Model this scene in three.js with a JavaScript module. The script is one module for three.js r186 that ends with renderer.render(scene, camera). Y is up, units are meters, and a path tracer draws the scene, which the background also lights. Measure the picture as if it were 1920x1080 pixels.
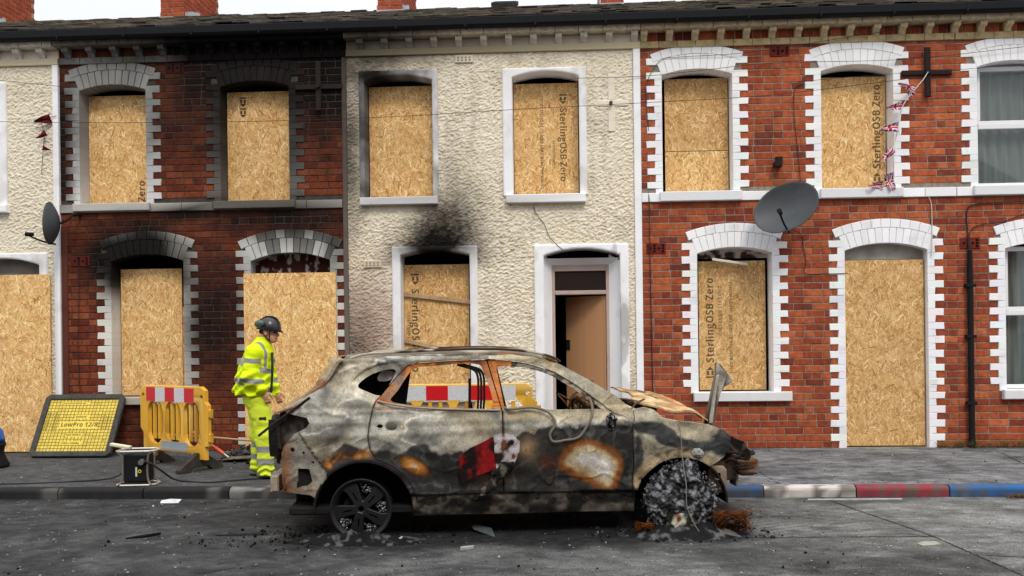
import * as THREE from 'three';
import { mergeGeometries } from 'three/addons/utils/BufferGeometryUtils.js';

// ---------------------------------------------------------------- camera, sky, sun, exposure
const scene = new THREE.Scene();
const camera = new THREE.PerspectiveCamera(2 * Math.atan(540 / 1750) * 180 / Math.PI, 16 / 9, 0.1, 600);
camera.setViewOffset(1920, 1080, 0, -85, 1920, 1080);       // upright walls: the lens is shifted up, not tilted
camera.position.set(0, 1.68, 12.26);
camera.rotation.order = 'YXZ';
camera.rotation.set(0, 3.1 * Math.PI / 180, -0.0121);
scene.add(camera);

const renderer = new THREE.WebGLRenderer({ antialias: true });
renderer.toneMapping = THREE.LinearToneMapping;
renderer.toneMappingExposure = 1.2;
renderer.shadowMap.enabled = true;
renderer.shadowMap.type = THREE.PCFSoftShadowMap;

{ // overcast sky: pale, thin cloud everywhere, a little brighter overhead
  const w = 512, h = 256, d = new Float32Array(w * h * 4);
  const wav = (a, e) => 0.5 * Math.sin(a * 3 + 4 * e) + 0.3 * Math.sin(a * 7 - 9 * e + 1.3) + 0.2 * Math.sin(a * 13 + 21 * e + 0.4);
  for (let j = 0; j < h; j++) for (let i = 0; i < w; i++) {
    const el = ((j + 0.5) / h - 0.5) * Math.PI, az = (i + 0.5) / w * 2 * Math.PI;
    const up = Math.max(0, Math.sin(el)), c = 0.5 + 0.5 * wav(az, el);
    const b = (0.66 + 1.35 * up * up) * (0.95 + 0.1 * c) * 1.08;
    const k = (j * w + i) * 4;
    d[k] = b * (0.955 + 0.02 * c); d[k + 1] = b * (0.99 + 0.005 * c); d[k + 2] = b * 1.03; d[k + 3] = 1;
  }
  const sky = new THREE.DataTexture(d, w, h, THREE.RGBAFormat, THREE.FloatType);
  sky.mapping = THREE.EquirectangularReflectionMapping; sky.magFilter = THREE.LinearFilter; sky.minFilter = THREE.LinearFilter; sky.needsUpdate = true;
  scene.background = sky; scene.environment = sky;
}
const sun = new THREE.DirectionalLight(0xfff4e4, 1.25);
sun.position.set(4, 17, 15); sun.target.position.set(-0.5, 1, 1);
sun.castShadow = true; sun.shadow.radius = 26; sun.shadow.mapSize.set(2048, 2048);
Object.assign(sun.shadow.camera, { left: -14, right: 14, top: 14, bottom: -14, near: 1, far: 60 });
scene.add(sun, sun.target);

// ---------------------------------------------------------------- helpers
const V = (x, y, z) => new THREE.Vector3(x, y, z);
function rng(seed) { let s = seed | 0; return () => { s = (s + 0x6d2b79f5) | 0; let t = Math.imul(s ^ (s >>> 15), 1 | s); t = (t + Math.imul(t ^ (t >>> 7), 61 | t)) ^ t; return ((t ^ (t >>> 14)) >>> 0) / 4294967296; }; }
const hash = (x, y, z = 0) => { let h = Math.imul(x | 0, 374761393) ^ Math.imul(y | 0, 668265263) ^ Math.imul(z | 0, 2147483647 - 61); h = Math.imul(h ^ (h >>> 13), 1274126177); h ^= h >>> 16; h = Math.imul(h, 2246822519); return ((h ^ (h >>> 15)) >>> 0) / 4294967296; };
const sm = (t) => t * t * (3 - 2 * t);
function noise(x, y, s = 0) { const i = Math.floor(x), j = Math.floor(y), u = sm(x - i), v = sm(y - j); return (hash(i, j, s) * (1 - u) + hash(i + 1, j, s) * u) * (1 - v) + (hash(i, j + 1, s) * (1 - u) + hash(i + 1, j + 1, s) * u) * v; }
function fbm(x, y, o = 4, s = 0) { let a = 0.5, t = 0, n = 0; for (let k = 0; k < o; k++) { t += a * noise(x, y, s + k * 17); n += a; a *= 0.5; x = x * 2.03 + 5.1; y = y * 2.01 + 1.7; } return t / n; }
const clamp = (x, a = 0, b = 1) => Math.min(b, Math.max(a, x));
const step = (a, b, x) => sm(clamp((x - a) / (b - a)));
const lerp = (a, b, t) => a + (b - a) * t;
const mix = (a, b, t) => [lerp(a[0], b[0], t), lerp(a[1], b[1], t), lerp(a[2], b[2], t)];
const lin = (c) => { c /= 255; return c <= 0.04045 ? c / 12.92 : ((c + 0.055) / 1.055) ** 2.4; };
const rgb = (r, g, b) => [lin(r), lin(g), lin(b)];            // an sRGB triple as linear numbers
const gauss = (x, y, cx, cy, rx, ry) => Math.exp(-(((x - cx) / rx) ** 2) - ((y - cy) / ry) ** 2);

const used = {};
function numbered(n) { used[n] = (used[n] ?? -1) + 1; return used[n] ? n + '_' + String(used[n]).padStart(3, '0') : n; }
function tag(o, label, category, group, kind) { if (label) o.userData.label = label; if (category) o.userData.category = category; if (group) o.userData.group = group; if (kind) o.userData.kind = kind; return o; }
function thing(name, label, category, group) { const o = new THREE.Group(); o.name = numbered(name); scene.add(o); return tag(o, label, category, group); }
function part(name, geo, mat, parent, label) {
  const m = new THREE.Mesh(geo, mat); m.name = parent ? name : numbered(name); m.castShadow = m.receiveShadow = true;
  (parent ?? scene).add(m); if (label) m.userData.label = label; return m;
}
function struct(name, geo, mat) { const m = part(name, geo, mat); m.userData.kind = 'structure'; return m; }

// collects faces; colours are linear; uv in metres
class GB {
  constructor() { this.p = []; this.u = []; this.c = []; this.i = []; }
  v(p, u, c) { this.p.push(p[0], p[1], p[2]); this.u.push(u[0], u[1]); const k = c ?? [1, 1, 1]; this.c.push(k[0], k[1], k[2]); return this.p.length / 3 - 1; }
  quad(a, b, c, d, col, uv) {
    const C = typeof col === 'function' ? col : () => col;
    const q = [a, b, c, d].map((p, k) => this.v(p, uv ? uv[k] : autoUV(p, a, b, c), C(p[0], p[1], p[2])));
    this.i.push(q[0], q[1], q[2], q[0], q[2], q[3]);
  }
  tri(a, b, c, col, uv) { const C = typeof col === 'function' ? col : () => col; const q = [a, b, c].map((p, k) => this.v(p, uv ? uv[k] : autoUV(p, a, b, c), C(p[0], p[1], p[2]))); this.i.push(...q); }
  // polygon (x, y points, counter-clockwise) from z0 to z1, front edge chamfered by b
  prism(pts, z0, z1, b, col, back) {
    const n = pts.length; let cx = 0, cy = 0; for (const q of pts) { cx += q[0] / n; cy += q[1] / n; }
    const ins = pts.map(([x, y]) => { const dx = cx - x, dy = cy - y, sx = Math.min(Math.abs(dx) * 0.9, b), sy = Math.min(Math.abs(dy) * 0.9, b); return [x + Math.sign(dx) * sx, y + Math.sign(dy) * sy]; });
    for (let k = 1; k < n - 1; k++) this.tri([...ins[0], z1], [...ins[k], z1], [...ins[k + 1], z1], col);
    for (let k = 0; k < n; k++) {
      const a = pts[k], d = pts[(k + 1) % n], ai = ins[k], di = ins[(k + 1) % n];
      if (b > 0) this.quad([...a, z1 - b], [...d, z1 - b], [...di, z1], [...ai, z1], col);
      this.quad([...a, z0], [...d, z0], [...d, z1 - b], [...a, z1 - b], col);
    }
    if (back) for (let k = 1; k < n - 1; k++) this.tri([...pts[0], z0], [...pts[k + 1], z0], [...pts[k], z0], col);
  }
  box(x0, x1, y0, y1, z0, z1, b = 0, col, back = true) { this.prism([[x0, y0], [x1, y0], [x1, y1], [x0, y1]], z0, z1, b, col, back); }
  build(smooth) {
    const g = new THREE.BufferGeometry();
    g.setAttribute('position', new THREE.Float32BufferAttribute(this.p, 3)); g.setAttribute('uv', new THREE.Float32BufferAttribute(this.u, 2)); g.setAttribute('color', new THREE.Float32BufferAttribute(this.c, 3));
    g.setIndex(this.i); g.computeVertexNormals(); return g;
  }
}
function autoUV(p, a, b, c) {
  const ux = b[0] - a[0], uy = b[1] - a[1], uz = b[2] - a[2], vx = c[0] - a[0], vy = c[1] - a[1], vz = c[2] - a[2];
  const nx = Math.abs(uy * vz - uz * vy), ny = Math.abs(uz * vx - ux * vz), nz = Math.abs(ux * vy - uy * vx);
  return nz >= nx && nz >= ny ? [p[0], p[1]] : nx >= ny ? [p[2], p[1]] : [p[0], p[2]];
}
const boxGeo = (x0, x1, y0, y1, z0, z1, b = 0.004, col) => { const g = new GB(); g.box(x0, x1, y0, y1, z0, z1, b, col); return g.build(); };
// paints every vertex of a library geometry
function paint(g, col) { const p = g.attributes.position, c = new Float32Array(p.count * 3); for (let k = 0; k < p.count; k++) { const q = typeof col === 'function' ? col(p.getX(k), p.getY(k), p.getZ(k)) : col; c.set(q, k * 3); } g.setAttribute('color', new THREE.BufferAttribute(c, 3)); return g; }
function joined(list) { return mergeGeometries(list.map((g) => { const q = g.index ? g.toNonIndexed() : g; for (const k of Object.keys(q.attributes)) if (!['position', 'normal', 'uv', 'color'].includes(k)) q.deleteAttribute(k); return q; })); }
const at = (g, x, y, z, rx = 0, ry = 0, rz = 0, s = 1) => { g.applyMatrix4(new THREE.Matrix4().compose(V(x, y, z), new THREE.Quaternion().setFromEuler(new THREE.Euler(rx, ry, rz)), Array.isArray(s) ? V(...s) : V(s, s, s))); return g; };
const tube = (pts, r, seg, rad = 6) => new THREE.TubeGeometry(new THREE.CatmullRomCurve3(pts.map((p) => V(...p))), seg ?? pts.length * 6, r, rad, false);

// a sheet cut to the outline where field(a, b) > 0, on a grid of the given step; pos(a, b) puts a point in space; flange > 0 turns the cut edges inward
function sheet(field, a0, a1, b0, b1, st, pos, col, flange, flangeDir) {
  const na = Math.ceil((a1 - a0) / st), nb = Math.ceil((b1 - b0) / st), F = new Float32Array((na + 1) * (nb + 1)), id = new Int32Array((na + 1) * (nb + 1)).fill(-1);
  const A = (i) => a0 + (a1 - a0) * i / na, B = (j) => b0 + (b1 - b0) * j / nb, K = (i, j) => j * (na + 1) + i;
  for (let j = 0; j <= nb; j++) for (let i = 0; i <= na; i++) F[K(i, j)] = field(A(i), B(j));
  const P = [], U = [], I = [], E = new Map(), edge = [];
  const add = (a, b) => { const p = pos(a, b); P.push(p[0], p[1], p[2]); U.push(a, b); return P.length / 3 - 1; };
  const corner = (i, j) => { const k = K(i, j); if (id[k] < 0) id[k] = add(A(i), B(j)); return id[k]; };
  const cut = (i, j, k, l) => { const key = Math.min(K(i, j), K(k, l)) + '_' + Math.max(K(i, j), K(k, l)); if (!E.has(key)) { const f = F[K(i, j)], g = F[K(k, l)], t = clamp(f / (f - g), 0.02, 0.98); E.set(key, add(lerp(A(i), A(k), t), lerp(B(j), B(l), t))); } return E.get(key); };
  for (let j = 0; j < nb; j++) for (let i = 0; i < na; i++) {
    const q = [[i, j], [i + 1, j], [i + 1, j + 1], [i, j + 1]], poly = [];
    for (let k = 0; k < 4; k++) {
      const c = q[k], d = q[(k + 1) % 4], fc = F[K(...c)] > 0, fd = F[K(...d)] > 0;
      if (fc) poly.push([corner(...c), 0]);
      if (fc !== fd) poly.push([cut(...c, ...d), 1]);
    }
    for (let k = 1; k < poly.length - 1; k++) I.push(poly[0][0], poly[k][0], poly[k + 1][0]);
    for (let k = 0; k < poly.length; k++) if (poly[k][1] && poly[(k + 1) % poly.length][1]) edge.push([poly[k][0], poly[(k + 1) % poly.length][0]]);
  }
  if (flange) {
    const ring = new Map(), f = (k) => { if (!ring.has(k)) { ring.set(k, P.length / 3); P.push(P[k * 3] + flangeDir[0] * flange, P[k * 3 + 1] + flangeDir[1] * flange, P[k * 3 + 2] + flangeDir[2] * flange); U.push(U[k * 2], U[k * 2 + 1]); } return ring.get(k); };
    const dup = new Map(), own = (k) => { if (!dup.has(k)) { dup.set(k, P.length / 3); P.push(P[k * 3], P[k * 3 + 1], P[k * 3 + 2]); U.push(U[k * 2], U[k * 2 + 1]); } return dup.get(k); };
    for (const [a, b] of edge) { const a2 = own(a), b2 = own(b), c = f(a), d = f(b); I.push(b2, a2, c, b2, c, d); }
  }
  const g = new THREE.BufferGeometry(), C = new Float32Array(P.length);
  for (let k = 0; k < P.length / 3; k++) C.set(col ? col(U[k * 2], U[k * 2 + 1]) : [1, 1, 1], k * 3);
  g.setAttribute('position', new THREE.Float32BufferAttribute(P, 3)); g.setAttribute('uv', new THREE.Float32BufferAttribute(U, 2)); g.setAttribute('color', new THREE.BufferAttribute(C, 3));
  g.setIndex(I); g.computeVertexNormals(); return g;
}
// signed distance to a polygon, positive inside
function polySD(pts) {
  return (x, y) => {
    let d = 1e9, inside = false;
    for (let i = 0, j = pts.length - 1; i < pts.length; j = i++) {
      const ax = pts[j][0], ay = pts[j][1], bx = pts[i][0], by = pts[i][1], ex = bx - ax, ey = by - ay, t = clamp(((x - ax) * ex + (y - ay) * ey) / (ex * ex + ey * ey || 1e-12));
      const dx = x - ax - ex * t, dy = y - ay - ey * t; d = Math.min(d, dx * dx + dy * dy);
      if ((ay > y) !== (by > y) && x < (bx - ax) * (y - ay) / (by - ay) + ax) inside = !inside;
    }
    return (inside ? 1 : -1) * Math.sqrt(d);
  };
}
const smooth = (pts, n = 6, closed = true) => new THREE.CatmullRomCurve3(pts.map((p) => V(p[0], p[1], 0)), closed, 'centripetal').getPoints(pts.length * n).map((p) => [p.x, p.y]);

// the surface where a distance field is zero (surface nets); col(x, y, z) colours it
function blob(sd, x0, x1, y0, y1, z0, z1, cell, col) {
  const nx = Math.ceil((x1 - x0) / cell), ny = Math.ceil((y1 - y0) / cell), nz = Math.ceil((z1 - z0) / cell), F = new Float32Array((nx + 1) * (ny + 1) * (nz + 1)), K = (i, j, k) => (k * (ny + 1) + j) * (nx + 1) + i;
  for (let k = 0; k <= nz; k++) for (let j = 0; j <= ny; j++) for (let i = 0; i <= nx; i++) F[K(i, j, k)] = sd(x0 + i * cell, y0 + j * cell, z0 + k * cell);
  const id = new Int32Array(F.length).fill(-1), P = [], I = [];
  for (let k = 0; k < nz; k++) for (let j = 0; j < ny; j++) for (let i = 0; i < nx; i++) {
    let n = 0, sx = 0, sy = 0, sz = 0;
    const f = [0, 1, 2, 3, 4, 5, 6, 7].map((q) => F[K(i + (q & 1), j + (q >> 1 & 1), k + (q >> 2))]);
    for (let q = 0; q < 8; q++) for (const ax of [1, 2, 4]) if (!(q & ax)) { const a = f[q], b = f[q | ax]; if ((a < 0) !== (b < 0)) { const t = a / (a - b); sx += (q & 1) + (ax === 1 ? t : 0); sy += (q >> 1 & 1) + (ax === 2 ? t : 0); sz += (q >> 2) + (ax === 4 ? t : 0); n++; } }
    if (n) { id[K(i, j, k)] = P.length / 3; P.push(x0 + (i + sx / n) * cell, y0 + (j + sy / n) * cell, z0 + (k + sz / n) * cell); }
  }
  for (let k = 1; k < nz; k++) for (let j = 1; j < ny; j++) for (let i = 1; i < nx; i++) {
    const a = F[K(i, j, k)] < 0;
    const q = (b, c0, c1, c2, c3) => { if (a !== b) { if (a) I.push(c0, c1, c2, c0, c2, c3); else I.push(c0, c2, c1, c0, c3, c2); } };
    q(F[K(i + 1, j, k)] < 0, id[K(i, j - 1, k - 1)], id[K(i, j, k - 1)], id[K(i, j, k)], id[K(i, j - 1, k)]);
    q(F[K(i, j + 1, k)] < 0, id[K(i - 1, j, k - 1)], id[K(i - 1, j, k)], id[K(i, j, k)], id[K(i, j, k - 1)]);
    q(F[K(i, j, k + 1)] < 0, id[K(i - 1, j - 1, k)], id[K(i, j - 1, k)], id[K(i, j, k)], id[K(i - 1, j, k)]);
  }
  const g = new THREE.BufferGeometry(), n = P.length / 3, N = new Float32Array(P.length), C = new Float32Array(P.length), e = cell * 0.5;
  for (let q = 0; q < n; q++) {
    const [x, y, z] = [P[q * 3], P[q * 3 + 1], P[q * 3 + 2]], gx = sd(x + e, y, z) - sd(x - e, y, z), gy = sd(x, y + e, z) - sd(x, y - e, z), gz = sd(x, y, z + e) - sd(x, y, z - e), l = Math.hypot(gx, gy, gz) || 1;
    N.set([gx / l, gy / l, gz / l], q * 3); C.set(col ? col(x, y, z, gx / l, gy / l, gz / l) : [1, 1, 1], q * 3);
  }
  g.setAttribute('position', new THREE.Float32BufferAttribute(P, 3)); g.setAttribute('normal', new THREE.BufferAttribute(N, 3)); g.setAttribute('color', new THREE.BufferAttribute(C, 3));
  g.setAttribute('uv', new THREE.Float32BufferAttribute(P.filter((_, k) => k % 3 < 2), 2)); g.setIndex(I); return g;
}
const smin = (a, b, k) => { const h = clamp(0.5 + 0.5 * (b - a) / k); return lerp(b, a, h) - k * h * (1 - h); };
function capsule(a, b, ra, rb) { const ex = b[0] - a[0], ey = b[1] - a[1], ez = b[2] - a[2], l2 = ex * ex + ey * ey + ez * ez; return (x, y, z) => { const t = clamp(((x - a[0]) * ex + (y - a[1]) * ey + (z - a[2]) * ez) / l2); return Math.hypot(x - a[0] - ex * t, y - a[1] - ey * t, z - a[2] - ez * t) - lerp(ra, rb, t); }; }
const ellip = (c, r) => (x, y, z) => { const k = Math.hypot((x - c[0]) / r[0], (y - c[1]) / r[1], (z - c[2]) / r[2]); return (k - 1) * Math.min(...r); };

// ---------------------------------------------------------------- textures and materials
function dataTex(n, fn, metres, srgb) {
  const d = new Uint8Array(n * n * 4);
  for (let j = 0; j < n; j++) for (let i = 0; i < n; i++) { const c = fn(i / n, j / n, i, j), k = (j * n + i) * 4; const q = Array.isArray(c) ? c : [c, c, c]; d[k] = clamp(q[0]) * 255; d[k + 1] = clamp(q[1]) * 255; d[k + 2] = clamp(q[2]) * 255; d[k + 3] = 255; }
  const t = new THREE.DataTexture(d, n, n); t.wrapS = t.wrapT = THREE.RepeatWrapping; t.magFilter = THREE.LinearFilter; t.minFilter = THREE.LinearMipmapLinearFilter; t.repeat.set(1 / metres, 1 / metres); if (srgb) t.colorSpace = THREE.SRGBColorSpace; t.needsUpdate = true; return t;
}
// noise that tiles over the unit square
const tileN = (u, v, f, s) => { const x = u * f, y = v * f, i = Math.floor(x), j = Math.floor(y), a = sm(x - i), b = sm(y - j), w = (p) => ((p % f) + f) % f; return (hash(w(i), w(j), s) * (1 - a) + hash(w(i + 1), w(j), s) * a) * (1 - b) + (hash(w(i), w(j + 1), s) * (1 - a) + hash(w(i + 1), w(j + 1), s) * a) * b; };
const tileF = (u, v, f, s) => 0.5 * tileN(u, v, f, s) + 0.27 * tileN(u, v, f * 2, s + 1) + 0.15 * tileN(u, v, f * 4, s + 2) + 0.08 * tileN(u, v, f * 8, s + 3);
const grain = dataTex(256, (u, v) => 0.5 + 0.62 * tileF(u, v, 14, 3) + 0.12 * (tileN(u, v, 90, 5) - 0.5) - 0.22 * (tileN(u, v, 64, 9) > 0.87 ? 1 : 0), 0.55);
const fine = dataTex(256, (u, v) => 0.4 + 0.6 * tileF(u, v, 24, 21), 0.4);
const stain = dataTex(256, (u, v) => 0.84 + 0.26 * tileF(u, v, 5, 31) - 0.12 * step(0.62, 0.78, tileF(u, v, 9, 40)), 1.7);
const flake = dataTex(512, (u, v) => { const a = tileF(u, v, 14, 51), b = tileN(u, v, 120, 55), c = Math.abs(tileF(u, v, 9, 58) - 0.5) * 2; return 0.62 + 0.5 * (a - 0.4) + 0.3 * (b - 0.5) + 0.22 * step(0.08, 0.0, c) - (tileN(u, v, 70, 60) > 0.9 ? 0.28 : 0); }, 0.5);
// dull, porous surfaces hardly glint
const std = (o) => new THREE.MeshPhysicalMaterial({ specularIntensity: (o.roughness ?? 1) >= 0.7 ? 0.22 : (o.roughness ?? 1) >= 0.55 ? 0.5 : 1, ...o });
const mat = {
  brick: std({ vertexColors: true, map: grain, bumpMap: grain, bumpScale: 0.006, roughness: 0.93 }),
  painted: std({ vertexColors: true, map: stain, bumpMap: fine, bumpScale: 0.003, roughness: 0.75 }),
  mortar: std({ color: new THREE.Color().setRGB(0.34, 0.28, 0.23), map: grain, bumpMap: fine, bumpScale: 0.004, roughness: 1 }),
  mortarDark: std({ color: new THREE.Color().setRGB(0.075, 0.062, 0.055), map: grain, bumpMap: fine, bumpScale: 0.004, roughness: 1 }),
  render: std({ vertexColors: true, bumpMap: fine, bumpScale: 0.003, roughness: 0.95 }),
  stone: std({ vertexColors: true, map: grain, bumpMap: fine, bumpScale: 0.003, roughness: 0.9 }),
  plain: std({ vertexColors: true, roughness: 0.8 }),
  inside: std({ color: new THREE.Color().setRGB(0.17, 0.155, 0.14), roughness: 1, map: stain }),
  black: new THREE.MeshPhysicalMaterial({ color: new THREE.Color().setRGB(0.007, 0.008, 0.01), roughness: 0.75, specularIntensity: 0.4 }),
  cable: std({ color: new THREE.Color().setRGB(0.02, 0.02, 0.022), roughness: 0.6 }),
  lead: std({ color: new THREE.Color().setRGB(0.42, 0.46, 0.5), roughness: 0.55, map: stain }),
  iron: std({ color: new THREE.Color().setRGB(0.022, 0.016, 0.015), roughness: 0.7, bumpMap: fine, bumpScale: 0.003 }),
  steel: std({ color: new THREE.Color().setRGB(0.62, 0.6, 0.55), metalness: 0.6, roughness: 0.45 }),
  timber: std({ color: new THREE.Color().setRGB(0.55, 0.38, 0.22), map: grain, roughness: 0.85 }),
};
// ---------------------------------------------------------------- ground
const CH = 0.0893, Y0 = 0.15;                                   // brick course, foot of the walls
const EYE = [0, 1.68, 12.26];
function base(root, x, y, z) { root.position.set(x, y, z); for (const c of root.children) { c.position.x -= x; c.position.y -= y; c.position.z -= z; } }

// ---------------------------------------------------------------- boards of pressed wood strands
function osb(w, h, seed, texts = [], tone = 1) {
  const D = 420, cv = document.createElement('canvas'); cv.width = Math.round(w * D); cv.height = Math.round(h * D);
  const c = cv.getContext('2d'), r = rng(seed);
  c.fillStyle = `rgb(${206 * tone | 0},${164 * tone | 0},${104 * tone | 0})`; c.fillRect(0, 0, cv.width, cv.height);
  const n = w * h * 4200;
  for (let k = 0; k < n; k++) {
    const big = r() < 0.42, L = (big ? 0.04 + 0.08 * r() : 0.015 + 0.035 * r()) * D, W = (big ? 0.008 + 0.014 * r() : 0.003 + 0.007 * r()) * D, t = r(), a = (r() + r() - 1) * 1.9 + Math.PI / 2;
    const q = t < 0.1 ? [150, 102, 58] : t < 0.3 ? [184, 138, 84] : t < 0.62 ? [212, 172, 116] : t < 0.88 ? [232, 198, 144] : [250, 226, 180];
    const j = (0.94 + 0.12 * r()) * tone;
    c.save(); c.translate(r() * cv.width, r() * cv.height); c.rotate(a); c.globalAlpha = 0.35 + 0.5 * r(); c.fillStyle = `rgb(${q[0] * j | 0},${q[1] * j | 0},${q[2] * j | 0})`;
    c.beginPath(); c.moveTo(-L / 2, -W / 2 * r()); c.lineTo(L / 2 * 0.8, -W / 2); c.lineTo(L / 2, W / 2 * r()); c.lineTo(-L / 2 * 0.85, W / 2); c.fill(); c.restore();
  }
  for (let k = 0; k < w * h * 14; k++) { c.save(); c.translate(r() * cv.width, r() * cv.height); c.rotate(r() * 3); c.globalAlpha = 0.1; c.fillStyle = r() < 0.5 ? 'rgb(150,104,58)' : 'rgb(250,226,178)'; c.beginPath(); c.ellipse(0, 0, (0.05 + 0.16 * r()) * D, (0.03 + 0.08 * r()) * D, 0, 0, 7); c.fill(); c.restore(); }
  for (let k = 0; k < w * h * 90; k++) { c.save(); c.translate(r() * cv.width, r() * cv.height); c.rotate(r() * 6); c.globalAlpha = 0.55; c.fillStyle = `rgb(${110 + 40 * r() | 0},${66 + 30 * r() | 0},${30 + 20 * r() | 0})`; c.fillRect(0, 0, (4 + 12 * r()), 1.5 + 2.5 * r()); c.restore(); }
  for (const t of texts) {
    c.save(); c.translate(t.x * D, (h - t.y) * D); c.rotate(t.rot ?? -Math.PI / 2); c.globalAlpha = t.alpha ?? 0.82; c.fillStyle = 'rgb(38,32,24)'; c.font = `${t.bold === false ? '' : 'bold '}${t.size * D}px sans-serif`; c.textBaseline = 'middle';
    const run = (s, x) => { for (const ch of s) { c.fillText(ch, x, 0); x += c.measureText(ch).width * (t.spread ?? 1); } return x; };
    let x = 0; const S = t.size * D;
    if (t.logo) { c.fillRect(0, -S * 0.4, S * 0.16, S * 0.8); c.fillRect(S * 0.28, -S * 0.32, S * 0.4, S * 0.22); c.fillRect(S * 0.28, S * 0.1, S * 0.4, S * 0.22); c.beginPath(); c.moveTo(S * 0.74, -S * 0.36); c.lineTo(S * 1.08, 0); c.lineTo(S * 0.74, S * 0.36); c.fill(); x = S * 1.45; }
    run(t.str, x);
    c.restore();
    c.save(); c.globalAlpha = 0.5; for (let k = 0; k < 700 * t.size; k++) { c.fillStyle = 'rgb(214,174,112)'; const u = r() * t.size * 9 * D, v = (r() - 0.5) * t.size * D, a = t.rot ?? -Math.PI / 2; c.fillRect(t.x * D + u * Math.cos(a) - v * Math.sin(a), (h - t.y) * D + u * Math.sin(a) + v * Math.cos(a), 1 + 3 * r(), 1 + 2 * r()); } c.restore();
  }
  const tx = new THREE.CanvasTexture(cv); tx.colorSpace = THREE.SRGBColorSpace; tx.anisotropy = 8;
  return std({ map: tx, bumpMap: tx, bumpScale: 0.0015, roughness: 0.82 });
}
function boardGeo(x0, x1, y0, y1, z) {
  const g = new GB(), f = z, b = z - 0.018, e = 0.0015;
  g.quad([x0 + e, y0 + e, f], [x1 - e, y0 + e, f], [x1 - e, y1 - e, f], [x0 + e, y1 - e, f], [1, 1, 1], [[0, 0], [1, 0], [1, 1], [0, 1]]);
  const side = (a, b2, c, d) => g.quad(a, b2, c, d, [1, 1, 1], [[0.1, 0.1], [0.6, 0.1], [0.6, 0.11], [0.1, 0.11]]);
  side([x0, y0, b], [x1, y0, b], [x1 - e, y0 + e, f], [x0 + e, y0 + e, f]); side([x1 - e, y1 - e, f], [x0 + e, y1 - e, f], [x0, y1, b], [x1, y1, b].slice());
  side([x0 + e, y1 - e, f], [x1 - e, y1 - e, f], [x1, y1, b], [x0, y1, b]); side([x0, y1, b], [x0, y0, b], [x0 + e, y0 + e, f], [x0 + e, y1 - e, f]); side([x1, y0, b], [x1, y1, b], [x1 - e, y1 - e, f], [x1 - e, y0 + e, f]);
  g.quad([x1, y0, b], [x0, y0, b], [x0, y1, b], [x1, y1, b], [1, 1, 1], [[0, 0], [1, 0], [1, 1], [0, 1]]);
  return g.build();
}
const screwGeo = new THREE.CylinderGeometry(0.006, 0.006, 0.004, 8).rotateX(Math.PI / 2);
function board(x0, x1, y0, y1, z, seed, label, texts, tone = 0.98 + 0.1 * hash(seed, 3)) {
  const o = thing('osb_board', label, 'board', 'wood strand boards over the openings'), cx = (x0 + x1) / 2;
  part('panel', boardGeo(x0, x1, y0, y1, z), osb(x1 - x0, y1 - y0, seed, texts, tone), o);
  for (const x of [x0 + 0.03, x1 - 0.03]) for (let k = 0; k < 3; k++) { const s = part('screw', screwGeo, mat.iron, o); s.position.set(x + 0.012 * (hash(seed, k, x * 9) - 0.5), lerp(y0 + 0.06, y1 - 0.06, k / 2), z + 0.001); }
  base(o, cx, y0, z); return o;
}

// ---------------------------------------------------------------- openings with segmental heads
const archOf = (o) => { const w = (o.x1 - o.x0) / 2, rise = o.yc - o.ys, R = (w * w + rise * rise) / (2 * rise); return { cx: (o.x0 + o.x1) / 2, cy: o.yc - R, R, w, a: Math.asin(w / R) }; };
function openingPts(o, grow = 0, n = 14) { // counter-clockwise
  const { cx, cy, R } = archOf(o), r = R + grow, w = (o.x1 - o.x0) / 2 + grow, a = Math.asin(w / r), out = [[cx - w, o.y0 - (o.door ? 0 : grow)], [cx + w, o.y0 - (o.door ? 0 : grow)]];
  for (let k = 0; k <= n; k++) { const t = a - 2 * a * k / n; out.push([cx + r * Math.sin(t), cy + r * Math.cos(t)]); }
  return out;
}
const toPath = (pts, C = THREE.Path) => { const p = new C(); pts.forEach((q, k) => (k ? p.lineTo(q[0], q[1]) : p.moveTo(q[0], q[1]))); p.closePath(); return p; };
function wallShell(root, X0, X1, openings, m, zf, top = 5.7) {
  const s = toPath([[X0, -0.1], [X1, -0.1], [X1, top], [X0, top]], THREE.Shape);
  for (const o of openings) s.holes.push(toPath(openingPts(o, 0.012)));
  const g = new THREE.ExtrudeGeometry(s, { depth: 0.32, bevelEnabled: false, curveSegments: 4 }); g.translate(0, 0, zf - 0.32);
  part('front_wall', g, m, root);
  // party walls, back wall, floors: a closed, burnt-out or dark house behind the front
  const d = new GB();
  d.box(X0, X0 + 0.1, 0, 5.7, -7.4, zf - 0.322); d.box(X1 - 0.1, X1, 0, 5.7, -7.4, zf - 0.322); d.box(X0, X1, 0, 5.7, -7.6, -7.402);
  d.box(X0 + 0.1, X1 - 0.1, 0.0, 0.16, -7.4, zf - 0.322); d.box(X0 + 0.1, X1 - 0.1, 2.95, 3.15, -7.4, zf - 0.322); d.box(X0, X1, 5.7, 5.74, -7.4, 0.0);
  part('inner_walls', d.build(), mat.inside, root);
}
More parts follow.
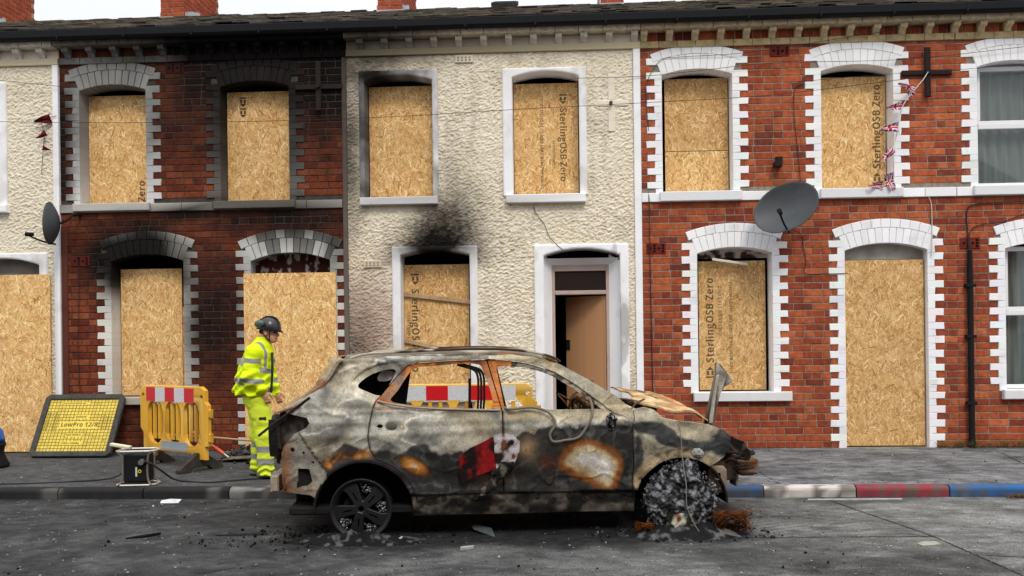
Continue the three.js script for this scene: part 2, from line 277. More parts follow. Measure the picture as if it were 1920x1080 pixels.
function roof(root, X0, X1, seed, skylight) {
  const r = rng(seed), g = new GB(), u = new GB(), zE = 0.24, yE = 5.77, zR = -3.8, yR = 7.29, dz = zR - zE, dy = yR - yE, L = Math.hypot(dz, dy), rows = 19, ty = dy / L, tz = dz / L;
  const P = (x, s, h) => [x, yE + ty * s - tz * h, zE + tz * s + ty * h];
  for (let k = 0; k < rows; k++) {
    let x = X0 - (k % 2) * 0.12;
    while (x < X1) {
      const w = 0.225 + 0.05 * r(), a = Math.max(X0, x), b = Math.min(X1, x + w - 0.006); x += w; if (b - a < 0.02) continue;
      const s0 = k * L / rows - 0.02 * r(), s1 = (k + 1.35) * L / rows, h0 = 0.022 + 0.03 * r() * r(), h1 = 0.004, m = fbm(a * 2.2, k * 0.7, 3, seed);
      const c = mix(mix(rgb(66, 63, 62), rgb(124, 118, 112), r()), mix(rgb(92, 80, 56), rgb(150, 140, 120), r()), step(0.45, 0.65, m) * 0.85);
      const q = [P(a, s0, h0), P(b, s0, h0 + 0.004 * r()), P(b, Math.min(s1, L), h1 + 0.008), P(a, Math.min(s1, L), h1 + 0.008)], lo = [P(a, s0, h0 - 0.012), P(b, s0, h0 - 0.012)];
      g.quad(...q, c); g.quad(lo[0], lo[1], q[1], q[0], c); g.quad(lo[1], P(b, Math.min(s1, L), 0), q[2], q[1], c); g.quad(P(a, Math.min(s1, L), 0), lo[0], q[0], q[3], c);
    }
  }
  u.quad([X0, yE - 0.01, zE], [X1, yE - 0.01, zE], [X1, yR - 0.01, zR], [X0, yR - 0.01, zR], rgb(30, 30, 30)); u.quad([X0, yR, zR], [X1, yR, zR], [X1, yE, -7.8], [X0, yE, -7.8], rgb(60, 60, 62));
  const o = part('roof', u.build(), mat.stone, root), sl = part('slates', g.build(), mat.stone, o); sl.userData.kind = 'stuff';
  for (let x = X0; x < X1 - 0.05; x += 0.45) { const gg = new THREE.CylinderGeometry(0.075, 0.085, Math.min(0.44, X1 - x), 10, 1, false, 0, Math.PI).rotateZ(Math.PI / 2); at(gg, x + Math.min(0.44, X1 - x) / 2, yR - 0.03, zR, Math.PI); paint(gg, mix(rgb(78, 76, 74), rgb(112, 108, 100), r())); const m = part('ridge_tile', gg, mat.stone, o); m.rotation.x = (r() - 0.5) * 0.03; m.rotation.x = 0; }
  if (skylight) { const s = new GB(); s.box(-0.21, 0.21, -0.3, 0.3, 0.0, 0.07, 0.008, rgb(70, 70, 72)); const m = part('roof_window', s.build(), mat.stone, o); m.position.set(skylight, yE + ty * 3.55 + 0.05, zE + tz * 3.55); m.rotation.x = -Math.PI / 2 + Math.atan2(dy, -dz); const gl = new GB(); gl.box(-0.17, 0.17, -0.26, 0.26, 0.071, 0.075, 0, rgb(40, 46, 52)); part('pane', gl.build(), mat.black, m); m.children[0].position.set(0, 0, 0); }
  return o;
}
function chimney(root, x0, x1, seed, y1 = 8.5) {
  const r = rng(seed), zf = -3.25, zb = -4.85, core = new GB(), side = new GB(), o = new THREE.Group(); o.name = 'chimney'; root.add(o);
  core.box(x0 + 0.006, x1 - 0.006, 6.6, y1, zb + 0.006, zf - 0.006, 0, rgb(176, 150, 132)); part('core', core.build(), mat.brick, o);
  const tone = () => mix(mix(rgb(170, 82, 56), rgb(148, 68, 50), r()), rgb(186, 100, 70), r() * 0.6);
  const geoms = {};
  for (let k = 0; 6.75 + k * CH < y1; k++) {
    const ya = 6.75 + k * CH, yb = ya + CH - 0.011, w = x1 - x0, cut = k % 2 ? w * 0.5 : w * 0.3, c = tone(), c2 = tone();
    for (const [a, b, cc] of [[x0, x0 + cut - 0.005, c], [x0 + cut + 0.005, x1, c2]]) { const q = new GB(); q.box(a, b, ya, yb, zf - 0.08, zf + 0.004 * r(), 0.004, cc, false); if (ya < 7.65) part('brick', q.build(), mat.brick, o); else { side.box(a, b, ya, yb, zf - 0.08, zf, 0.004, cc, false); } }
    for (const s of [0, 1]) { let z = zb + (k % 2) * 0.11; while (z < zf - 0.09) { const z2 = Math.min(z + 0.225, zf - 0.085); const x = s ? x1 : x0, e = 0.004 * r(); side.box(s ? x - 0.05 : x - e, s ? x + e : x + 0.05, ya, yb, z, z2, 0, tone()); z += 0.236; } }
  }
  const m = part('brickwork', side.build(), mat.brick, o); m.userData.kind = 'stuff';
  const cap = new GB(); cap.box(x0 - 0.05, x1 + 0.05, y1, y1 + 0.12, zb - 0.05, zf + 0.05, 0.01, rgb(150, 140, 125)); part('cap', cap.build(), mat.stone, o);
  for (const z of [-3.6, -4.1, -4.6]) { const p = new THREE.LatheGeometry([[0.1, 0], [0.13, 0], [0.115, 0.3], [0.14, 0.34], [0.13, 0.42], [0.1, 0.42], [0.09, 0.05]].map((q) => new THREE.Vector2(...q)), 14); at(p, (x0 + x1) / 2, y1 + 0.121, z); paint(p, rgb(150, 88, 58)); part('chimney_pot', p, mat.stone, o); }
  const fl = new GB(); fl.box(x0 - 0.02, x1 + 0.02, 6.86, 7.12, zf + 0.005, zf + 0.022, 0.004);
  for (let k = 0; k < 7; k++) { const z = zf - 0.02 - k * 0.09; for (const s of [-1, 1]) { const x = s < 0 ? x0 - 0.022 : x1 + 0.006; fl.box(x, x + 0.016, 6.9 + k * 0.028, 7.2 + k * 0.03 + 0.02 * r(), z - 0.085, z, 0.002); } }
  part('lead_flashing', fl.build(), mat.lead, o);
}

// ---------------------------------------------------------------- brick fronts
const REDS = [[192, 102, 64], [178, 90, 58], [164, 80, 54], [200, 114, 74], [126, 60, 48], [184, 102, 68], [172, 86, 56], [142, 68, 52]].map((q) => rgb(...q));
const SOOT = rgb(24, 21, 20), dense = (k) => 1 - (1 - clamp(k)) ** 1.9;
function brickFront(root, X0, X1, openings, opt) {
  const r = rng(opt.seed), list = [], top = 5.368, quo = [], rest = new GB(), sootAt = opt.soot ?? (() => 0);
  const dirty = (c, z = 0) => (x, y) => mix(c, SOOT, clamp(sootAt(x, y)));
  const blocked = (ya, yb, k) => {
    const out = [];
    for (const o of openings) {
      const A = archOf(o), Ro = A.R + 0.312, even = (k + (o.odd ?? 0)) % 2 === 0, q = even ? 0.195 : 0.09, ym = (ya + yb) / 2;
      if (ym > o.y0 - 0.02 && ym < o.ys + 0.02) out.push([o.x0 - q, o.x1 + q, o, even, true]);
      else if (ym >= o.ys + 0.02 && yb < A.cy + Ro + 0.02) {
        const h = Math.min(Ro * Math.sin(A.a * 1.08), Ro * Ro > (yb - A.cy) ** 2 ? Math.sqrt(Ro * Ro - (yb - A.cy) ** 2) : 0.05), sh = yb < o.ys + 0.275 ? A.w + q : 0;
        if (sh > h) out.push([o.x0 - q, o.x1 + q, o, even, true]); else out.push([A.cx - h + 0.03, A.cx + h - 0.03, o, even, false]);
      }
    }
    for (const b of opt.bands ?? []) if (yb > b[2] + 0.02 && ya < b[3] - 0.02) out.push([b[0], b[1]]);
    return out.sort((a, b) => a[0] - b[0]);
  };
  for (let k = 0; Y0 + k * CH < top - 0.03; k++) {
    const ya = Y0 + k * CH + 0.004, yb = Math.min(ya + CH - 0.0095, top), blk = blocked(ya, yb, k), header = k % 6 === 4;
    for (const b of blk) if (b[4]) { // painted quoins each side
      const o = b[2];
      for (const s of [-1, 1]) { const x = s < 0 ? o.x0 : o.x1, q = b[3] ? 0.195 : 0.09, j = 0.008 * (r() - 0.5); quo.push([s < 0 ? x - q + j : x - 0.004, s < 0 ? x + 0.004 : x + q + j, ya - 0.0042, yb + 0.0042, o, s]); }
    }
    let x = X0; const spans = [];
    for (const b of blk) { if (b[0] - x > 0.03) spans.push([x, b[0] - 0.006]); x = Math.max(x, b[1] + 0.006); }
    if (X1 - x > 0.03) spans.push([x, X1]);
    for (const [a, b] of spans) {
      let p = a, first = true; const off = (k % 2) * 0.118 + (hash(k, opt.seed) - 0.5) * 0.05;
      while (p < b - 0.02) {
        let w = header || r() < 0.07 ? 0.112 : 0.233 + 0.012 * (r() - 0.5);
        if (first) { const ph = (((p - X0 + off) % 0.243) + 0.243) % 0.243; w = 0.243 - ph < 0.06 ? 0.243 - ph + 0.12 : 0.243 - ph - 0.01; first = false; }
        let e = p + w; if (b - e < 0.055) e = b; e = Math.min(e, b);
        list.push([p, e, ya + 0.002 * r(), yb - 0.002 * r()]); p = e + 0.0095;
      }
    }
  }
  list.forEach((q) => { const x = (q[0] + q[1]) / 2, y = (q[2] + q[3]) / 2; q.d = Math.hypot(x - EYE[0], y - EYE[1], EYE[2]) + (opt.hidden?.(x, y) ? 50 : 0); });
  list.sort((a, b) => a.d - b.d);
  list.forEach((q, n) => {
    const wx = (0.8 + 0.4 * fbm(q[0] * 0.9 + 3, q[2] * 1.3, 3, opt.seed)) * (0.9 + 0.2 * r()), c0 = mix(REDS[Math.floor(r() * REDS.length)], REDS[6], 0.32).map((v) => v * (opt.tone ?? 1) * wx), c = r() < 0.03 ? mix(c0, rgb(110, 62, 52), 0.6) : c0, z = 0.0005 + 0.0035 * r();
    const g = n < 300 ? new GB() : rest; const j = () => 0.005 * (r() - 0.5); g.prism([[q[0] + j(), q[2] + j() * 0.7], [(q[0] + q[1]) / 2, q[2] + j() * 0.5], [q[1] + j(), q[2] + j() * 0.7], [q[1] + j(), q[3] + j() * 0.7], [q[0] + j(), q[3] + j() * 0.7]], -0.03, z, 0.005, dirty(c), false);
    if (n < 300) part('brick', g.build(), mat.brick, root);
  });
  const m = part('brickwork', rest.build(), mat.brick, root); m.userData.kind = 'stuff';
  for (const [a, b, ya, yb, o, s] of quo) {
    const g = new GB(), w = o.paint ?? opt.paint, j = () => 0.012 * (r() - 0.5), xo = s < 0 ? a + j() : b + j(), xp = s < 0 ? a + j() : b + j(); g.prism(s < 0 ? [[xo, ya + j()], [b, ya], [b, yb], [xp, yb + j()]] : [[a, ya], [xo, ya + j()], [xp, yb + j()], [a, yb]], -0.3, 0.012 + 0.003 * r(), 0.004, dirty(w.map((v) => v * (0.94 + 0.08 * r()))), false); part('quoin_brick', g.build(), mat.painted, root);
  }
  for (const o of openings) { // two rings of arch bricks
    const A = archOf(o), ring = (r0, r1, n, a, z) => { for (let k = 0; k < n; k++) {
      const t0 = -a + 2 * a * k / n + (o.paint ? 0.003 : 0.0012), t1 = -a + 2 * a * (k + 1) / n - (o.paint ? 0.003 : 0.0012), P = (t, q) => [A.cx + q * Math.sin(t), A.cy + q * Math.cos(t)], g = new GB(), j = (o.patchy ? (r() < 0.4 ? 1.0 : 0.35) : 0.93 + 0.1 * r());
      g.prism([P(t1, r0), P(t1, r1), P((t0 + t1) / 2, r1), P(t0, r1), P(t0, r0), P((t0 + t1) / 2, r0)], -0.3, z + 0.003 * r(), 0.005, dirty((o.paint ?? opt.paint).map((v) => v * j)), true);
      part('arch_brick', g.build(), mat.painted, root);
    } };
    ring(A.R, A.R + 0.197, Math.round(2 * A.a * A.R / 0.085), A.a, 0.014); ring(A.R + 0.199, A.R + 0.312, Math.round(2 * A.a * A.R / 0.1), A.a * 1.08, 0.017);
  }
}
function sill(root, x0, x1, yt, h, col, z = 0.075, name = 'sill') { const g = new GB(); g.box(x0, x1, yt - h, yt, -0.13, z, 0.008, col); part(name, g.build(), mat.painted, root); }
function bandBlocks(root, name, x0, x1, ya, yb, z, len, colFn, seed, m = mat.painted, zb = -0.03) {
  const r = rng(seed); let x = x0;
  while (x < x1 - 0.01) { let e = Math.min(x1, x + len * (0.97 + 0.06 * r())); if (x1 - e < len * 0.25) e = x1; const g = new GB(), k = 0.9 + 0.14 * r(); g.box(x, e - 0.006, ya, yb, zb, z + 0.003 * r(), 0.005, (px, py) => colFn(px, py).map((v) => v * k)); part(name, g.build(), m, root); x = e; }
}
const bracketShape = toPath([[0, 0], [0.03, 0], [0.04, 0.012], [0.052, 0.04], [0.08, 0.06], [0.12, 0.068], [0.13, 0.078], [0.13, 0.125], [0, 0.125]], THREE.Shape);
const bracketBase = new THREE.ExtrudeGeometry(bracketShape, { depth: 0.078, bevelEnabled: true, bevelSize: 0.004, bevelThickness: 0.004, bevelSegments: 1 }); bracketBase.rotateY(-Math.PI / 2); bracketBase.translate(0.039, 0, 0);
function eaves(root, X0, X1, first, pitch, band, frieze, corn, brk, soot = () => 0) {
  const ds = (c) => (x, y) => mix(c, SOOT, clamp(soot(x, y)));
  if (frieze.bricks) { const r = rng(frieze.seed); for (let x = X0; x < X1 - 0.02;) { const e = Math.min(X1, x + 0.112), g = new GB(); g.box(x, e - 0.01, 5.462, 5.574, -0.03, 0.003 * r(), 0.004, ds(REDS[Math.floor(r() * 8)].map((v) => v * frieze.tone)), false); part('brick', g.build(), mat.brick, root); x = e; } }
  else part('frieze', boxGeo(X0, X1, 5.459, 5.574, -0.03, 0.012, 0.003, ds(frieze.col)), mat.render, root);
  if (band) bandBlocks(root, 'frieze_block', X0, X1, 5.372, 5.457, 0.032, band.len, ds(band.col), band.seed, mat.stone);
  bandBlocks(root, 'cornice_block', X0, X1, 5.578, 5.642, 0.196, 0.31, ds(corn), 77 + X0 * 10 | 0, mat.stone, 0.0);
  for (let x = first; x < X1 - 0.04; x += pitch) { const s = clamp(soot(x, 5.55)), g = paint(bracketBase.clone(), mix(brk, SOOT, s)), m = part('bracket', g, mat.stone, root); m.position.set(x, 5.452, 0.006); }
}

// ---------------------------------------------------------------- the five houses
const WHITE = rgb(246, 247, 250), YELLOW = rgb(206, 184, 138);
const soots = {
  B(x, y) {
    const n = fbm(x * 5, y * 5, 4, 5), n2 = fbm(x * 1.7 + 3, y * 1.7, 3, 8);
    let k = 0.03 + 0.42 * step(3.3, 4.6, y);
    k = Math.max(k, 0.84 * step(-5.9, -4.6, x + 0.25 * (y - 5.1)) * step(3.9, 4.95, y + 0.15 * n2), 1.0 * step(-5.6, -4.9, x) * step(5.12, 5.42, y), 0.5 * step(-4.85, -4.6, x) * step(-3.3, -3.55, x) * step(3.4, 4.3, y));
    k = Math.max(k, 0.9 * Math.exp(-(((x + 6.73) / 0.16) ** 2)) * step(3.1, 3.9, y) * step(5.5, 4.6, y - 0.4 * n));
    k = Math.max(k, 0.42 * step(-5.75, -5.2, x) * step(3.9, 4.9, y));
    k = Math.max(k, 1.5 * gauss(x, y, -5.78, 2.76, 0.66, 0.46), 0.7 * gauss(x, y, -5.7, 3.2, 0.6, 0.16), 0.85 * gauss(x, y, -5.0, 3.33, 0.6, 0.12), 0.7 * gauss(x, y, -5.12, 2.6, 0.3, 0.5));
    k = Math.max(k, 0.8 * gauss(x, y, -3.7, 3.24, 1.2, 0.3), 0.78 * gauss(x, y, -4.68, 1.95, 0.5, 1.05), 0.55 * gauss(x, y, -3.0, 2.9, 0.22, 0.5));
    k = Math.max(k, 0.7 * gauss(x, y, -3.1, 4.2, 0.15, 0.5), 0.5 * gauss(x, y, -4.65, 3.45, 0.5, 0.12), 0.7 * gauss(x, y, -5.4, 0.4, 0.5, 0.4), 0.8 * gauss(x, y, -6.15, 2.5, 0.07, 0.3) * 0.2);
    k = Math.max(k, 0.25 * gauss(x, y, -5, 1, 1, 0.7));
    return dense(k * (0.72 + 0.6 * n) * (0.9 + 0.25 * n2));
  },
  C(x, y) {
    const n = fbm(x * 7, y * 7, 4, 15), n2 = fbm(x * 2 + 9, y * 2, 3, 28);
    const u = clamp((y - 2.8) / 1.15), px = -1.64 + 0.34 * u, w = lerp(0.52, 0.34, u), f = (1 - u) ** 1.35 * step(2.45, 2.7, y), e = f * Math.exp(-(Math.abs((x - px) / w) ** 2.2));
    let k = clamp(1.25 * e + 0.7 * (0.6 * fbm(x * 24, y * 24, 2, 19) + 0.4 * n - 0.5) * Math.sqrt(Math.max(0, e)));
    const o = Math.max(0.6 * step(5.1, 5.45, y + 0.2 * n2) * step(-1.0, -2.5, x), 0.62 * gauss(x, y, -2.75, 5.2, 0.75, 0.45), 0.62 * gauss(x, y, -2.8, 4.2, 0.2, 1.1), 0.5 * gauss(x, y, -2.8, 1.4, 0.5, 0.9), 0.28 * gauss(x, y, -1.45, 3.6, 0.16, 0.5) * step(-1.65, -1.52, x));
    k = Math.max(k, o * (0.65 + 0.6 * n)); return dense(k);
  },
};

// burnt red brick house, second from the left
const openB = [
  { x0: -6.475, x1: -5.55, y0: 3.49, ys: 5.012, yc: 5.09, odd: 0, paint: rgb(222, 222, 220) },
  { x0: -4.54, x1: -3.6, y0: 3.49, ys: 5.012, yc: 5.09, odd: 0, paint: rgb(112, 108, 104) },
  { x0: -6.06, x1: -5.06, y0: 0.885, ys: 2.705, yc: 2.8, odd: 1, paint: rgb(224, 222, 216) },
  { x0: -4.15, x1: -3.07, y0: 0.15, ys: 2.68, yc: 2.79, odd: 1, door: true, patchy: true, paint: rgb(214, 214, 210) },
];
const houseB = thing('terraced_house', 'red brick terraced house scorched black by fire, with sooty white window surrounds', 'house', 'terraced houses');
wallShell(houseB, -6.745, -2.885, openB, mat.mortarDark, -0.006);
brickFront(houseB, -6.742, -2.89, openB, { seed: 11, soot: soots.B, tone: 0.6, paint: WHITE, bands: [[-6.75, -2.88, 3.365, 3.487]], hidden: (x, y) => y < 0.5 && x > -5.9 });
bandBlocks(houseB, 'string_block', -6.742, -2.89, 3.372, 3.482, 0.03, 0.42, (x, y) => mix(rgb(196, 192, 184), SOOT, soots.B(x, y)), 4);
sill(houseB, -6.55, -5.5, 3.489, 0.105, (x, y) => mix(rgb(206, 203, 196), SOOT, 0.15 + 0.5 * soots.B(x, y))); sill(houseB, -4.62, -3.52, 3.489, 0.105, (x, y) => mix(rgb(160, 155, 146), SOOT, 0.35 + 0.5 * soots.B(x, y)));
sill(houseB, -6.14, -4.98, 0.883, 0.1, rgb(176, 168, 158));
eaves(houseB, -6.742, -2.826, -6.6, 0.327, { len: 0.3, col: rgb(206, 204, 198), seed: 3 }, { bricks: true, seed: 8, tone: 0.7 }, rgb(196, 192, 182), rgb(200, 198, 192), (x, y) => soots.B(x, y) * 0.95 + 0.12 * step(-6.4, -5.6, x));
part('pilaster_strip', boxGeo(-2.888, -2.825, 0.15, 5.37, -0.03, 0.03, 0.008, (x, y) => mix(rgb(150, 138, 126), SOOT, clamp(0.35 + 0.5 * step(2.6, 5, y)))), mat.painted, houseB);
part('drain_strip', boxGeo(-6.738, -6.655, 0.15, 3.2, 0.004, 0.02, 0.006, rgb(92, 52, 42)), mat.painted, houseB);
roof(houseB, -6.76, -2.86, 21); chimney(houseB, -6.75, -6.34, 31);
base(houseB, -4.8, 0, 0);

// cream roughcast fronts
function roughcast(X0, X1, y0, y1, openings, colFn, seed, grow) {
  const holes = openings.map((o) => polySD(openingPts(o, grow, 8)));
  const fld = (x, y) => { let d = Math.min(x - X0, X1 - x, y - y0, y1 - y); for (const h of holes) d = Math.min(d, -h(x, y)); return d; };
  const relief = (x, y) => { const wx = 0.05 * (fbm(x * 11, y * 11, 2, seed) - 0.5), wy = 0.04 * (fbm(x * 11 + 7, y * 11 + 3, 2, seed + 9) - 0.5); const a = noise((x + wx) * 44, (y + wy) * 74, seed + 1), b = noise((x + wx) * 84, (y + wy) * 110, seed + 2), d = 1 - Math.abs(noise((x + wx) * 32 + 4, (y + wy) * 52, seed + 3) - 0.5) * 2; return (0.01 * step(0.3, 0.75, a) + 0.008 * b + 0.006 * step(0.5, 0.95, d)) * (0.7 + 0.6 * fbm(x * 2, y * 2, 2, seed + 5)); };
  return sheet(fld, X0 - 0.005, X1 + 0.005, y0 - 0.005, y1 + 0.005, 0.0098, (x, y) => [x, y, relief(x, y) - 0.004], colFn);
}
const CREAM = rgb(233, 225, 207);
function surround(root, o, x0, x1, y0, y1, col, zf = 0.04, zb = -0.3) {
  const hole = polySD(openingPts({ ...o, y0: y0 - 0.3, door: true })), f = (x, y) => Math.min(x - x0, x1 - x, y - y0 + 0.0005, y1 - y, -hole(x, y));
  const wob = (x, y) => 0.004 * (fbm(x * 6, y * 6, 2, 33) - 0.5), edge = (x, y) => 0.012 * (1 - step(0.0, 0.014, Math.min(x - x0, x1 - x, y1 - y, -hole(x, y)))) ** 2;
  part('surround', sheet(f, x0 - 0.004, x1 + 0.004, y0 - 0.004, y1 + 0.004, 0.0135, (x, y) => [x, y, zf + wob(x, y) - edge(x, y)], col, zf - zb, [0, 0, -1]), mat.painted, root);
}
const openC = [
  { x0: -2.585, x1: -1.68, y0: 3.49, ys: 5.035, yc: 5.11 }, { x0: -0.625, x1: 0.252, y0: 3.49, ys: 5.035, yc: 5.11 },
  { x0: -2.13, x1: -1.21, y0: 0.885, ys: 2.725, yc: 2.785 }, { x0: -0.235, x1: 0.76, y0: 0.15, ys: 2.69, yc: 2.78, door: true },
];
const houseC = thing('terraced_house', 'cream roughcast terraced house with a soot plume over its lower window and an open door', 'house', 'terraced houses');
const creamC = (x, y) => { const n = fbm(x * 3, y * 3, 3, 61), s = soots.C(x, y), pink = 0.55 * gauss(x, y, -2.6, 1.7, 0.45, 0.9); const dirt = 0.3 * step(0.52, 0.72, fbm(x * 5, y * 3, 4, 63)) + 0.25 * step(0.55, 0.75, fbm(x * 14, y * 2.2, 3, 65)); return mix(mix(mix(mix(CREAM, rgb(220, 207, 178), n * 0.6), rgb(176, 164, 144), dirt), rgb(196, 152, 138), pink), SOOT, s); };
wallShell(houseC, -2.823, 0.955, openC, mat.mortar, -0.02);
part('roughcast', roughcast(-2.823, 0.955, 0.15, 5.366, openC, creamC, 61, 0.06), mat.render, houseC);
const cWhite = (k) => (x, y) => mix(mix(WHITE, rgb(200, 196, 188), 0.5 * step(0.5, 0.75, fbm(x * 5, y * 3, 3, 44))), SOOT, clamp(k(x, y)));
surround(houseC, openC[0], -2.655, -1.607, 3.49, 5.175, cWhite((x, y) => dense(0.22 + 0.42 * step(-1.9, -2.5, x) + 0.3 * step(4.9, 5.15, y) * step(-1.5, -2.2, x) + 0.5 * (fbm(x * 7, y * 5, 3, 2) - 0.45))));
surround(houseC, openC[1], -0.752, 0.347, 3.49, 5.158, cWhite(() => 0.03));
surround(houseC, openC[2], -2.24, -1.107, 0.885, 2.843, cWhite((x, y) => dense(1.5 * gauss(x, y, -1.66, 2.86, 0.42, 0.17) * (0.6 + 0.6 * fbm(x * 9, y * 9, 3, 14)) + 0.1 * fbm(x * 7, y * 7, 3, 4))));
surround(houseC, openC[3], -0.361, 0.872, 0.15, 2.838, cWhite((x, y) => 0.35 * step(0.62, 0.7, fbm(x * 5, y * 2.2, 4, 71)) * step(0.5, 0.7, x)));
sill(houseC, -2.645, -1.615, 3.492, 0.1, cWhite((x, y) => 0.2 + 0.35 * fbm(x * 9, y * 9, 2, 5)), 0.1); sill(houseC, -0.715, 0.325, 3.492, 0.11, cWhite((x, y) => 0.25 * step(0.45, 0.7, fbm(x * 9, y * 9, 2, 6))), 0.1); sill(houseC, -2.2, -1.14, 0.884, 0.1, rgb(190, 188, 182), 0.09);
eaves(houseC, -2.823, 1.052, -2.62, 0.327, null, { col: CREAM }, rgb(224, 214, 190), rgb(222, 216, 202), soots.C);
part('frieze_band', boxGeo(-2.823, 1.052, 5.371, 5.457, -0.02, 0.047, 0.006, (x, y) => mix(rgb(218, 204, 168), SOOT, soots.C(x, y))), mat.render, houseC);
part('pilaster_strip', boxGeo(0.957, 1.05, 0.15, 5.368, -0.03, 0.045, 0.008, WHITE), mat.painted, houseC);
{ // relief left by old wall ties, an air vent, a stub of pipe, a hair crack, door frame, fanlight, the open door
  const g = new GB(); g.box(0.5, 0.9, 4.63, 4.71, 0.006, 0.021, 0.008, CREAM); g.box(0.63, 0.72, 4.3, 4.63, 0.006, 0.02, 0.008, CREAM); g.box(0.63, 0.72, 4.71, 5.05, 0.006, 0.02, 0.008, CREAM); part('tie_plate', g.build(), mat.render, houseC);
  part('pipe_stub', at(new THREE.CylinderGeometry(0.022, 0.022, 0.06, 12), 0.665, 4.665, 0.055, Math.PI / 2), std({ color: new THREE.Color().setRGB(0.1, 0.05, 0.03), roughness: 0.7 }), houseC);
  for (const [x, y] of [[-1.25, 5.3], [-2.5, 2.62]]) { const v = new GB(); v.box(x - 0.12, x + 0.12, y - 0.05, y + 0.05, 0.0, 0.034, 0.006, creamC); for (let a = 0; a < 4; a++) for (let b = 0; b < 2; b++) v.box(x - 0.09 + a * 0.05, x - 0.065 + a * 0.05, y - 0.03 + b * 0.035, y - 0.008 + b * 0.035, 0.03, 0.036, 0, rgb(150, 136, 112)); part('air_vent', v.build(), mat.render, houseC); }
  part('crack', tube([[-0.36, 3.34, 0.022], [-0.33, 3.25, 0.022], [-0.22, 3.1, 0.022], [-0.16, 2.95, 0.022], [-0.06, 2.83, 0.045], [0.02, 2.76, 0.045]], 0.004, 30, 4), mat.cable, houseC);
  const f = new GB(), fr = rgb(188, 168, 158); f.box(-0.14, -0.095, 0.16, 2.62, -0.26, -0.2, 0.005, fr); f.box(0.585, 0.63, 0.16, 2.62, -0.26, -0.2, 0.005, fr); f.box(-0.095, 0.585, 2.5, 2.62, -0.26, -0.2, 0.005, fr); f.box(-0.095, 0.585, 2.185, 2.24, -0.26, -0.19, 0.006, fr);
  const F = part('door_frame', f.build(), mat.painted, houseC); part('pane', boxGeo(-0.095, 0.585, 2.24, 2.5, -0.238, -0.232, 0, rgb(40, 36, 34)), std({ vertexColors: true, roughness: 0.18 }), F, 'dark fanlight pane');  // fanlight pane is one opaque dark colour
  const j = new GB(), J = (xa, xb, za, zb) => { j.quad([xa, 0.16, za], [xb, 0.16, zb], [xb, 2.62, zb], [xa, 2.72, za], cWhite((x, y) => 0.3 * step(0.62, 0.7, fbm(x * 9, y * 2.2, 4, 71)))); }; J(-0.239, -0.135, -0.06, -0.2); J(0.625, 0.764, -0.2, -0.06);
  j.quad([-0.239, 2.66, -0.06], [0.764, 2.66, -0.06], [0.63, 2.58, -0.2], [-0.14, 2.58, -0.2], cWhite(() => 0.12)); part('door_lining', j.build(), mat.painted, houseC);
  const cvs = document.createElement('canvas'); cvs.width = 256; cvs.height = 640; const c = cvs.getContext('2d'), r = rng(5); c.fillStyle = 'rgb(190,142,102)'; c.fillRect(0, 0, 256, 640);
  for (let k = 0; k < 420; k++) { c.globalAlpha = 0.16; c.strokeStyle = r() < 0.5 ? 'rgb(168,118,80)' : 'rgb(208,164,122)'; c.lineWidth = 0.6 + 2 * r(); c.beginPath(); let x = r() * 256; c.moveTo(x, 0); for (let y = 0; y <= 640; y += 80) { x += (r() - 0.5) * 5; c.lineTo(x, y); } c.stroke(); }
  c.globalAlpha = 0.5; c.fillStyle = 'rgb(120,84,56)'; c.font = '26px serif'; c.fillText('11', 112, 96);
  const tx = new THREE.CanvasTexture(cvs); tx.colorSpace = THREE.SRGBColorSpace;
  const d = new THREE.Group(); d.name = 'door'; d.position.set(0.578, 0.17, -0.232); d.rotation.y = -0.66; houseC.add(d);
  part('leaf', boardGeo(-0.67, 0, 0, 2.0, 0.0), std({ map: tx, roughness: 0.55 }), d); part('leaf_core', boxGeo(-0.668, -0.002, 0.002, 1.998, -0.045, -0.02, 0.002, rgb(90, 60, 40)), mat.plain, d);
  part('letter_plate', boxGeo(-0.47, -0.22, 0.74, 0.86, 0.002, 0.012, 0.004), std({ color: new THREE.Color().setRGB(0.05, 0.04, 0.03), roughness: 0.4 }), d); part('lock', boxGeo(-0.66, -0.6, 1.28, 1.41, 0.002, 0.02, 0.006), mat.black, d);
  for (const [a, b, za, zb] of [[[-2.12, 2.222], [-1.215, 2.105], -0.22, -0.22], [[-2.12, 1.6], [-1.6, 1.48], -0.22, -0.22]]) { const q = new GB(), L = Math.hypot(b[0] - a[0], b[1] - a[1]); q.box(0, L, -0.028, 0.028, -0.012, 0.02, 0.004, [1, 1, 1]); const m = part('timber_batten', q.build(), mat.timber, houseC); m.position.set(a[0], a[1], za); m.rotation.z = Math.atan2(b[1] - a[1], b[0] - a[0]); }
}
roof(houseC, -2.86, 1.01, 22, -0.88); chimney(houseC, -3.03, -2.62, 32);
base(houseC, -0.93, 0, 0);

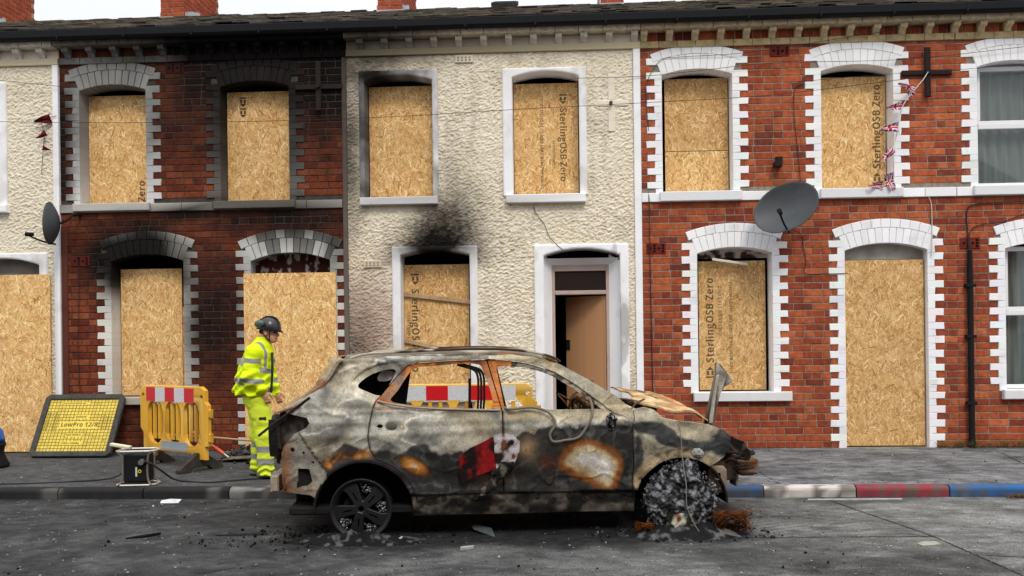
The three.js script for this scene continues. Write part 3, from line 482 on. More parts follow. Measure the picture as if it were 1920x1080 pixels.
// clean red brick house with white quoins
const openD = [
  { x0: 1.325, x1: 2.24, y0: 3.49, ys: 5.012, yc: 5.09, odd: 0 }, { x0: 3.365, x1: 4.285, y0: 3.49, ys: 5.012, yc: 5.09, odd: 0 },
  { x0: 1.755, x1: 2.725, y0: 0.885, ys: 2.685, yc: 2.765, odd: 1 }, { x0: 3.64, x1: 4.69, y0: 0.15, ys: 2.69, yc: 2.785, odd: 1, door: true },
];
const houseD = thing('terraced_house', 'clean red brick terraced house with bright white toothed quoins and four boarded openings', 'house', 'terraced houses');
wallShell(houseD, 1.05, 5.06, openD, mat.mortar, -0.004);
brickFront(houseD, 1.055, 5.058, openD, { seed: 12, paint: WHITE, bands: [[1.04, 5.06, 3.365, 3.487]], hidden: (x, y) => y < 0.75 && x < 2.2 });
bandBlocks(houseD, 'string_block', 1.055, 5.058, 3.368, 3.484, 0.03, 0.4, () => WHITE, 14);
for (const [a, b] of [[1.285, 2.34], [3.335, 4.375]]) sill(houseD, a, b, 3.491, 0.125, rgb(222, 224, 228), 0.085); sill(houseD, 1.69, 2.945, 0.885, 0.12, rgb(226, 226, 228), 0.08);
eaves(houseD, 1.055, 5.058, 1.1, 0.329, { len: 0.243, col: YELLOW, seed: 13 }, { bricks: true, seed: 18, tone: 0.85 }, rgb(214, 200, 166), rgb(216, 198, 158));
function airBrick(root, x, y, col = rgb(112, 46, 40)) { const v = new GB(); v.box(x - 0.125, x + 0.125, y - 0.07, y + 0.07, -0.02, 0.012, 0.006, col); for (let a = 0; a < 4; a++) for (let b = 0; b < 3; b++) if ((a + b) % 2 || b === 1) v.box(x - 0.09 + a * 0.055, x - 0.06 + a * 0.055, y - 0.048 + b * 0.038, y - 0.02 + b * 0.038, 0.0122, 0.0135, 0, rgb(30, 12, 10)); part('air_brick', v.build(), mat.brick, root); }
for (const [x, y] of [[2.85, 5.29], [1.23, 2.76], [1.86, 0.22]]) airBrick(houseD, x, y);
airBrick(houseB, -5.15 + 4.8, 5.29, rgb(60, 34, 30)); airBrick(houseB, -6.48 + 4.8, 2.72, rgb(96, 40, 36));
roof(houseD, 1.01, 5.06, 23); chimney(houseD, 0.71, 1.06, 33);
base(houseD, 3.05, 0, 0);

// red brick house at the right edge, still lived in
const openE = [{ x0: 5.33, x1: 6.27, y0: 3.49, ys: 5.012, yc: 5.09, odd: 0 }, { x0: 5.655, x1: 6.65, y0: 0.885, ys: 2.685, yc: 2.765, odd: 1 }];
const houseE = thing('terraced_house', 'red brick house at the right edge with white framed glass windows', 'house', 'terraced houses');
wallShell(houseE, 5.062, 9.0, openE, mat.mortar, -0.004);
brickFront(houseE, 5.064, 9.0, openE, { seed: 15, paint: WHITE, bands: [[5.06, 9.0, 3.365, 3.487]], hidden: (x) => x > 6.2 });
bandBlocks(houseE, 'string_block', 5.064, 9.0, 3.368, 3.484, 0.03, 0.4, () => WHITE, 19); sill(houseE, 5.26, 6.33, 3.491, 0.125, rgb(222, 224, 228), 0.085); sill(houseE, 5.6, 6.71, 0.885, 0.12, rgb(226, 226, 228), 0.085);
eaves(houseE, 5.064, 9.0, 5.05, 0.329, { len: 0.243, col: YELLOW, seed: 17 }, { bricks: true, seed: 28, tone: 0.85 }, rgb(214, 200, 166), rgb(216, 198, 158));
const glass = new THREE.MeshPhysicalMaterial({ transmission: 1, thickness: 0, roughness: 0.03, ior: 1.5, color: 0xf4f8f6 });
const net = new THREE.MeshPhysicalMaterial({ color: new THREE.Color().setRGB(0.26, 0.27, 0.28), transmission: 0.3, roughness: 1, thickness: 0 });
const upvc = std({ color: new THREE.Color().setRGB(0.8, 0.81, 0.82), roughness: 0.35 });
function sashWindow(root, x0, x1, y0, y1, ym, zf, curtain) {
  const g = new GB(), W = 0.055, w = new THREE.Group(); w.name = 'window'; root.add(w);
  g.box(x0, x0 + W, y0, y1, zf - 0.06, zf, 0.006); g.box(x1 - W, x1, y0, y1, zf - 0.06, zf, 0.006); g.box(x0 + W, x1 - W, y0, y0 + W, zf - 0.06, zf - 0.002, 0.006); g.box(x0 + W, x1 - W, y1 - W, y1, zf - 0.06, zf - 0.002, 0.006); g.box(x0 + W, x1 - W, ym - 0.035, ym + 0.035, zf - 0.06, zf + 0.012, 0.006);
  part('frame', g.build(), upvc, w); const s = new GB(); s.box(x0 + W, x1 - W, ym + 0.035, ym + 0.075, zf - 0.045, zf - 0.006, 0.006); s.box(x0 + W, x0 + W + 0.035, ym + 0.075, y1 - W, zf - 0.045, zf - 0.006, 0.006); s.box(x1 - W - 0.035, x1 - W, ym + 0.075, y1 - W, zf - 0.045, zf - 0.006, 0.006); part('sash', s.build(), upvc, w);
  for (const [a, b] of [[y0 + W, ym - 0.035], [ym + 0.075, y1 - W]]) part('pane', boxGeo(x0 + W, x1 - W, a, b, zf - 0.036, zf - 0.032, 0), glass, w);
  if (curtain) part('curtain', sheet((a, b) => Math.min(a - x0, x1 - a, b - y0, y1 - b), x0, x1, y0, y1, 0.02, (a, b) => [a, b, zf - 0.16 + 0.018 * Math.sin(a * 46 + 1.5 * Math.sin(b * 3)) + 0.01 * Math.sin(a * 91)]), net, w);
}
sashWindow(houseE, 5.345, 6.255, 3.492, 5.05, 4.28, -0.13, true); sashWindow(houseE, 5.67, 6.635, 0.887, 2.72, 1.87, -0.13, true);
roof(houseE, 5.06, 9.0, 24); airBrick(houseE, 5.22, 2.76);
base(houseE, 7.03, 0, 0);

// cream house at the left edge
const openA = [{ x0: -8.5, x1: -7.6, y0: 3.49, ys: 5.035, yc: 5.11 }, { x0: -8.1, x1: -7.04, y0: 0.15, ys: 2.68, yc: 2.775, door: true }];
const houseA = thing('terraced_house', 'cream roughcast house at the left edge with peeling white corner strip', 'house', 'terraced houses');
wallShell(houseA, -10.62, -6.83, openA, mat.mortar, -0.02);
part('roughcast', roughcast(-8.4, -6.83, 0.15, 5.366, openA, (x, y) => mix(CREAM, rgb(222, 211, 186), fbm(x * 3, y * 3, 3, 91)), 91, 0.06), mat.render, houseA);
part('roughcast_end', boxGeo(-10.62, -8.4, 0.15, 5.366, -0.02, 0.006, 0, CREAM), mat.render, houseA);
surround(houseA, openA[0], -8.62, -7.473, 3.49, 5.165, cWhite(() => 0.02)); surround(houseA, openA[1], -8.23, -6.927, 0.15, 2.845, cWhite(() => 0.04)); sill(houseA, -8.66, -7.45, 3.492, 0.1, WHITE, 0.1);
sashWindow(houseA, -8.49, -7.61, 3.492, 5.05, 4.28, -0.13, true);
eaves(houseA, -10.62, -6.745, -10.55, 0.327, null, { col: CREAM }, rgb(226, 220, 206), rgb(228, 224, 214));
part('frieze_band', boxGeo(-10.62, -6.745, 5.371, 5.457, -0.02, 0.047, 0.006, rgb(222, 210, 176)), mat.render, houseA);
part('pilaster_strip', boxGeo(-6.828, -6.747, 0.15, 5.368, -0.03, 0.045, 0.008, (x, y) => mix(WHITE, rgb(120, 108, 96), 0.7 * step(0.5, 0.62, fbm(x * 12, y * 9, 3, 66)) * step(4.2, 2.5, y))), mat.painted, houseA);
roof(houseA, -10.62, -6.76, 25); chimney(houseA, -10.29, -9.88, 34);
base(houseA, -8.7, 0, 0);

// arched heads of the old frames, behind the arches
function head(root, shift, o, yb, z, col) { const f = polySD(openingPts(o)), m = part('frame_head', sheet((x, y) => Math.min(f(x, y) + 0.004, y - yb), o.x0, o.x1, yb - 0.002, o.yc + 0.01, 0.016, (x, y) => [x, y, z], col, 0.05, [0, 0, -1]), mat.painted, root); m.position.x -= shift; }
head(houseD, 3.05, openD[3], 2.583, -0.14, (x, y) => mix(rgb(196, 192, 186), rgb(150, 144, 136), fbm(x * 8, y * 8, 3, 71))); head(houseD, 3.05, openD[2], 2.64, -0.262, (x, y) => mix(rgb(200, 196, 188), rgb(70, 50, 44), step(0.45, 0.6, fbm(x * 9, y * 12, 3, 72))));
head(houseB, -4.8, openB[3], 2.53, -0.2, (x, y) => mix(rgb(70, 36, 30), rgb(180, 174, 168), step(0.6, 0.68, fbm(x * 16, y * 12, 3, 73)))); head(houseA, -8.7, openA[1], 2.56, -0.16, (x, y) => mix(rgb(160, 154, 148), rgb(120, 112, 108), fbm(x * 8, y * 8, 3, 74)));
// gutter along the whole row, downpipe
{
  const s = toPath([[0.2, 5.7], [0.2, 5.645], [0.225, 5.632], [0.29, 5.632], [0.318, 5.66], [0.322, 5.745], [0.31, 5.752], [0.3, 5.745], [0.296, 5.67], [0.28, 5.65], [0.23, 5.65], [0.215, 5.66], [0.215, 5.7]], THREE.Shape);
  const g = new THREE.ExtrudeGeometry(s, { depth: 19.5, bevelEnabled: false }); g.rotateY(-Math.PI / 2); g.translate(9, 0, 0);
  const o = thing('gutter', 'long black plastic gutter running under the slates of the whole row', 'gutter'); part('trough', g, mat.black, o);
  part('fascia', boxGeo(-10.5, 9, 5.674, 5.76, 0.1, 0.196, 0.004), mat.black, o);
  for (let x = -10.2; x < 9; x += 0.9) part('gutter_clip', boxGeo(x - 0.012, x + 0.012, 5.628, 5.756, 0.2, 0.3255, 0.004), mat.black, o);
  base(o, 0, 5.63, 0.2);
  const d = thing('downpipe', 'black vertical drainpipe on the red brick wall at the right', 'drainpipe');
  part('pipe', at(new THREE.CylinderGeometry(0.036, 0.036, 2.1, 16), 5.2, 1.22, 0.055), mat.black, d); part('hopper', at(new THREE.CylinderGeometry(0.03, 0.036, 0.4, 16), 5.2, 2.47, 0.055), mat.black, d);
  for (const y of [0.7, 1.55, 2.2]) part('pipe_clip', boxGeo(5.14, 5.26, y, y + 0.04, 0.006, 0.094, 0.004), mat.black, d);
  part('shoe', at(new THREE.CylinderGeometry(0.042, 0.042, 0.12, 16), 5.2, 0.21, 0.055), mat.black, d);
  base(d, 5.2, 0.15, 0.055);
}

// ---------------------------------------------------------------- boards
const T = 'SterlingOSB Zero', R90 = Math.PI / 2;
board(-6.468, -5.556, 3.5, 5.006, -0.24, 101, 'board in the scorched house upper window nearest the cream house at the left, cut-off lettering', [{ str: 'SB Zero', x: 0.73, y: -0.16, size: 0.138, rot: -R90, alpha: 0.62 }]);
board(-4.53, -3.61, 3.5, 5.01, -0.24, 102, 'board in the blackened upper window beside the iron cross on the scorched house', [{ str: '', logo: true, x: 0.22, y: 1.44, size: 0.12, rot: R90 }, { str: '', logo: true, x: 0.22, y: 1.29, size: 0.12, rot: R90 }, { str: '..|..', x: 0.52, y: 1.44, size: 0.07, rot: R90, bold: false, alpha: 0.6 }]);
board(-6.045, -5.19, 0.89, 2.623, -0.24, 103, 'board in the scorched house lower window, above the angled yellow barrier');
{ const o = thing('osb_board', 'board mostly hidden behind the scorched house lower window board, a thin pale edge', 'board', 'wood strand boards over the openings'); part('panel', boardGeo(-6.056, -5.165, 0.95, 2.1, -0.263), osb(0.94, 0.95, 113), o); base(o, -5.6, 0.95, -0.263); }
board(-4.235, -2.99, 0.16, 2.52, 0.04, 104, 'tall wide board behind the worker, covering the doorway of the scorched house');
board(-2.575, -1.69, 3.5, 5.03, -0.24, 105, 'board in the grey-stained upper window of the cream house, above the soot plume');
board(-0.618, 0.24, 3.5, 5.019, -0.24, 106, 'lettered board in the clean white-framed upper window above the open door', [{ str: T, logo: true, x: 0.66, y: 1.37, size: 0.125, rot: R90, alpha: 0.6, spread: 0.98 }, { str: 'OSB3 EN300 E1 CE 0502 LOAD BEARING BOARD', x: 0.37, y: 1.32, size: 0.055, rot: R90, alpha: 0.5 }, { str: 'STRENGTH AXIS', x: 0.53, y: 0.75, size: 0.05, rot: R90, alpha: 0.45 }]);
board(-2.127, -1.25, 0.9, 2.619, -0.24, 107, 'board with two timber strips across it, behind the car in the cream house lower window', [{ str: T, logo: true, x: 0.15, y: 1.6, size: 0.14, rot: R90, alpha: 0.66 }, { str: 'OSB3 EN300 E1', x: 0.06, y: 1.05, size: 0.05, rot: R90, alpha: 0.6 }]);
board(1.39, 2.222, 3.5, 4.066, -0.24, 108, 'short lower board of the two in the upper window nearest the white corner strip');
board(1.39, 2.222, 4.072, 5.03, -0.241, 118, 'taller upper board of the two in the upper window nearest the white corner strip');
board(3.43, 4.268, 3.5, 4.996, -0.24, 109, 'board with large upright lettering, beside the string of flags in the upper window', [{ str: T, logo: true, x: 0.72, y: 0.08, size: 0.138, rot: -R90, alpha: 0.62 }]);
board(1.808, 2.683, 0.895, 2.605, -0.24, 110, 'lettered board behind the bent metal strut, in the lower window under the round satellite dish', [{ str: T, logo: true, x: 0.14, y: 0.16, size: 0.14, rot: -R90, alpha: 0.62 }, { str: 'OSB3 EN300 E1 CE 0502', x: 0.28, y: 0.72, size: 0.06, rot: -R90, alpha: 0.55 }, { str: 'LOAD BEARING BOARD FOR USE IN HUMID', x: 0.42, y: 0.22, size: 0.06, rot: -R90, alpha: 0.5 }]);
board(3.655, 4.672, 0.165, 2.575, -0.08, 111, 'tall unmarked board filling the white toothed doorway near the drainpipe', [], 0.98);
board(-7.98, -6.875, 0.165, 2.551, 0.065, 112, 'tall board over the doorway of the cream house at the left edge');
// ---------------------------------------------------------------- road, pavement, kerb
function charred(x, z) { // soot, ash and molten plastic left on the ground round the burnt car
  const n = fbm(x * 1.6, z * 1.6, 5, 51), n2 = fbm(x * 5, z * 5, 4, 57), dx = Math.max(0, Math.abs(x + 0.55) - 1.75), dz = Math.max(0, Math.abs(z - 3.95) - 0.75);
  const d = Math.hypot(dx, dz) + (n - 0.5) * 0.9 + (n2 - 0.5) * 0.25;
  return Math.max(1 - step(0.05, 0.6, d), 0.55 * (1 - step(0.2, 1.6, d + 0.4)), 0.74 * step(0.8, -2.4, x + (n - 0.5) * 3) * (0.5 + 0.8 * n2));
}
function groundTex(w, h, x0, x1, z0, z1, fn) {
  const d = new Uint8Array(w * h * 4);
  for (let j = 0; j < h; j++) for (let i = 0; i < w; i++) { const c = fn(lerp(x0, x1, (i + 0.5) / w), lerp(z0, z1, (j + 0.5) / h)), k = (j * w + i) * 4; d[k] = clamp(c[0], 0, 255); d[k + 1] = clamp(c[1], 0, 255); d[k + 2] = clamp(c[2], 0, 255); d[k + 3] = 255; }
  const t = new THREE.DataTexture(d, w, h); t.magFilter = THREE.LinearFilter; t.minFilter = THREE.LinearMipmapLinearFilter; t.colorSpace = THREE.SRGBColorSpace; t.needsUpdate = true; return t;
}
const segD = (x, z, a, b) => { const ex = b[0] - a[0], ez = b[1] - a[1], t = clamp(((x - a[0]) * ex + (z - a[1]) * ez) / (ex * ex + ez * ez)); return Math.hypot(x - a[0] - ex * t, z - a[1] - ez * t); };
const slab = polySD([[-9, 2.7], [2.55, 2.7], [2.83, 3.1], [2.95, 4.56], [1.2, 4.6], [0.4, 4.85], [-1.2, 4.95], [-2.4, 5.6], [-9, 5.9]]);
const slab2 = polySD([[2.86, 2.7], [9.1, 2.7], [9.1, 9], [3.3, 9], [3.05, 5.3], [2.97, 4.5]]);
const roadTex = groundTex(2048, 940, -9, 9, 2.7, 11, (x, z) => {
  const n = fbm(x * 0.9, z * 0.9, 5, 71), g = fbm(x * 11, z * 15, 4, 73), f = hash(Math.floor(x * 140), Math.floor(z * 140), 5), sp = hash(Math.floor(x * 70), Math.floor(z * 70), 15);
  const inA = slab(x, z) > 0, inB = slab2(x, z) > 0, worn = step(0.5, 0.66, fbm(x * 1.3 + 4, z * 2.6, 4, 77));
  let c = inA ? lerp(102, 120, worn) : inB ? lerp(110, 128, worn) : lerp(96, 108, n);
  c += (g - 0.5) * 34 + (n - 0.5) * 26 + (f - 0.5) * 34 + 30 * (fbm(x * 4.5, z * 6.5, 5, 79) - 0.5) + 14 * step(0.6, 0.68, fbm(x * 6, z * 14, 3, 81)) - 16 * step(0.58, 0.7, fbm(x * 2.2 + 7, z * 4, 4, 83));
  if (inA && x > 1.4 && z < 4.56) c += 9 * Math.sin((x * 0.55 + z) * 58 + 3 * n) * worn;   // brushed concrete
  const tyre = Math.exp(-(((z - 6.0 - 0.1 * n) / 0.5) ** 2)) * 10; c -= tyre;
  let q = [c, c, c - 2];
  const wob = 0.012 * (fbm(x * 14, z * 14, 2, 3) - 0.5);
  for (const [a, b, w] of [[[2.55, 2.72], [2.97, 4.56], 0.013], [[2.97, 4.56], [3.05, 5.4], 0.01], [[3.05, 5.4], [3.4, 9], 0.01], [[1.1, 4.6], [2.97, 4.56], 0.014], [[3.1, 5.2], [4.6, 5.5], 0.012], [[-2.4, 5.6], [-3.3, 6.4], 0.012]]) { const dd = segD(x, z, a, b) + wob; if (dd < w) q = q.map((v) => v * 0.42); }
  const wet = step(0.56, 0.7, fbm(x * 0.7 + 8, z * 1.1, 4, 88)) * 0.25; q = q.map((v) => v * (1 - wet));
  const k = charred(x, z); q = [lerp(q[0], 24 + 36 * g, k), lerp(q[1], 24 + 36 * g, k), lerp(q[2], 26 + 36 * g, k)];
  if (sp > 0.9975 && f > 0.3) q = [188, 190, 188]; else if (sp < 0.004) q = q.map((v) => v * 0.6);
  return q;
});
const roadRough = dataTex(512, (u, v) => 0.35 * tileF(u, v, 40, 61) + 0.65 * tileN(u, v, 170, 66), 1.3);
{
  const plane = (x0, x1, y, z0, z1, y2 = y) => { const g = new THREE.BufferGeometry(); g.setAttribute('position', new THREE.Float32BufferAttribute([x0, y2, z0, x1, y2, z0, x1, y, z1, x0, y, z1], 3)); g.setAttribute('uv', new THREE.Float32BufferAttribute([0, 0, 1, 0, 1, 1, 0, 1], 2)); g.setIndex([0, 3, 2, 0, 2, 1]); g.computeVertexNormals(); return g; };
  const b2 = roadRough.clone(); b2.repeat.set(18 / 1.3, 8.3 / 1.3);
  struct('ground', plane(-300, 300, -0.03, -300, 300), std({ color: new THREE.Color().setRGB(0.09, 0.09, 0.09), roughness: 1 }));
  struct('road', plane(-9, 9, 0, 2.7, 11), std({ map: roadTex, bumpMap: b2, bumpScale: 0.02, roughness: 0.86 }));
  for (const s of [-1, 1]) struct('road', plane(s < 0 ? -60 : 9, s < 0 ? -9 : 60, 0, 2.7, 11), std({ color: new THREE.Color().setRGB(0.13, 0.13, 0.128), roughness: 0.9 }));
  const paveTex = groundTex(2048, 310, -9, 9, 0, 2.64, (x, z) => {
    const n = fbm(x * 1.1 + 3, z * 1.4, 5, 171), g = fbm(x * 11, z * 15, 4, 173), f = hash(Math.floor(x * 140), Math.floor(z * 140), 25), sp = hash(Math.floor(x * 75), Math.floor(z * 75), 35);
    let c = 112 + (g - 0.5) * 56 + (n - 0.5) * 36 + (f - 0.5) * 34 + 46 * (fbm(x * 4, z * 11, 4, 179) - 0.5); const st = step(0.55, 0.7, fbm(x * 2.3, z * 3.1, 4, 178)) * 0.2; c *= 1 - st;
    for (const [a, b] of [[[2.0, 0.1], [2.2, 2.6]], [[5.4, 0.2], [5.0, 2.6]], [[-5, 1.7], [-2, 1.75]]]) if (segD(x, z, a, b) + 0.012 * (g - 0.5) < 0.009) c *= 0.5;
    const k = Math.max(charred(x, z), 0.8 * step(1.8, 0.6, x + (n - 0.5) * 1.2)); c = lerp(c, 60 + 34 * (g - 0.5) + 20 * n, k);
    return sp > 0.9962 && f > 0.3 ? [186, 186, 182] : [c, c, c + 1];
  });
  const b3 = roadRough.clone(); b3.repeat.set(18 / 1.3, 2.64 / 1.3);
  struct('pavement', plane(-9, 9, 0.106, 0.0, 2.638, 0.152), std({ map: paveTex, bumpMap: b3, bumpScale: 0.012, roughness: 0.9 }));
  // kerb stones
  const K = new THREE.Group(); K.name = 'kerb'; K.userData.kind = 'structure'; scene.add(K);
  const prof = [[2.636, -0.05], [2.76, -0.05], [2.762, 0.072], [2.755, 0.092], [2.738, 0.106], [2.715, 0.111], [2.636, 0.111]], r = rng(9);
  const colour = { blue: rgb(56, 100, 152), white: rgb(206, 200, 192), red: rgb(146, 62, 70), grey: rgb(70, 69, 68), soot: rgb(44, 44, 45) };
  for (let k = -9; k < 8; k++) {
    const x0 = 2.0 + k * 0.912 + 0.006, x1 = x0 + 0.9, kind = k >= -1 ? ['blue', 'white', 'red'][(k + 31) % 3] : k === -6 ? 'grey' : 'soot', g = new GB(), N = 14;
    const col = (x, y, z) => { const n = fbm(x * 17, y * 40 + z * 30, 4, 7), n2 = fbm(x * 3, z * 9, 3, 17); let c = mix(colour[kind], colour[kind].map((v) => v * 0.72), n); if (kind === 'blue' || kind === 'red' || kind === 'white') c = mix(c, rgb(92, 88, 84), step(0.5, 0.62, n) * 0.8); if (kind === 'grey') c = mix(c, rgb(190, 188, 184), step(0.5, 0.62, n) * 0.35); if (kind === 'soot') c = mix(c, rgb(104, 102, 99), step(0.58, 0.72, n2) * 0.6); if (k === -1) c = mix(c, rgb(60, 66, 78), 0.5); if (y < 0.035) c = mix(c, rgb(58, 54, 50), 0.8 * step(0.35, 0.6, n)); return c; };
    for (let i = 0; i < N; i++) for (let j = 0; j < prof.length - 1; j++) { const a = lerp(x0, x1, i / N), b = lerp(x0, x1, (i + 1) / N), p = prof[j], q = prof[j + 1], w = (x, z) => 0.004 * (fbm(x * 7, z * 30, 2, k + 40) - 0.5); g.quad([a, p[1] + w(a, p[0]), p[0] + w(a, p[1] + 3)], [b, p[1] + w(b, p[0]), p[0] + w(b, p[1] + 3)], [b, q[1] + w(b, q[0]), q[0] + w(b, q[1] + 3)], [a, q[1] + w(a, q[0]), q[0] + w(a, q[1] + 3)], col); }
    for (const x of [x0, x1]) g.quad([x, -0.05, 2.637], [x, -0.05, 2.76], [x, 0.09, 2.757], [x, 0.11, 2.637], col);
    part('kerb_stone', g.build(), mat.painted, K);
  }
  // the other side of the street, at the photographer's back
  struct('pavement', plane(-60, 60, 0.12, 11, 14.0), std({ color: new THREE.Color().setRGB(0.13, 0.13, 0.13), roughness: 0.95 }));
  for (let k = -3; k < 3; k++) {
    const o = thing('opposite_house', 'brick terraced house across the street, behind the viewer', 'house', 'houses across the street'), g = new GB(), x0 = k * 4.2, x1 = x0 + 4.19;
    g.box(x0, x1, 0, 5.7, 14.0, 14.3, 0, rgb(150, 82, 58)); g.box(x0, x1, 0, 5.7, 21.2, 21.5, 0, rgb(150, 82, 58)); part('wall', g.build(), mat.brick, o);
    const q = new GB(); q.quad([x0, 5.7, 13.8], [x1, 5.7, 13.8], [x1, 7.4, 17.8], [x0, 7.4, 17.8], rgb(70, 70, 72)); q.quad([x1, 5.7, 21.7], [x0, 5.7, 21.7], [x0, 7.4, 17.8], [x1, 7.4, 17.8], rgb(70, 70, 72)); part('roof', q.build(), mat.stone, o);
    for (const [a, b, c, d] of [[0.5, 1.4, 3.5, 5.0], [2.6, 3.5, 3.5, 5.0], [0.6, 1.6, 0.9, 2.6], [2.6, 3.5, 0.15, 2.5]]) { const f = new GB(); f.box(x0 + a, x0 + b, c, d, 13.97, 14.01, 0, rgb(225, 226, 228)); const w = part(c < 0.5 ? 'door' : 'window', f.build(), mat.painted, o); const p = new GB(); p.box(x0 + a + 0.07, x0 + b - 0.07, c + 0.07, d - 0.07, 13.95, 13.969, 0, rgb(40, 46, 52)); part('pane', p.build(), mat.black, w); }
    base(o, x0 + 2.1, 0, 14);
  }
}
// ---------------------------------------------------------------- the burnt-out car; local x along the car, z towards the road's middle
const car = thing('burnt_out_car', 'burnt-out family car, bare ash-grey and rusty shell on melted wheels at the kerb', 'car');
car.position.set(-1.664, 0, 4.714); car.rotation.y = Math.atan2(0.278, 2.619);
{
  const ASH = rgb(180, 178, 166), PALE = rgb(244, 241, 228), GREY = rgb(120, 119, 111), CHAR = rgb(40, 40, 42), RUST = rgb(168, 102, 48), ORANGE = rgb(222, 146, 54), TAN = rgb(232, 210, 164), BROWN = rgb(88, 62, 44);
  const table = (xs, ys) => (x) => { if (x <= xs[0]) return ys[0]; for (let k = 1; k < xs.length; k++) if (x < xs[k]) return lerp(ys[k - 1], ys[k], sm((x - xs[k - 1]) / (xs[k] - xs[k - 1]))); return ys[ys.length - 1]; };
  const vert = table([0.15, 0.25, 0.4, 0.6, 0.8, 0.95, 1.04, 1.08, 1.46, 1.54], [-0.075, -0.055, -0.03, 0.0, 0.018, 0.002, -0.03, -0.05, -0.215, -0.30]);
  const archR = [0.02, 0.235, 0.405], archF = [2.655, 0.235, 0.395];
  const belowDiag = (s, y) => (s + 0.56) * 0.311 + (y - 0.9) * 0.222 < 0.012 && s < -0.28;          // where the bumper was
  const T = (s, y) => {
    let t = vert(y) - 0.17 * clamp((0.1 - s) / 0.8) ** 2.3 - 0.3 * clamp((s - 2.6) / 0.6) ** 2;
    for (const a of [archR, archF]) t += 0.022 * Math.exp(-(((Math.hypot(s - a[0], y - a[1]) - a[2] - 0.012) / 0.035) ** 2));
    t -= 0.028 * gauss(s, y, 1.2, 0.5, 0.95, 0.11); t += 0.012 * Math.exp(-(((y - 0.86 - 0.03 * s) / 0.035) ** 2));
    if (y < 0.36 && s > 0.3 && s < 2.4) t -= 0.02;
    if (belowDiag(s, y)) t -= 0.022;
    const cr = Math.abs(fbm(s * 2.6 + 1, y * 3.4, 3, 207) - 0.5); t += 0.007 * (1 - step(0.0, 0.04, cr)) - 0.006 * step(0.1, 0.2, cr);
    return t + (fbm(s * 3.1 + 2, y * 3.1, 3, 201) - 0.5) * 0.03 + (fbm(s * 13, y * 13, 2, 203) - 0.5) * 0.007 - (s > 2.25 ? 0.05 * (fbm(s * 5, y * 6, 2, 205) - 0.5) : 0);
  };
  const arcPts = (a, r, t0, t1, n) => Array.from({ length: n }, (_, k) => { const t = lerp(t0, t1, k / (n - 1)); return [a[0] + r * Math.cos(t), a[1] + r * Math.sin(t)]; });
  const rearDoorPts = [[0.125, 1.13], [0.165, 1.17], [0.3, 1.33], [0.385, 1.415], [0.47, 1.435], [0.7, 1.45], [1.045, 1.458], [1.09, 1.3], [1.166, 1.03], [1.17, 0.372], [1.0, 0.385], [0.85, 0.385], [0.7, 0.36], [0.58, 0.325], [0.46, 0.295], ...arcPts(archR, 0.445, 0.14, 1.32, 9), [0.085, 0.75], [0.07, 0.85], [0.08, 0.95], [0.1, 1.05]];
  const frontDoorPts = [[1.055, 1.458], [1.2, 1.452], [1.377, 1.425], [1.5, 1.39], [1.625, 1.34], [1.77, 1.25], [1.896, 1.158], [2.04, 1.045], [2.1, 1.0], [2.19, 0.985], [2.245, 0.94], [2.252, 0.6], [2.245, 0.3], [2.12, 0.335], [1.8, 0.36], [1.4, 0.372], [1.178, 0.372], [1.174, 1.03], [1.1, 1.3]];
  const rearDoor = polySD(rearDoorPts), frontDoor = polySD(frontDoorPts);
  const sootLine = table([-0.8, -0.42, -0.3, -0.12, 0.08, 0.22, 0.32, 0.5, 0.66, 0.9, 1.15, 1.4, 1.6, 1.9, 2.2, 2.26], [0.2, 0.25, 0.66, 0.79, 0.72, 0.76, 0.70, 0.79, 0.7, 0.7, 0.78, 0.86, 0.9, 0.92, 0.93, 0.93]);
  const heat = polySD(smooth([[1.64, 0.6], [1.72, 0.75], [1.84, 0.79], [2.02, 0.74], [2.16, 0.62], [2.13, 0.45], [2.06, 0.36], [1.9, 0.44], [1.74, 0.5]], 5));
  const rot = (s, y, cx, cy, a, rx, ry) => { const u = (s - cx) * Math.cos(a) + (y - cy) * Math.sin(a), v = -(s - cx) * Math.sin(a) + (y - cy) * Math.cos(a); return Math.exp(-((u / rx) ** 2) - (v / ry) ** 2); };
  function burn(s, y) { // what the fire left on the bare sheet: ash, oxide, soot, rust; plus darkened door gaps
    const a = fbm(s * 2.3, y * 2.3, 3, 211), ws = s + 0.35 * (a - 0.5), wy = y + 0.3 * (fbm(s * 2.3 + 9, y * 2.3, 3, 213) - 0.5), n = fbm(ws * 4, wy * 6, 4, 215), f = fbm(s * 26, y * 26, 3, 217), ridge = Math.abs(fbm(ws * 3.2, wy * 7, 4, 219) - 0.5) * 2;
    let c = mix(GREY, ASH, step(0.3, 0.6, n)); c = mix(c, PALE, 0.75 * (1 - step(0.0, 0.13, ridge)) * step(0.35, 0.6, a)); c = mix(c, TAN, 0.28 * step(0.52, 0.7, fbm(ws * 2.5 + 5, wy * 4, 3, 221)));
    c = c.map((v) => v * (0.82 + 0.36 * f));
    const wing = s > 2.25; if (wing) c = mix(c, mix(rgb(160, 152, 128), rgb(210, 198, 166), n), 0.6);
    const yb = sootLine(s) + 0.1 * (n - 0.5) + 0.06 * (f - 0.5);
    let k = wing ? 0 : step(yb + 0.016, yb - 0.016, y); if (s < -0.36) k *= step(-0.5, -0.36, s);
    const veins = (1 - step(0.0, 0.09, Math.abs(fbm(s * 5, y * 4, 4, 223) - 0.5) * 2)) * 0.6 + 0.3 * step(0.5, 0.8, fbm(s * 3, y * 9, 3, 225));
    c = mix(c, mix(CHAR, rgb(120, 122, 120), veins * 0.7).map((v) => v * (0.7 + 0.6 * f)), k * 0.96);
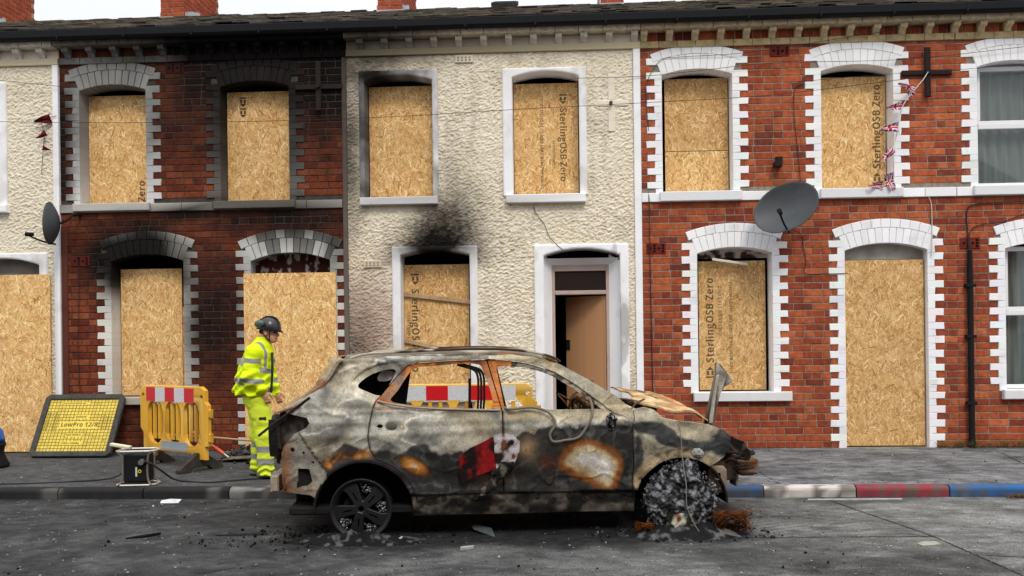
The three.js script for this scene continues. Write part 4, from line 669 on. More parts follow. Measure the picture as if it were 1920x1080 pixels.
    if (!wing && y > 0.9 && s > 1.15) c = mix(c, mix(TAN, rgb(150, 136, 104), n), 0.65 * step(0.93, 0.99, y + 0.06 * (n - 0.5)));
    const rr = Math.hypot(s - archR[0], y - archR[1]) - 0.475, cres = Math.exp(-((rr / 0.042) ** 2)) * step(-0.36, -0.26, s) * step(0.14, 0.0, s) * step(0.5, 0.55, y);
    c = mix(c, mix(ORANGE, BROWN, step(0.4, 0.7, fbm(s * 14, y * 14, 3, 227))), cres);
    c = mix(c, CHAR, 0.95 * Math.exp(-(((rr + 0.055) / 0.022) ** 2)) * step(0.3, 0.5, y)); c = mix(c, CHAR, 0.85 * rot(s, y, -0.22, 0.83, 0.5, 0.14, 0.045) * (0.6 + n));
    const q2 = rot(s, y, 0.44, 0.6, -0.5, 0.15, 0.065) * (0.75 + 0.5 * n); c = mix(c, mix(BROWN, mix(ORANGE, PALE, step(0.75, 1.05, q2)), step(0.35, 0.75, q2)), step(0.12, 0.5, q2));
    c = mix(c, mix(rgb(190, 184, 160), PALE, f), 0.85 * rot(s, y, 0.24, 0.87, -0.2, 0.14, 0.05)); 
    const h = heat(s, y) + 0.07 * (n - 0.5) + 0.025 * (f - 0.5);
    if (h > -0.045) c = mix(c, mix(BROWN, mix(RUST, mix(TAN, rgb(254, 250, 240), step(0.07, 0.13, h + 0.06 * (s - 1.9))), step(0.02, 0.07, h)), step(-0.03, 0.025, h)), step(-0.045, -0.01, h));
    c = mix(c, rgb(112, 52, 38), 0.8 * gauss(s, y, 1.54, 0.61, 0.07, 0.05)); c = mix(c, mix(RUST, TAN, n), 0.8 * gauss(s, y, 1.37, 0.72, 0.07, 0.08) + 0.5 * gauss(s, y, 1.06, 0.48, 0.14, 0.04));
    if (wing) { const b = Math.max(1.2 * gauss(ws, wy, 2.5, 0.86, 0.2, 0.06), 1.1 * gauss(ws, wy, 2.78, 0.79, 0.24, 0.06), 1.2 * gauss(s, y, 3.07, 0.74, 0.16, 0.12), 0.7 * gauss(s, y, 2.3, 0.6, 0.06, 0.3)) * (0.15 + 1.15 * n + 0.65 * f); c = mix(c, mix(CHAR, rgb(90, 92, 94), f), step(0.3, 0.55, b)); const ra = Math.hypot(s - archF[0], y - archF[1]) - archF[2]; c = mix(c, mix(rgb(168, 146, 108), BROWN, step(0.5, 0.7, f)), 0.8 * (1 - step(0.06, 0.1, ra))); }
    if (y < 0.38 && s > 0.3 && s < 2.28) c = mix(rgb(38, 36, 34), rgb(126, 118, 106), step(0.42, 0.85, fbm(s * 9, y * 14, 4, 231)));
    const gap = Math.min(Math.abs(rearDoor(s, y)), Math.abs(frontDoor(s, y))); c = mix(c, CHAR, 0.75 * (1 - step(0.003, 0.014, gap)));  // sheet coloured darker along the door shut lines
    if (belowDiag(s, y)) c = mix(mix(rgb(190, 186, 170), rgb(140, 136, 124), n), RUST, 0.75 * step(-0.52, -0.66, s + 0.05 * (f - 0.5)) + 0.25 * step(0.5, 0.4, y));
    if (y > 1.12 && s > 1.7) c = mix(c, rgb(140, 138, 128), 0.5);
    return c;
  }
  const metal = std({ vertexColors: true, map: flake, roughness: 0.6, metalness: 0.12, bumpMap: flake, bumpScale: 0.003 });
  const rusty = std({ vertexColors: true, map: flake, roughness: 0.85, bumpMap: fine, bumpScale: 0.004 });
  const sooty = std({ color: new THREE.Color().setRGB(0.016, 0.015, 0.014), roughness: 0.85, bumpMap: fine, bumpScale: 0.01 });
  const outer = polySD([[-0.66, 0.38], [-0.672, 0.56], [-0.665, 0.7], [-0.645, 0.765], [-0.55, 0.868], [-0.447, 0.922], [-0.416, 0.962], [-0.445, 1.005], [-0.575, 1.03], [-0.69, 1.055], [-0.584, 1.083], [-0.429, 1.191], [-0.34, 1.256], [-0.273, 1.344], [-0.206, 1.448], [-0.165, 1.478], [0.185, 1.497], [0.543, 1.51], [0.993, 1.516], [1.25, 1.502], [1.445, 1.475], [1.672, 1.412], [1.898, 1.285], [2.125, 1.145], [2.255, 1.03], [2.262, 0.9], [2.262, 0.18], [0.4, 0.18], [-0.3, 0.3], [-0.42, 0.36], [-0.55, 0.37]]);
  const rearGlass = polySD(smooth([[0.245, 1.135], [0.3, 1.21], [0.4, 1.36], [0.445, 1.398], [0.6, 1.412], [0.985, 1.418], [1.02, 1.36], [1.085, 1.06], [0.9, 1.062], [0.6, 1.075], [0.4, 1.095]], 4)), frontGlass = polySD([[1.13, 1.385], [1.16, 1.402], [1.36, 1.392], [1.5, 1.355], [1.6, 1.315], [1.74, 1.23], [1.86, 1.145], [2.0, 1.04], [1.6, 1.04], [1.205, 1.056], [1.185, 1.08]]);
  const quarter = polySD(smooth([[-0.03, 1.253], [0.055, 1.335], [0.19, 1.384], [0.272, 1.388], [0.285, 1.37], [0.16, 1.18], [0.13, 1.178], [0.058, 1.205]], 4));
  const vent = polySD([[-0.525, 0.585], [-0.425, 0.583], [-0.405, 0.475], [-0.45, 0.438], [-0.525, 0.432]]);
  const dots = [[-0.567, 0.739, 0.02], [-0.472, 0.716, 0.013], [-0.395, 0.636, 0.013], [-0.527, 0.796, 0.008]];
  const bodyField = (s, y) => { let d = Math.min(outer(s, y), -rearDoor(s, y) - 0.006, -frontDoor(s, y) - 0.006, -quarter(s, y), Math.hypot(s - archR[0], y - archR[1]) - archR[2], -vent(s, y)); for (const q of dots) d = Math.min(d, Math.hypot(s - q[0], y - q[1]) - q[2]); return d; };
  const bodyT = (s, y) => T(s, y) - 0.02 * (1 - step(0.05, 0.062, -quarter(s, y)));
  const bodyCol = (s, y) => { let c = burn(s, y); if (y > 1.06 && s > 0.3 && rearDoor(s, y) > -0.03) c = mix(c, BROWN, 0.5); return c; };
  const ST = 0.0115;
  part('body_side', sheet(bodyField, -0.72, 2.28, 0.16, 1.54, ST, (s, y) => [s, y, bodyT(s, y)], bodyCol, 0.035, [0, 0, -1]), metal, car, 'ash grey and cream body side with quarter window');
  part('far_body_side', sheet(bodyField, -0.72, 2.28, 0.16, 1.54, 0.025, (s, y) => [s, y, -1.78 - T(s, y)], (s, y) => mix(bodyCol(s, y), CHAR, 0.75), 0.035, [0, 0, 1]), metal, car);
  part('centre_pillar', sheet(polySD([[1.03, 1.48], [1.12, 1.48], [1.21, 1.05], [1.21, 0.3], [1.13, 0.3], [1.13, 1.05]]), 1.0, 1.24, 0.28, 1.5, 0.03, (s, y) => [s, y, T(s, y) - 0.05], () => rgb(40, 34, 30)), rusty, car);
  // doors
  const frameRust = (s, y, g) => mix(mix(rgb(204, 122, 50), rgb(120, 74, 44), step(0.4, 0.65, fbm(s * 9, y * 5, 4, 241))), rgb(150, 142, 128), 0.45 * step(0.55, 0.7, fbm(s * 6, y * 10, 3, 243)));
  const rd = part('rear_door', sheet((s, y) => { let d = Math.min(rearDoor(s, y), -rearGlass(s, y)); for (const q of [[0.163, 0.932, 0.017], [0.349, 0.922, 0.014]]) d = Math.min(d, Math.hypot((s - q[0]) * 0.7, y - q[1]) - q[2]); return d; }, 0.04, 1.19, 0.28, 1.48, ST, (s, y) => [s, y, T(s, y) - (y > 1.1 ? 0.012 : 0) - 0.02 * gauss(s, y, 0.258, 0.935, 0.05, 0.035)], (s, y) => (y > 1.075 && rearGlass(s, y) > -0.16 && s < 0.42 ? mix(burn(s, y), frameRust(s, y), step(1.1, 1.14, y + 0.05 * s)) : y > 1.06 ? frameRust(s, y) : burn(s, y)), 0.045, [0, 0, -1]), metal, car, 'scorched rear door with rust brown window frame');
  const fd = part('front_door', sheet((s, y) => { let d = Math.min(frontDoor(s, y), -frontGlass(s, y)); d = Math.min(d, Math.hypot((s - 1.408) * 0.8, y - 0.866) - 0.015); return d; }, 1.03, 2.28, 0.28, 1.48, ST, (s, y) => [s, y, T(s, y) - (y > 1.1 ? 0.014 : 0)], (s, y) => (y > 1.06 ? (s < 1.25 ? frameRust(s, y) : mix(rgb(60, 54, 48), rgb(150, 140, 124), step(0.5, 0.62, fbm(s * 12, y * 20, 3, 251)))) : burn(s, y)), 0.045, [0, 0, -1]), metal, car, 'blackened front door with a pale heat patch');
  part('handle_recess', at(paint(new THREE.SphereGeometry(0.045, 16, 10, 0, Math.PI * 2, 0, Math.PI / 2), rgb(122, 118, 104)), 0.258, 0.937, T(0.258, 0.937) + 0.006, Math.PI / 2, 0, 0, [1, 0.25, 0.75]), rusty, rd);
  part('trim_cap', at(paint(new THREE.CylinderGeometry(0.028, 0.034, 0.014, 12), rgb(70, 64, 56)), 1.549, 0.457, T(1.549, 0.457) + 0.004, Math.PI / 2), rusty, fd);
  part('belt_strip', tube([[0.14, 1.135, T(0.14, 1.14)], [0.25, 1.11, -0.035], [0.45, 1.08, -0.03], [0.7, 1.062, -0.03], [1.0, 1.05, -0.03], [1.15, 1.045, -0.03]], 0.009, 30, 5), std({ color: new THREE.Color().setRGB(0.3, 0.25, 0.19), roughness: 0.8 }), rd);
  // front wing
  const wingP = polySD([[2.268, 1.02], [2.31, 1.04], [2.36, 1.05], [2.44, 1.026], [2.5, 0.965], [2.6, 0.94], [2.737, 0.92], [2.918, 0.89], [3.064, 0.834], [3.145, 0.756], [3.11, 0.655], [3.06, 0.6], [2.985, 0.565], [2.7, 0.5], [2.3, 0.2], [2.262, 0.2], [2.265, 0.9]]);
  const wing = part('front_wing', sheet((s, y) => { let d = Math.min(wingP(s, y), Math.hypot(s - archF[0], y - archF[1]) - archF[2]); for (const q of [[2.325, 0.45, 0.012], [2.305, 0.4, 0.009]]) d = Math.min(d, Math.hypot(s - q[0], y - q[1]) - q[2]); return d; }, 2.25, 3.17, 0.18, 1.07, ST, (s, y) => [s, y, T(s, y) - 0.03 * step(0.93, 1.05, y) * (1 + 0.8 * Math.sin(s * 37))], burn, 0.05, [0, 0, -1]), metal, car, 'tan and black crumpled front wing');
  part('solder_lump', blob((x, y, z) => Math.hypot((x - 2.79) / 1.3, y - 0.665, z + 0.0) - 0.036 - 0.012 * noise(x * 60, y * 60 + z * 40, 3), 2.72, 2.86, 0.6, 0.73, -0.06, 0.07, 0.008, () => rgb(168, 168, 164)), rusty, wing);
  part('mirror_stump', blob((x, y, z) => Math.hypot(x - 2.07, (y - 0.945) / 1.3, z - 0.02) - 0.03 - 0.03 * noise(x * 55, y * 55 + z * 30, 4), 1.98, 2.16, 0.84, 1.05, -0.06, 0.11, 0.009, (x, y) => mix(rgb(28, 26, 28), rgb(150, 150, 154), step(0.62, 0.75, noise(x * 90, y * 90, 2)))), rusty, fd);
  // sill with clips and holes
  const sillG = []; for (let k = 0; k < 13; k++) { const s = 0.55 + k * 0.13, y = 0.29 + (k % 2) * 0.035; if (Math.abs(s - 1.17) < 0.04) continue; sillG.push(at(new THREE.TorusGeometry(0.017, 0.006, 6, 12), s, y, T(s, y) + 0.003), at(new THREE.CylinderGeometry(0.006, 0.006, 0.02, 8), s, y + 0.002, T(s, y), Math.PI / 2)); }
  part('sill_clips', paint(joined(sillG), rgb(58, 54, 50)), rusty, car).userData.kind = 'stuff';
  // roof, rails, windscreen header
  const roofY = table([-0.18, 0.19, 0.54, 1.0, 1.3, 1.45, 1.68], [1.47, 1.492, 1.506, 1.514, 1.502, 1.478, 1.405]);
  const roofCol = (s, t) => { const n = fbm(s * 3, t * 3, 4, 261); return mix(mix(rgb(196, 186, 168), rgb(120, 108, 92), step(0.35, 0.6, n)), RUST, 0.6 * step(0.55, 0.7, fbm(s * 4 + 3, t * 4, 3, 263))); };
  part('roof', sheet((s, t) => Math.min(s + 0.17, 1.66 - s + 0.06 * (fbm(t * 5, 3, 3, 5) - 0.5), t + 1.53, -0.25 - t), -0.2, 1.72, -1.54, -0.24, 0.03, (s, t) => [s, roofY(s) + 0.042 * (1 - ((t + 0.89) / 0.64) ** 2) + 0.012 * (fbm(s * 5, t * 5, 2, 265) - 0.5), t], roofCol, 0.03, [0, -1, 0]), metal, car, 'pale burnt roof skin');
  for (const t of [-0.285, -1.495]) part('roof_rail', paint(tube([[-0.1, 1.487, t], [0.0, 1.515, t], [0.3, 1.532, t], [0.65, 1.546, t], [1.0, 1.55, t], [1.3, 1.536, t], [1.5, 1.505, t], [1.64, 1.46, t], [1.68, 1.43, t]], 0.0125, 50, 6), (x, y) => mix(rgb(206, 198, 182), rgb(84, 66, 54), step(0.42, 0.6, fbm(x * 9, y * 9, 3, 271)))), rusty, car);
  part('windscreen_header', blob((x, y, z) => Math.max(Math.hypot((x - 1.6) / 2.6, y - 1.455 + 0.33 * (x - 1.6)) - 0.034 + 0.025 * noise(x * 40, z * 22 + y * 30, 6), Math.abs(z + 0.89) - 0.58), 1.4, 1.82, 1.34, 1.56, -1.52, -0.26, 0.015, (x, y, z) => mix(rgb(196, 168, 122), rgb(120, 86, 52), noise(x * 30, z * 20, 8))), rusty, car);
  // tailgate with an empty glass opening
  const prof = (e) => table([0, 1, 2, 3, 4, 5, 6, 7, 8, 9], e);
  const cs = prof([-0.26, -0.33, -0.42, -0.464, -0.58, -0.76, -0.83, -0.85, -0.83, -0.8]), cy = prof([1.495, 1.472, 1.35, 1.285, 1.16, 1.045, 1.0, 0.94, 0.75, 0.6]), es = prof([-0.165, -0.21, -0.275, -0.345, -0.435, -0.59, -0.7, -0.71, -0.69, -0.67]), ey = prof([1.485, 1.452, 1.344, 1.256, 1.19, 1.083, 1.052, 0.98, 0.75, 0.6]);
  part('tailgate', sheet((t, v) => Math.min(t + 1.62, -0.155 - t, v - 0.01, (t > -0.42 - 0.1 * Math.sin(v * 2) ? 8.1 : 8.99) - v, -Math.min(t + 1.4, -0.36 - t, (v - 1.1) * 0.1, (4.2 - v) * 0.1)), -1.63, -0.14, 0, 9, 0.03, (t, v) => { const f = 1 - Math.abs((t + 0.89) / 0.735) ** 2.4; return [lerp(es(v), cs(v), f), lerp(ey(v), cy(v), f) + 0.01 * (noise(t * 8, v * 3, 5) - 0.5), t]; }, (t, v) => { const n = fbm(t * 8, v * 2, 4, 281); return v > 6.3 ? mix(rgb(34, 30, 28), rgb(70, 56, 46), n) : mix(mix(rgb(206, 196, 172), rgb(176, 150, 108), n), rgb(150, 92, 48), 0.8 * step(0.5, 0.65, fbm(t * 5, v * 1.4, 3, 283))); }, 0.03, [0.9, -0.2, 0]), metal, car, 'rust stained tailgate without its glass');
  part('gas_strut', tube([[-0.42, 1.17, -0.13], [-0.58, 1.055, -0.13], [-0.72, 0.955, -0.12], [-0.84, 0.86, -0.1]], 0.012, 20, 6), mat.iron, car);
  part('lamp_recess', sheet((s, y) => Math.min(s + 0.7, -0.38 - s, y - 0.72, 1.06 - y), -0.7, -0.36, 0.7, 1.07, 0.02, (s, y) => [s, y, T(s, y) - 0.09 - 0.05 * noise(s * 14, y * 14, 7)], (s, y) => mix(mix(rgb(128, 120, 116), rgb(60, 50, 46), fbm(s * 14, y * 14, 3, 285)), rgb(190, 188, 184), step(0.6, 0.7, fbm(s * 9, y * 12, 3, 287)))), rusty, car);
  part('vent_box', boxGeo(-0.54, -0.39, 0.42, 0.6, -0.32, -0.14, 0.01), sooty, car);
  { const g = new GB(); g.box(-0.66, -0.63, 0.4, 0.74, -1.6, -0.18, 0.006, rgb(110, 76, 50)); g.box(-0.79, -0.72, 0.36, 0.5, -1.45, -0.3, 0.012, rgb(186, 172, 152)); g.box(-0.72, -0.63, 0.38, 0.46, -0.5, -0.36, 0.004, rgb(90, 60, 44)); g.box(-0.72, -0.63, 0.38, 0.46, -1.4, -1.26, 0.004, rgb(90, 60, 44)); part('rear_bumper_beam', g.build(), rusty, car); }
  part('rear_flap', sheet((a, b) => Math.min(a + 0.06 + 0.0, 0.06 - a, b - (0.0 + 0.8 * Math.max(0, a)), 0.31 - b), -0.06, 0.06, 0, 0.32, 0.012, (a, b) => [-0.715 + a * 0.9 - 0.02 * b, 0.675 + b, -0.2 + 0.03 * Math.sin(b * 9)], () => rgb(30, 28, 26)), sooty, car);
  // under the skin: floor, bulkhead, wheel housings, engine lump, seats, dash
  { const g = new GB(); g.box(-0.6, 2.25, 0.2, 0.26, -1.7, -0.1, 0.01); g.box(2.14, 2.2, 0.26, 0.96, -1.62, -0.16, 0.01); g.box(-0.6, 0.35, 0.26, 0.62, -1.4, -0.42, 0.02); g.box(2.3, 3.0, 0.3, 0.8, -1.25, -0.5, 0.05); g.box(2.2, 3.2, 0.38, 0.46, -0.55, -0.45, 0.01); g.box(2.2, 3.2, 0.38, 0.46, -1.35, -1.25, 0.01); g.box(-0.2, 0.3, 0.16, 0.24, -1.6, -0.2, 0.02); part('floor_pan', g.build(), sooty, car); }
  for (const a of [archR, archF]) for (const [z0, z1] of [[-0.4, -0.06], [-1.72, -1.38]]) { const s = toPath([...arcPts([0, 0], a[2] + 0.012, 0, Math.PI, 18), ...arcPts([0, 0], a[2] - 0.004, Math.PI, 0, 18)], THREE.Shape); const g = new THREE.ExtrudeGeometry(s, { depth: z1 - z0, bevelEnabled: false }); g.translate(a[0], a[1], z0); const b = new GB(); b.prism(arcPts([a[0], a[1]], a[2] + 0.01, 0, Math.PI, 14), z0 < -1 ? z1 : z0 - 0.012, z0 < -1 ? z1 + 0.012 : z0, 0, [1, 1, 1], true); part('wheel_housing', joined([g, b.build()].map((q) => { q.deleteAttribute('color'); return q; })), sooty, car); }
  const wires = []; const rw = rng(66); for (let k = 0; k < 16; k++) { const s = 1.82 + 0.3 * rw(), z = -0.3 - 0.9 * rw(); wires.push(tube([[s, 0.92, z], [s + 0.12 * (rw() - 0.5), 1.0 + 0.1 * rw(), z + 0.1], [s + 0.25 * (rw() - 0.5), 1.02 + 0.12 * rw(), z + 0.2 * (rw() - 0.5)], [s + 0.3 * (rw() - 0.5), 0.95 + 0.1 * rw(), z]], 0.006 + 0.006 * rw(), 12, 5)); }
  wires.push(tube([[2.0, 0.93, -0.16], [2.0, 0.95, -0.9], [2.0, 0.93, -1.6]], 0.03, 10, 8), at(new THREE.TorusGeometry(0.17, 0.012, 6, 24), 1.82, 0.95, -0.5, 0.2, 1.1, 0));
  part('dashboard_remains', paint(joined(wires), (x, y, z) => mix(rgb(44, 34, 28), rgb(128, 92, 60), noise(x * 20, y * 20 + z * 9, 3))), rusty, car);
  { const L = []; for (const [s, z] of [[0.93, -0.45], [0.95, -1.3]]) L.push(tube([[s + 0.1, 0.35, z - 0.2], [s + 0.02, 0.7, z - 0.2], [s - 0.03, 0.98, z - 0.15], [s - 0.03, 0.99, z + 0.15], [s + 0.02, 0.7, z + 0.2], [s + 0.1, 0.35, z + 0.2]], 0.015, 30, 6)); for (const d of [0, 0.025, 0.05]) L.push(tube([[0.965 + d, 1.0, -0.2], [0.975 + d, 1.2, -0.21], [0.955 + d, 1.36, -0.24], [0.8 + d, 1.42, -0.26]], 0.011, 20, 6)); L.push(tube([[0.9, 1.0, -0.3], [0.905, 1.3, -0.3]], 0.014, 6, 6)); part('seat_frames', joined(L), sooty, car); }
  { const g = new GB(); g.box(0.12, 0.24, 1.28, 1.38, -0.32, -0.31, 0.002, rgb(226, 226, 224)); const m = part('white_sheet_scrap', sheet(polySD(smooth([[0.12, 1.3], [0.16, 1.37], [0.23, 1.375], [0.275, 1.36], [0.25, 1.31], [0.18, 1.285]], 4)), 0.1, 0.3, 1.26, 1.4, 0.012, (a, b) => [a, b, -0.3 + 0.012 * Math.sin(a * 60)], () => rgb(228, 228, 226)), rusty, car); }
  { const g = new GB(); g.prism([[-0.25, 1.0], [0.34, 1.0], [0.4, 1.42], [-0.12, 1.42], [-0.2, 1.3]], -0.5, -0.48, 0.004, [1, 1, 1], true); part('load_space_panel', g.build(), sooty, car); }
  // bonnet, buckled and rusty, lifted off its hinges
  part('bonnet', sheet((s, t) => Math.min(t + 1.56, -0.2 - t, s - 2.36 - 0.05 * Math.sin(t * 5), 3.03 - 0.1 * ((t + 0.89) / 0.7) ** 2 - s), 2.28, 3.05, -1.57, -0.19, 0.022, (s, t) => { const u = (s - 2.36) / 0.66; return [s, lerp(1.1, 0.9, u) + 0.06 * Math.sin(u * 3.1) * (1 - ((t + 0.89) / 0.8) ** 2) + 0.07 * (fbm(s * 4.5, t * 3, 3, 291) - 0.5) + 0.045 * Math.exp(-(((s - 2.82) / 0.1) ** 2)) * step(-0.6, -0.2, t) - 0.055 * (t + 0.75), t]; }, (s, t) => { const n = fbm(s * 6, t * 4, 4, 293); return mix(mix(mix(rgb(236, 206, 156), rgb(176, 130, 82), step(0.35, 0.65, n)), rgb(222, 126, 44), 0.85 * step(0.46, 0.6, fbm(s * 5, t * 4, 3, 295)) * step(2.55, 2.75, s)), rgb(70, 54, 42), 0.8 * step(0.58, 0.68, fbm(s * 9, t * 3, 4, 297))); }, 0.014, [0, -1, 0]), metal, car, 'buckled bonnet with orange rust');
  { const L = []; for (let k = 0; k < 4; k++) L.push(tube([[2.12 + k * 0.03, 1.1 - k * 0.01, -0.35 - k * 0.25], [2.3, 1.09 - k * 0.015, -0.3 - k * 0.1], [2.5, 1.01 - 0.02 * k, -0.24]], 0.012, 14, 5)); L.push(tube([[2.1, 1.13, -0.2], [2.1, 1.12, -0.9], [2.1, 1.13, -1.55]], 0.025, 10, 6), tube([[2.24, 1.03, -0.05], [2.3, 1.08, -0.1], [2.38, 1.11, -0.16]], 0.008, 8, 5)); for (const q of L) part('scuttle_strip', paint(q, (x, y, z) => mix(rgb(60, 46, 38), rgb(150, 120, 90), noise(x * 14, z * 14, 9))), rusty, car); }
  { const s = toPath([[2.934, 0.86], [3.013, 1.211], [3.035, 1.3], [3.04, 1.395], [3.075, 1.375], [3.126, 1.311], [3.172, 1.246], [3.106, 1.205], [3.068, 1.15], [3.034, 1.035], [3.004, 0.86]], THREE.Shape); const g = new THREE.ExtrudeGeometry(s, { depth: 0.035, bevelEnabled: true, bevelSize: 0.008, bevelThickness: 0.01, bevelSegments: 2 }); g.translate(0, 0, -0.33); part('bent_strut', paint(g, (x, y, z) => mix(mix(rgb(58, 50, 44), rgb(138, 130, 118), step(0.4, 0.62, fbm(x * 26, y * 14 + z * 20, 3, 301))), rgb(220, 214, 202), step(0.6, 0.66, fbm(x * 22, y * 8, 3, 303)))), rusty, car, 'bent scorched metal strut standing up from the bonnet'); const r2 = new GB(); r2.prism([[2.96, 0.88], [2.985, 0.88], [3.03, 1.16], [3.055, 1.3], [3.035, 1.3], [3.005, 1.16]], -0.29, -0.262, 0.006, rgb(196, 190, 176)); part('strut_rib', r2.build(), rusty, car); }
  // front structure
  { const g = new GB(), c = (x, y, z) => mix(rgb(150, 136, 118), rgb(108, 66, 42), step(0.42, 0.62, fbm(x * 9, y * 11 + z * 3, 3, 311))); g.box(3.22, 3.42, 0.42, 0.55, -1.4, -0.36, 0.02, c); part('bumper_beam', g.build(), rusty, car, 'rusty front bumper beam'); const k = new GB(); k.box(2.98, 3.21, 0.38, 0.57, -0.44, -0.33, 0.012, c); k.box(3.2, 3.222, 0.33, 0.6, -0.5, -0.3, 0.004, rgb(150, 142, 130)); part('crash_box', k.build(), rusty, car); const b = new GB(); b.prism([[2.935, 0.3], [3.06, 0.3], [3.075, 0.34], [3.075, 0.5], [3.05, 0.53], [2.94, 0.53], [2.918, 0.5], [2.92, 0.34]], -0.2, -0.14, 0.01, (x, y) => mix(rgb(178, 166, 148), rgb(120, 90, 66), fbm(x * 20, y * 20, 3, 315)), true); b.box(2.985, 3.02, 0.415, 0.475, -0.139, -0.1375, 0, rgb(12, 10, 9)); part('tow_bracket', b.build(), rusty, car); part('front_flap', sheet(((q) => (a, b) => q(a, b) - 0.045 * (fbm(a * 26, b * 26, 3, 317) - 0.35))(polySD([[3.07, 0.8], [3.15, 0.775], [3.22, 0.74], [3.29, 0.65], [3.285, 0.585], [3.23, 0.6], [3.17, 0.64], [3.1, 0.7]])), 3.05, 3.3, 0.57, 0.82, 0.012, (s, y) => [s, y, -0.2 - 0.06 * Math.sin(s * 9)], (s, y) => mix(rgb(36, 33, 31), rgb(104, 92, 80), step(0.5, 0.7, fbm(s * 20, y * 20, 3, 319))), 0.012, [0, 0, -1]), rusty, car); const L = []; const r = rng(4); for (let q = 0; q < 22; q++) { const s = 2.95 + 0.28 * r(), z = -0.2 - 0.22 * r(), y = 0.44 + 0.24 * r(); L.push(tube([[s, y, z], [s + 0.08 * r(), y + 0.07 * (r() - 0.3), z + 0.05], [s + 0.14, y + 0.08 * (r() - 0.5), z]], 0.008 + 0.01 * r(), 8, 5)); } part('front_debris', paint(joined(L), rgb(58, 48, 42)), rusty, car); }
  // wheels: an alloy rim without its tyre, molten beads stuck in it
  const rimMat = std({ color: new THREE.Color().setRGB(0.02, 0.021, 0.023), roughness: 0.4, metalness: 0.5, bumpMap: fine, bumpScale: 0.002 });
  const rimG = new THREE.LatheGeometry([[0.205, -0.17], [0.25, -0.17], [0.252, -0.155], [0.215, -0.13], [0.205, -0.03], [0.225, -0.012], [0.251, -0.004], [0.254, 0.006], [0.247, 0.012], [0.232, 0.006], [0.215, -0.02], [0.196, -0.04], [0.19, -0.1], [0.195, -0.165]].map((q) => new THREE.Vector2(...q)), 56).rotateX(Math.PI / 2);
  const spokeG = (a) => { const sh = toPath([[-0.03, 0.03], [-0.042, 0.1], [-0.06, 0.17], [-0.105, 0.222], [-0.03, 0.238], [0.02, 0.238], [0.036, 0.18], [0.03, 0.1], [0.028, 0.03]], THREE.Shape); const h = new THREE.Path(); h.moveTo(-0.008, 0.075); h.lineTo(-0.022, 0.15); h.lineTo(-0.012, 0.155); h.lineTo(0.003, 0.08); sh.holes.push(h); const g = new THREE.ExtrudeGeometry(sh, { depth: 0.022, bevelEnabled: true, bevelSize: 0.005, bevelThickness: 0.008, bevelSegments: 2 }); g.translate(0, 0, -0.03); g.rotateX(-0.08); g.rotateZ(a); return g; };
  const hubG = new THREE.LatheGeometry([[0.018, -0.05], [0.02, -0.01], [0.03, -0.004], [0.07, -0.012], [0.078, -0.03], [0.07, -0.06]].map((q) => new THREE.Vector2(...q)), 28).rotateX(Math.PI / 2);
  const bead = (n, seed, place, size, shade) => { const r = rng(seed), g = []; for (let k = 0; k < n; k++) { const p = place(r); if (!p) continue; const q = new THREE.IcosahedronGeometry(1, 1), s = size(r), j = [1 + 0.5 * (r() - 0.5), 0.8 + 0.5 * (r() - 0.5), 0.8 + 0.4 * r()]; const c = shade(r, p); paint(q, c); at(q, p[0], p[1], p[2], r() * 6, r() * 6, r() * 6, [s * j[0], s * j[1], s * j[2]]); g.push(q); } return joined(g); };
  function wheel(x, z, turn, face, full) {
    const w = new THREE.Group(); w.name = 'wheel'; w.position.set(x, 0.252, z); w.rotation.set(0, face, turn); car.add(w);
    part('rim', rimG, rimMat, w); for (let k = 0; k < 5; k++) part('spoke', spokeG(k * Math.PI * 2 / 5), rimMat, w); part('hub', hubG, rimMat, w);
    part('brake_disc', at(new THREE.CylinderGeometry(0.15, 0.15, 0.02, 28), 0, 0, -0.09, Math.PI / 2), sooty, w);
    if (full) part('molten_beads', bead(260, 7, (r) => { const k = Math.floor(r() * 5), a = k * Math.PI * 2 / 5 + 0.42 + 0.5 * r(), q = 0.12 + 0.085 * Math.sqrt(r()); return k === full.skip ? null : [Math.sin(-a) * q, Math.cos(a) * q, -0.05 + 0.03 * r()]; }, (r) => 0.004 + 0.007 * r(), (r) => mix(rgb(50, 50, 52), rgb(196, 196, 198), r() * r())), std({ vertexColors: true, roughness: 0.35, metalness: 0.5 }), w).userData.kind = 'stuff';
    return w;
  }
  wheel(0, -0.02, 0.35, 0, { skip: 0 }); wheel(2.64, -0.06, 0.1, 0, null); wheel(0, -1.76, 0.2, Math.PI, null); wheel(2.64, -1.74, 0.2, Math.PI, null);
  { // the front wheel: a clotted crust of melted alloy and burnt tyre, popcorn-like, with some loose crumbs
    const cells = (x, y, z) => { const i = Math.floor(x), j = Math.floor(y), k = Math.floor(z); let m = 9; for (let a = -1; a < 2; a++) for (let b = -1; b < 2; b++) for (let c = -1; c < 2; c++) { const u = i + a + hash(i + a, j + b, k + c), v = j + b + hash(i + a + 31, j + b, k + c), w = k + c + hash(i + a, j + b + 57, k + c); m = Math.min(m, (x - u) ** 2 + (y - v) ** 2 + (z - w) ** 2); } return Math.sqrt(m); };
    const crust = (x, y, z) => { const n = fbm(x * 7, y * 7 + z * 5, 3, 321), low = clamp((0.2 - y) / 0.2); let d = Math.hypot((x - 2.625) / (0.265 + 0.07 * low), (y - 0.3) / 0.27, z / 0.1) * 0.1 - 0.095 - 0.05 * (n - 0.5); if (d > 0.08) return d; d -= 0.024 * (1 - clamp(cells(x * 26, y * 26, z * 26) * 1.15)) * (0.4 + 1.2 * n) + 0.01 * (1 - clamp(cells(x * 60, y * 60, z * 60) * 1.2)); return d; };
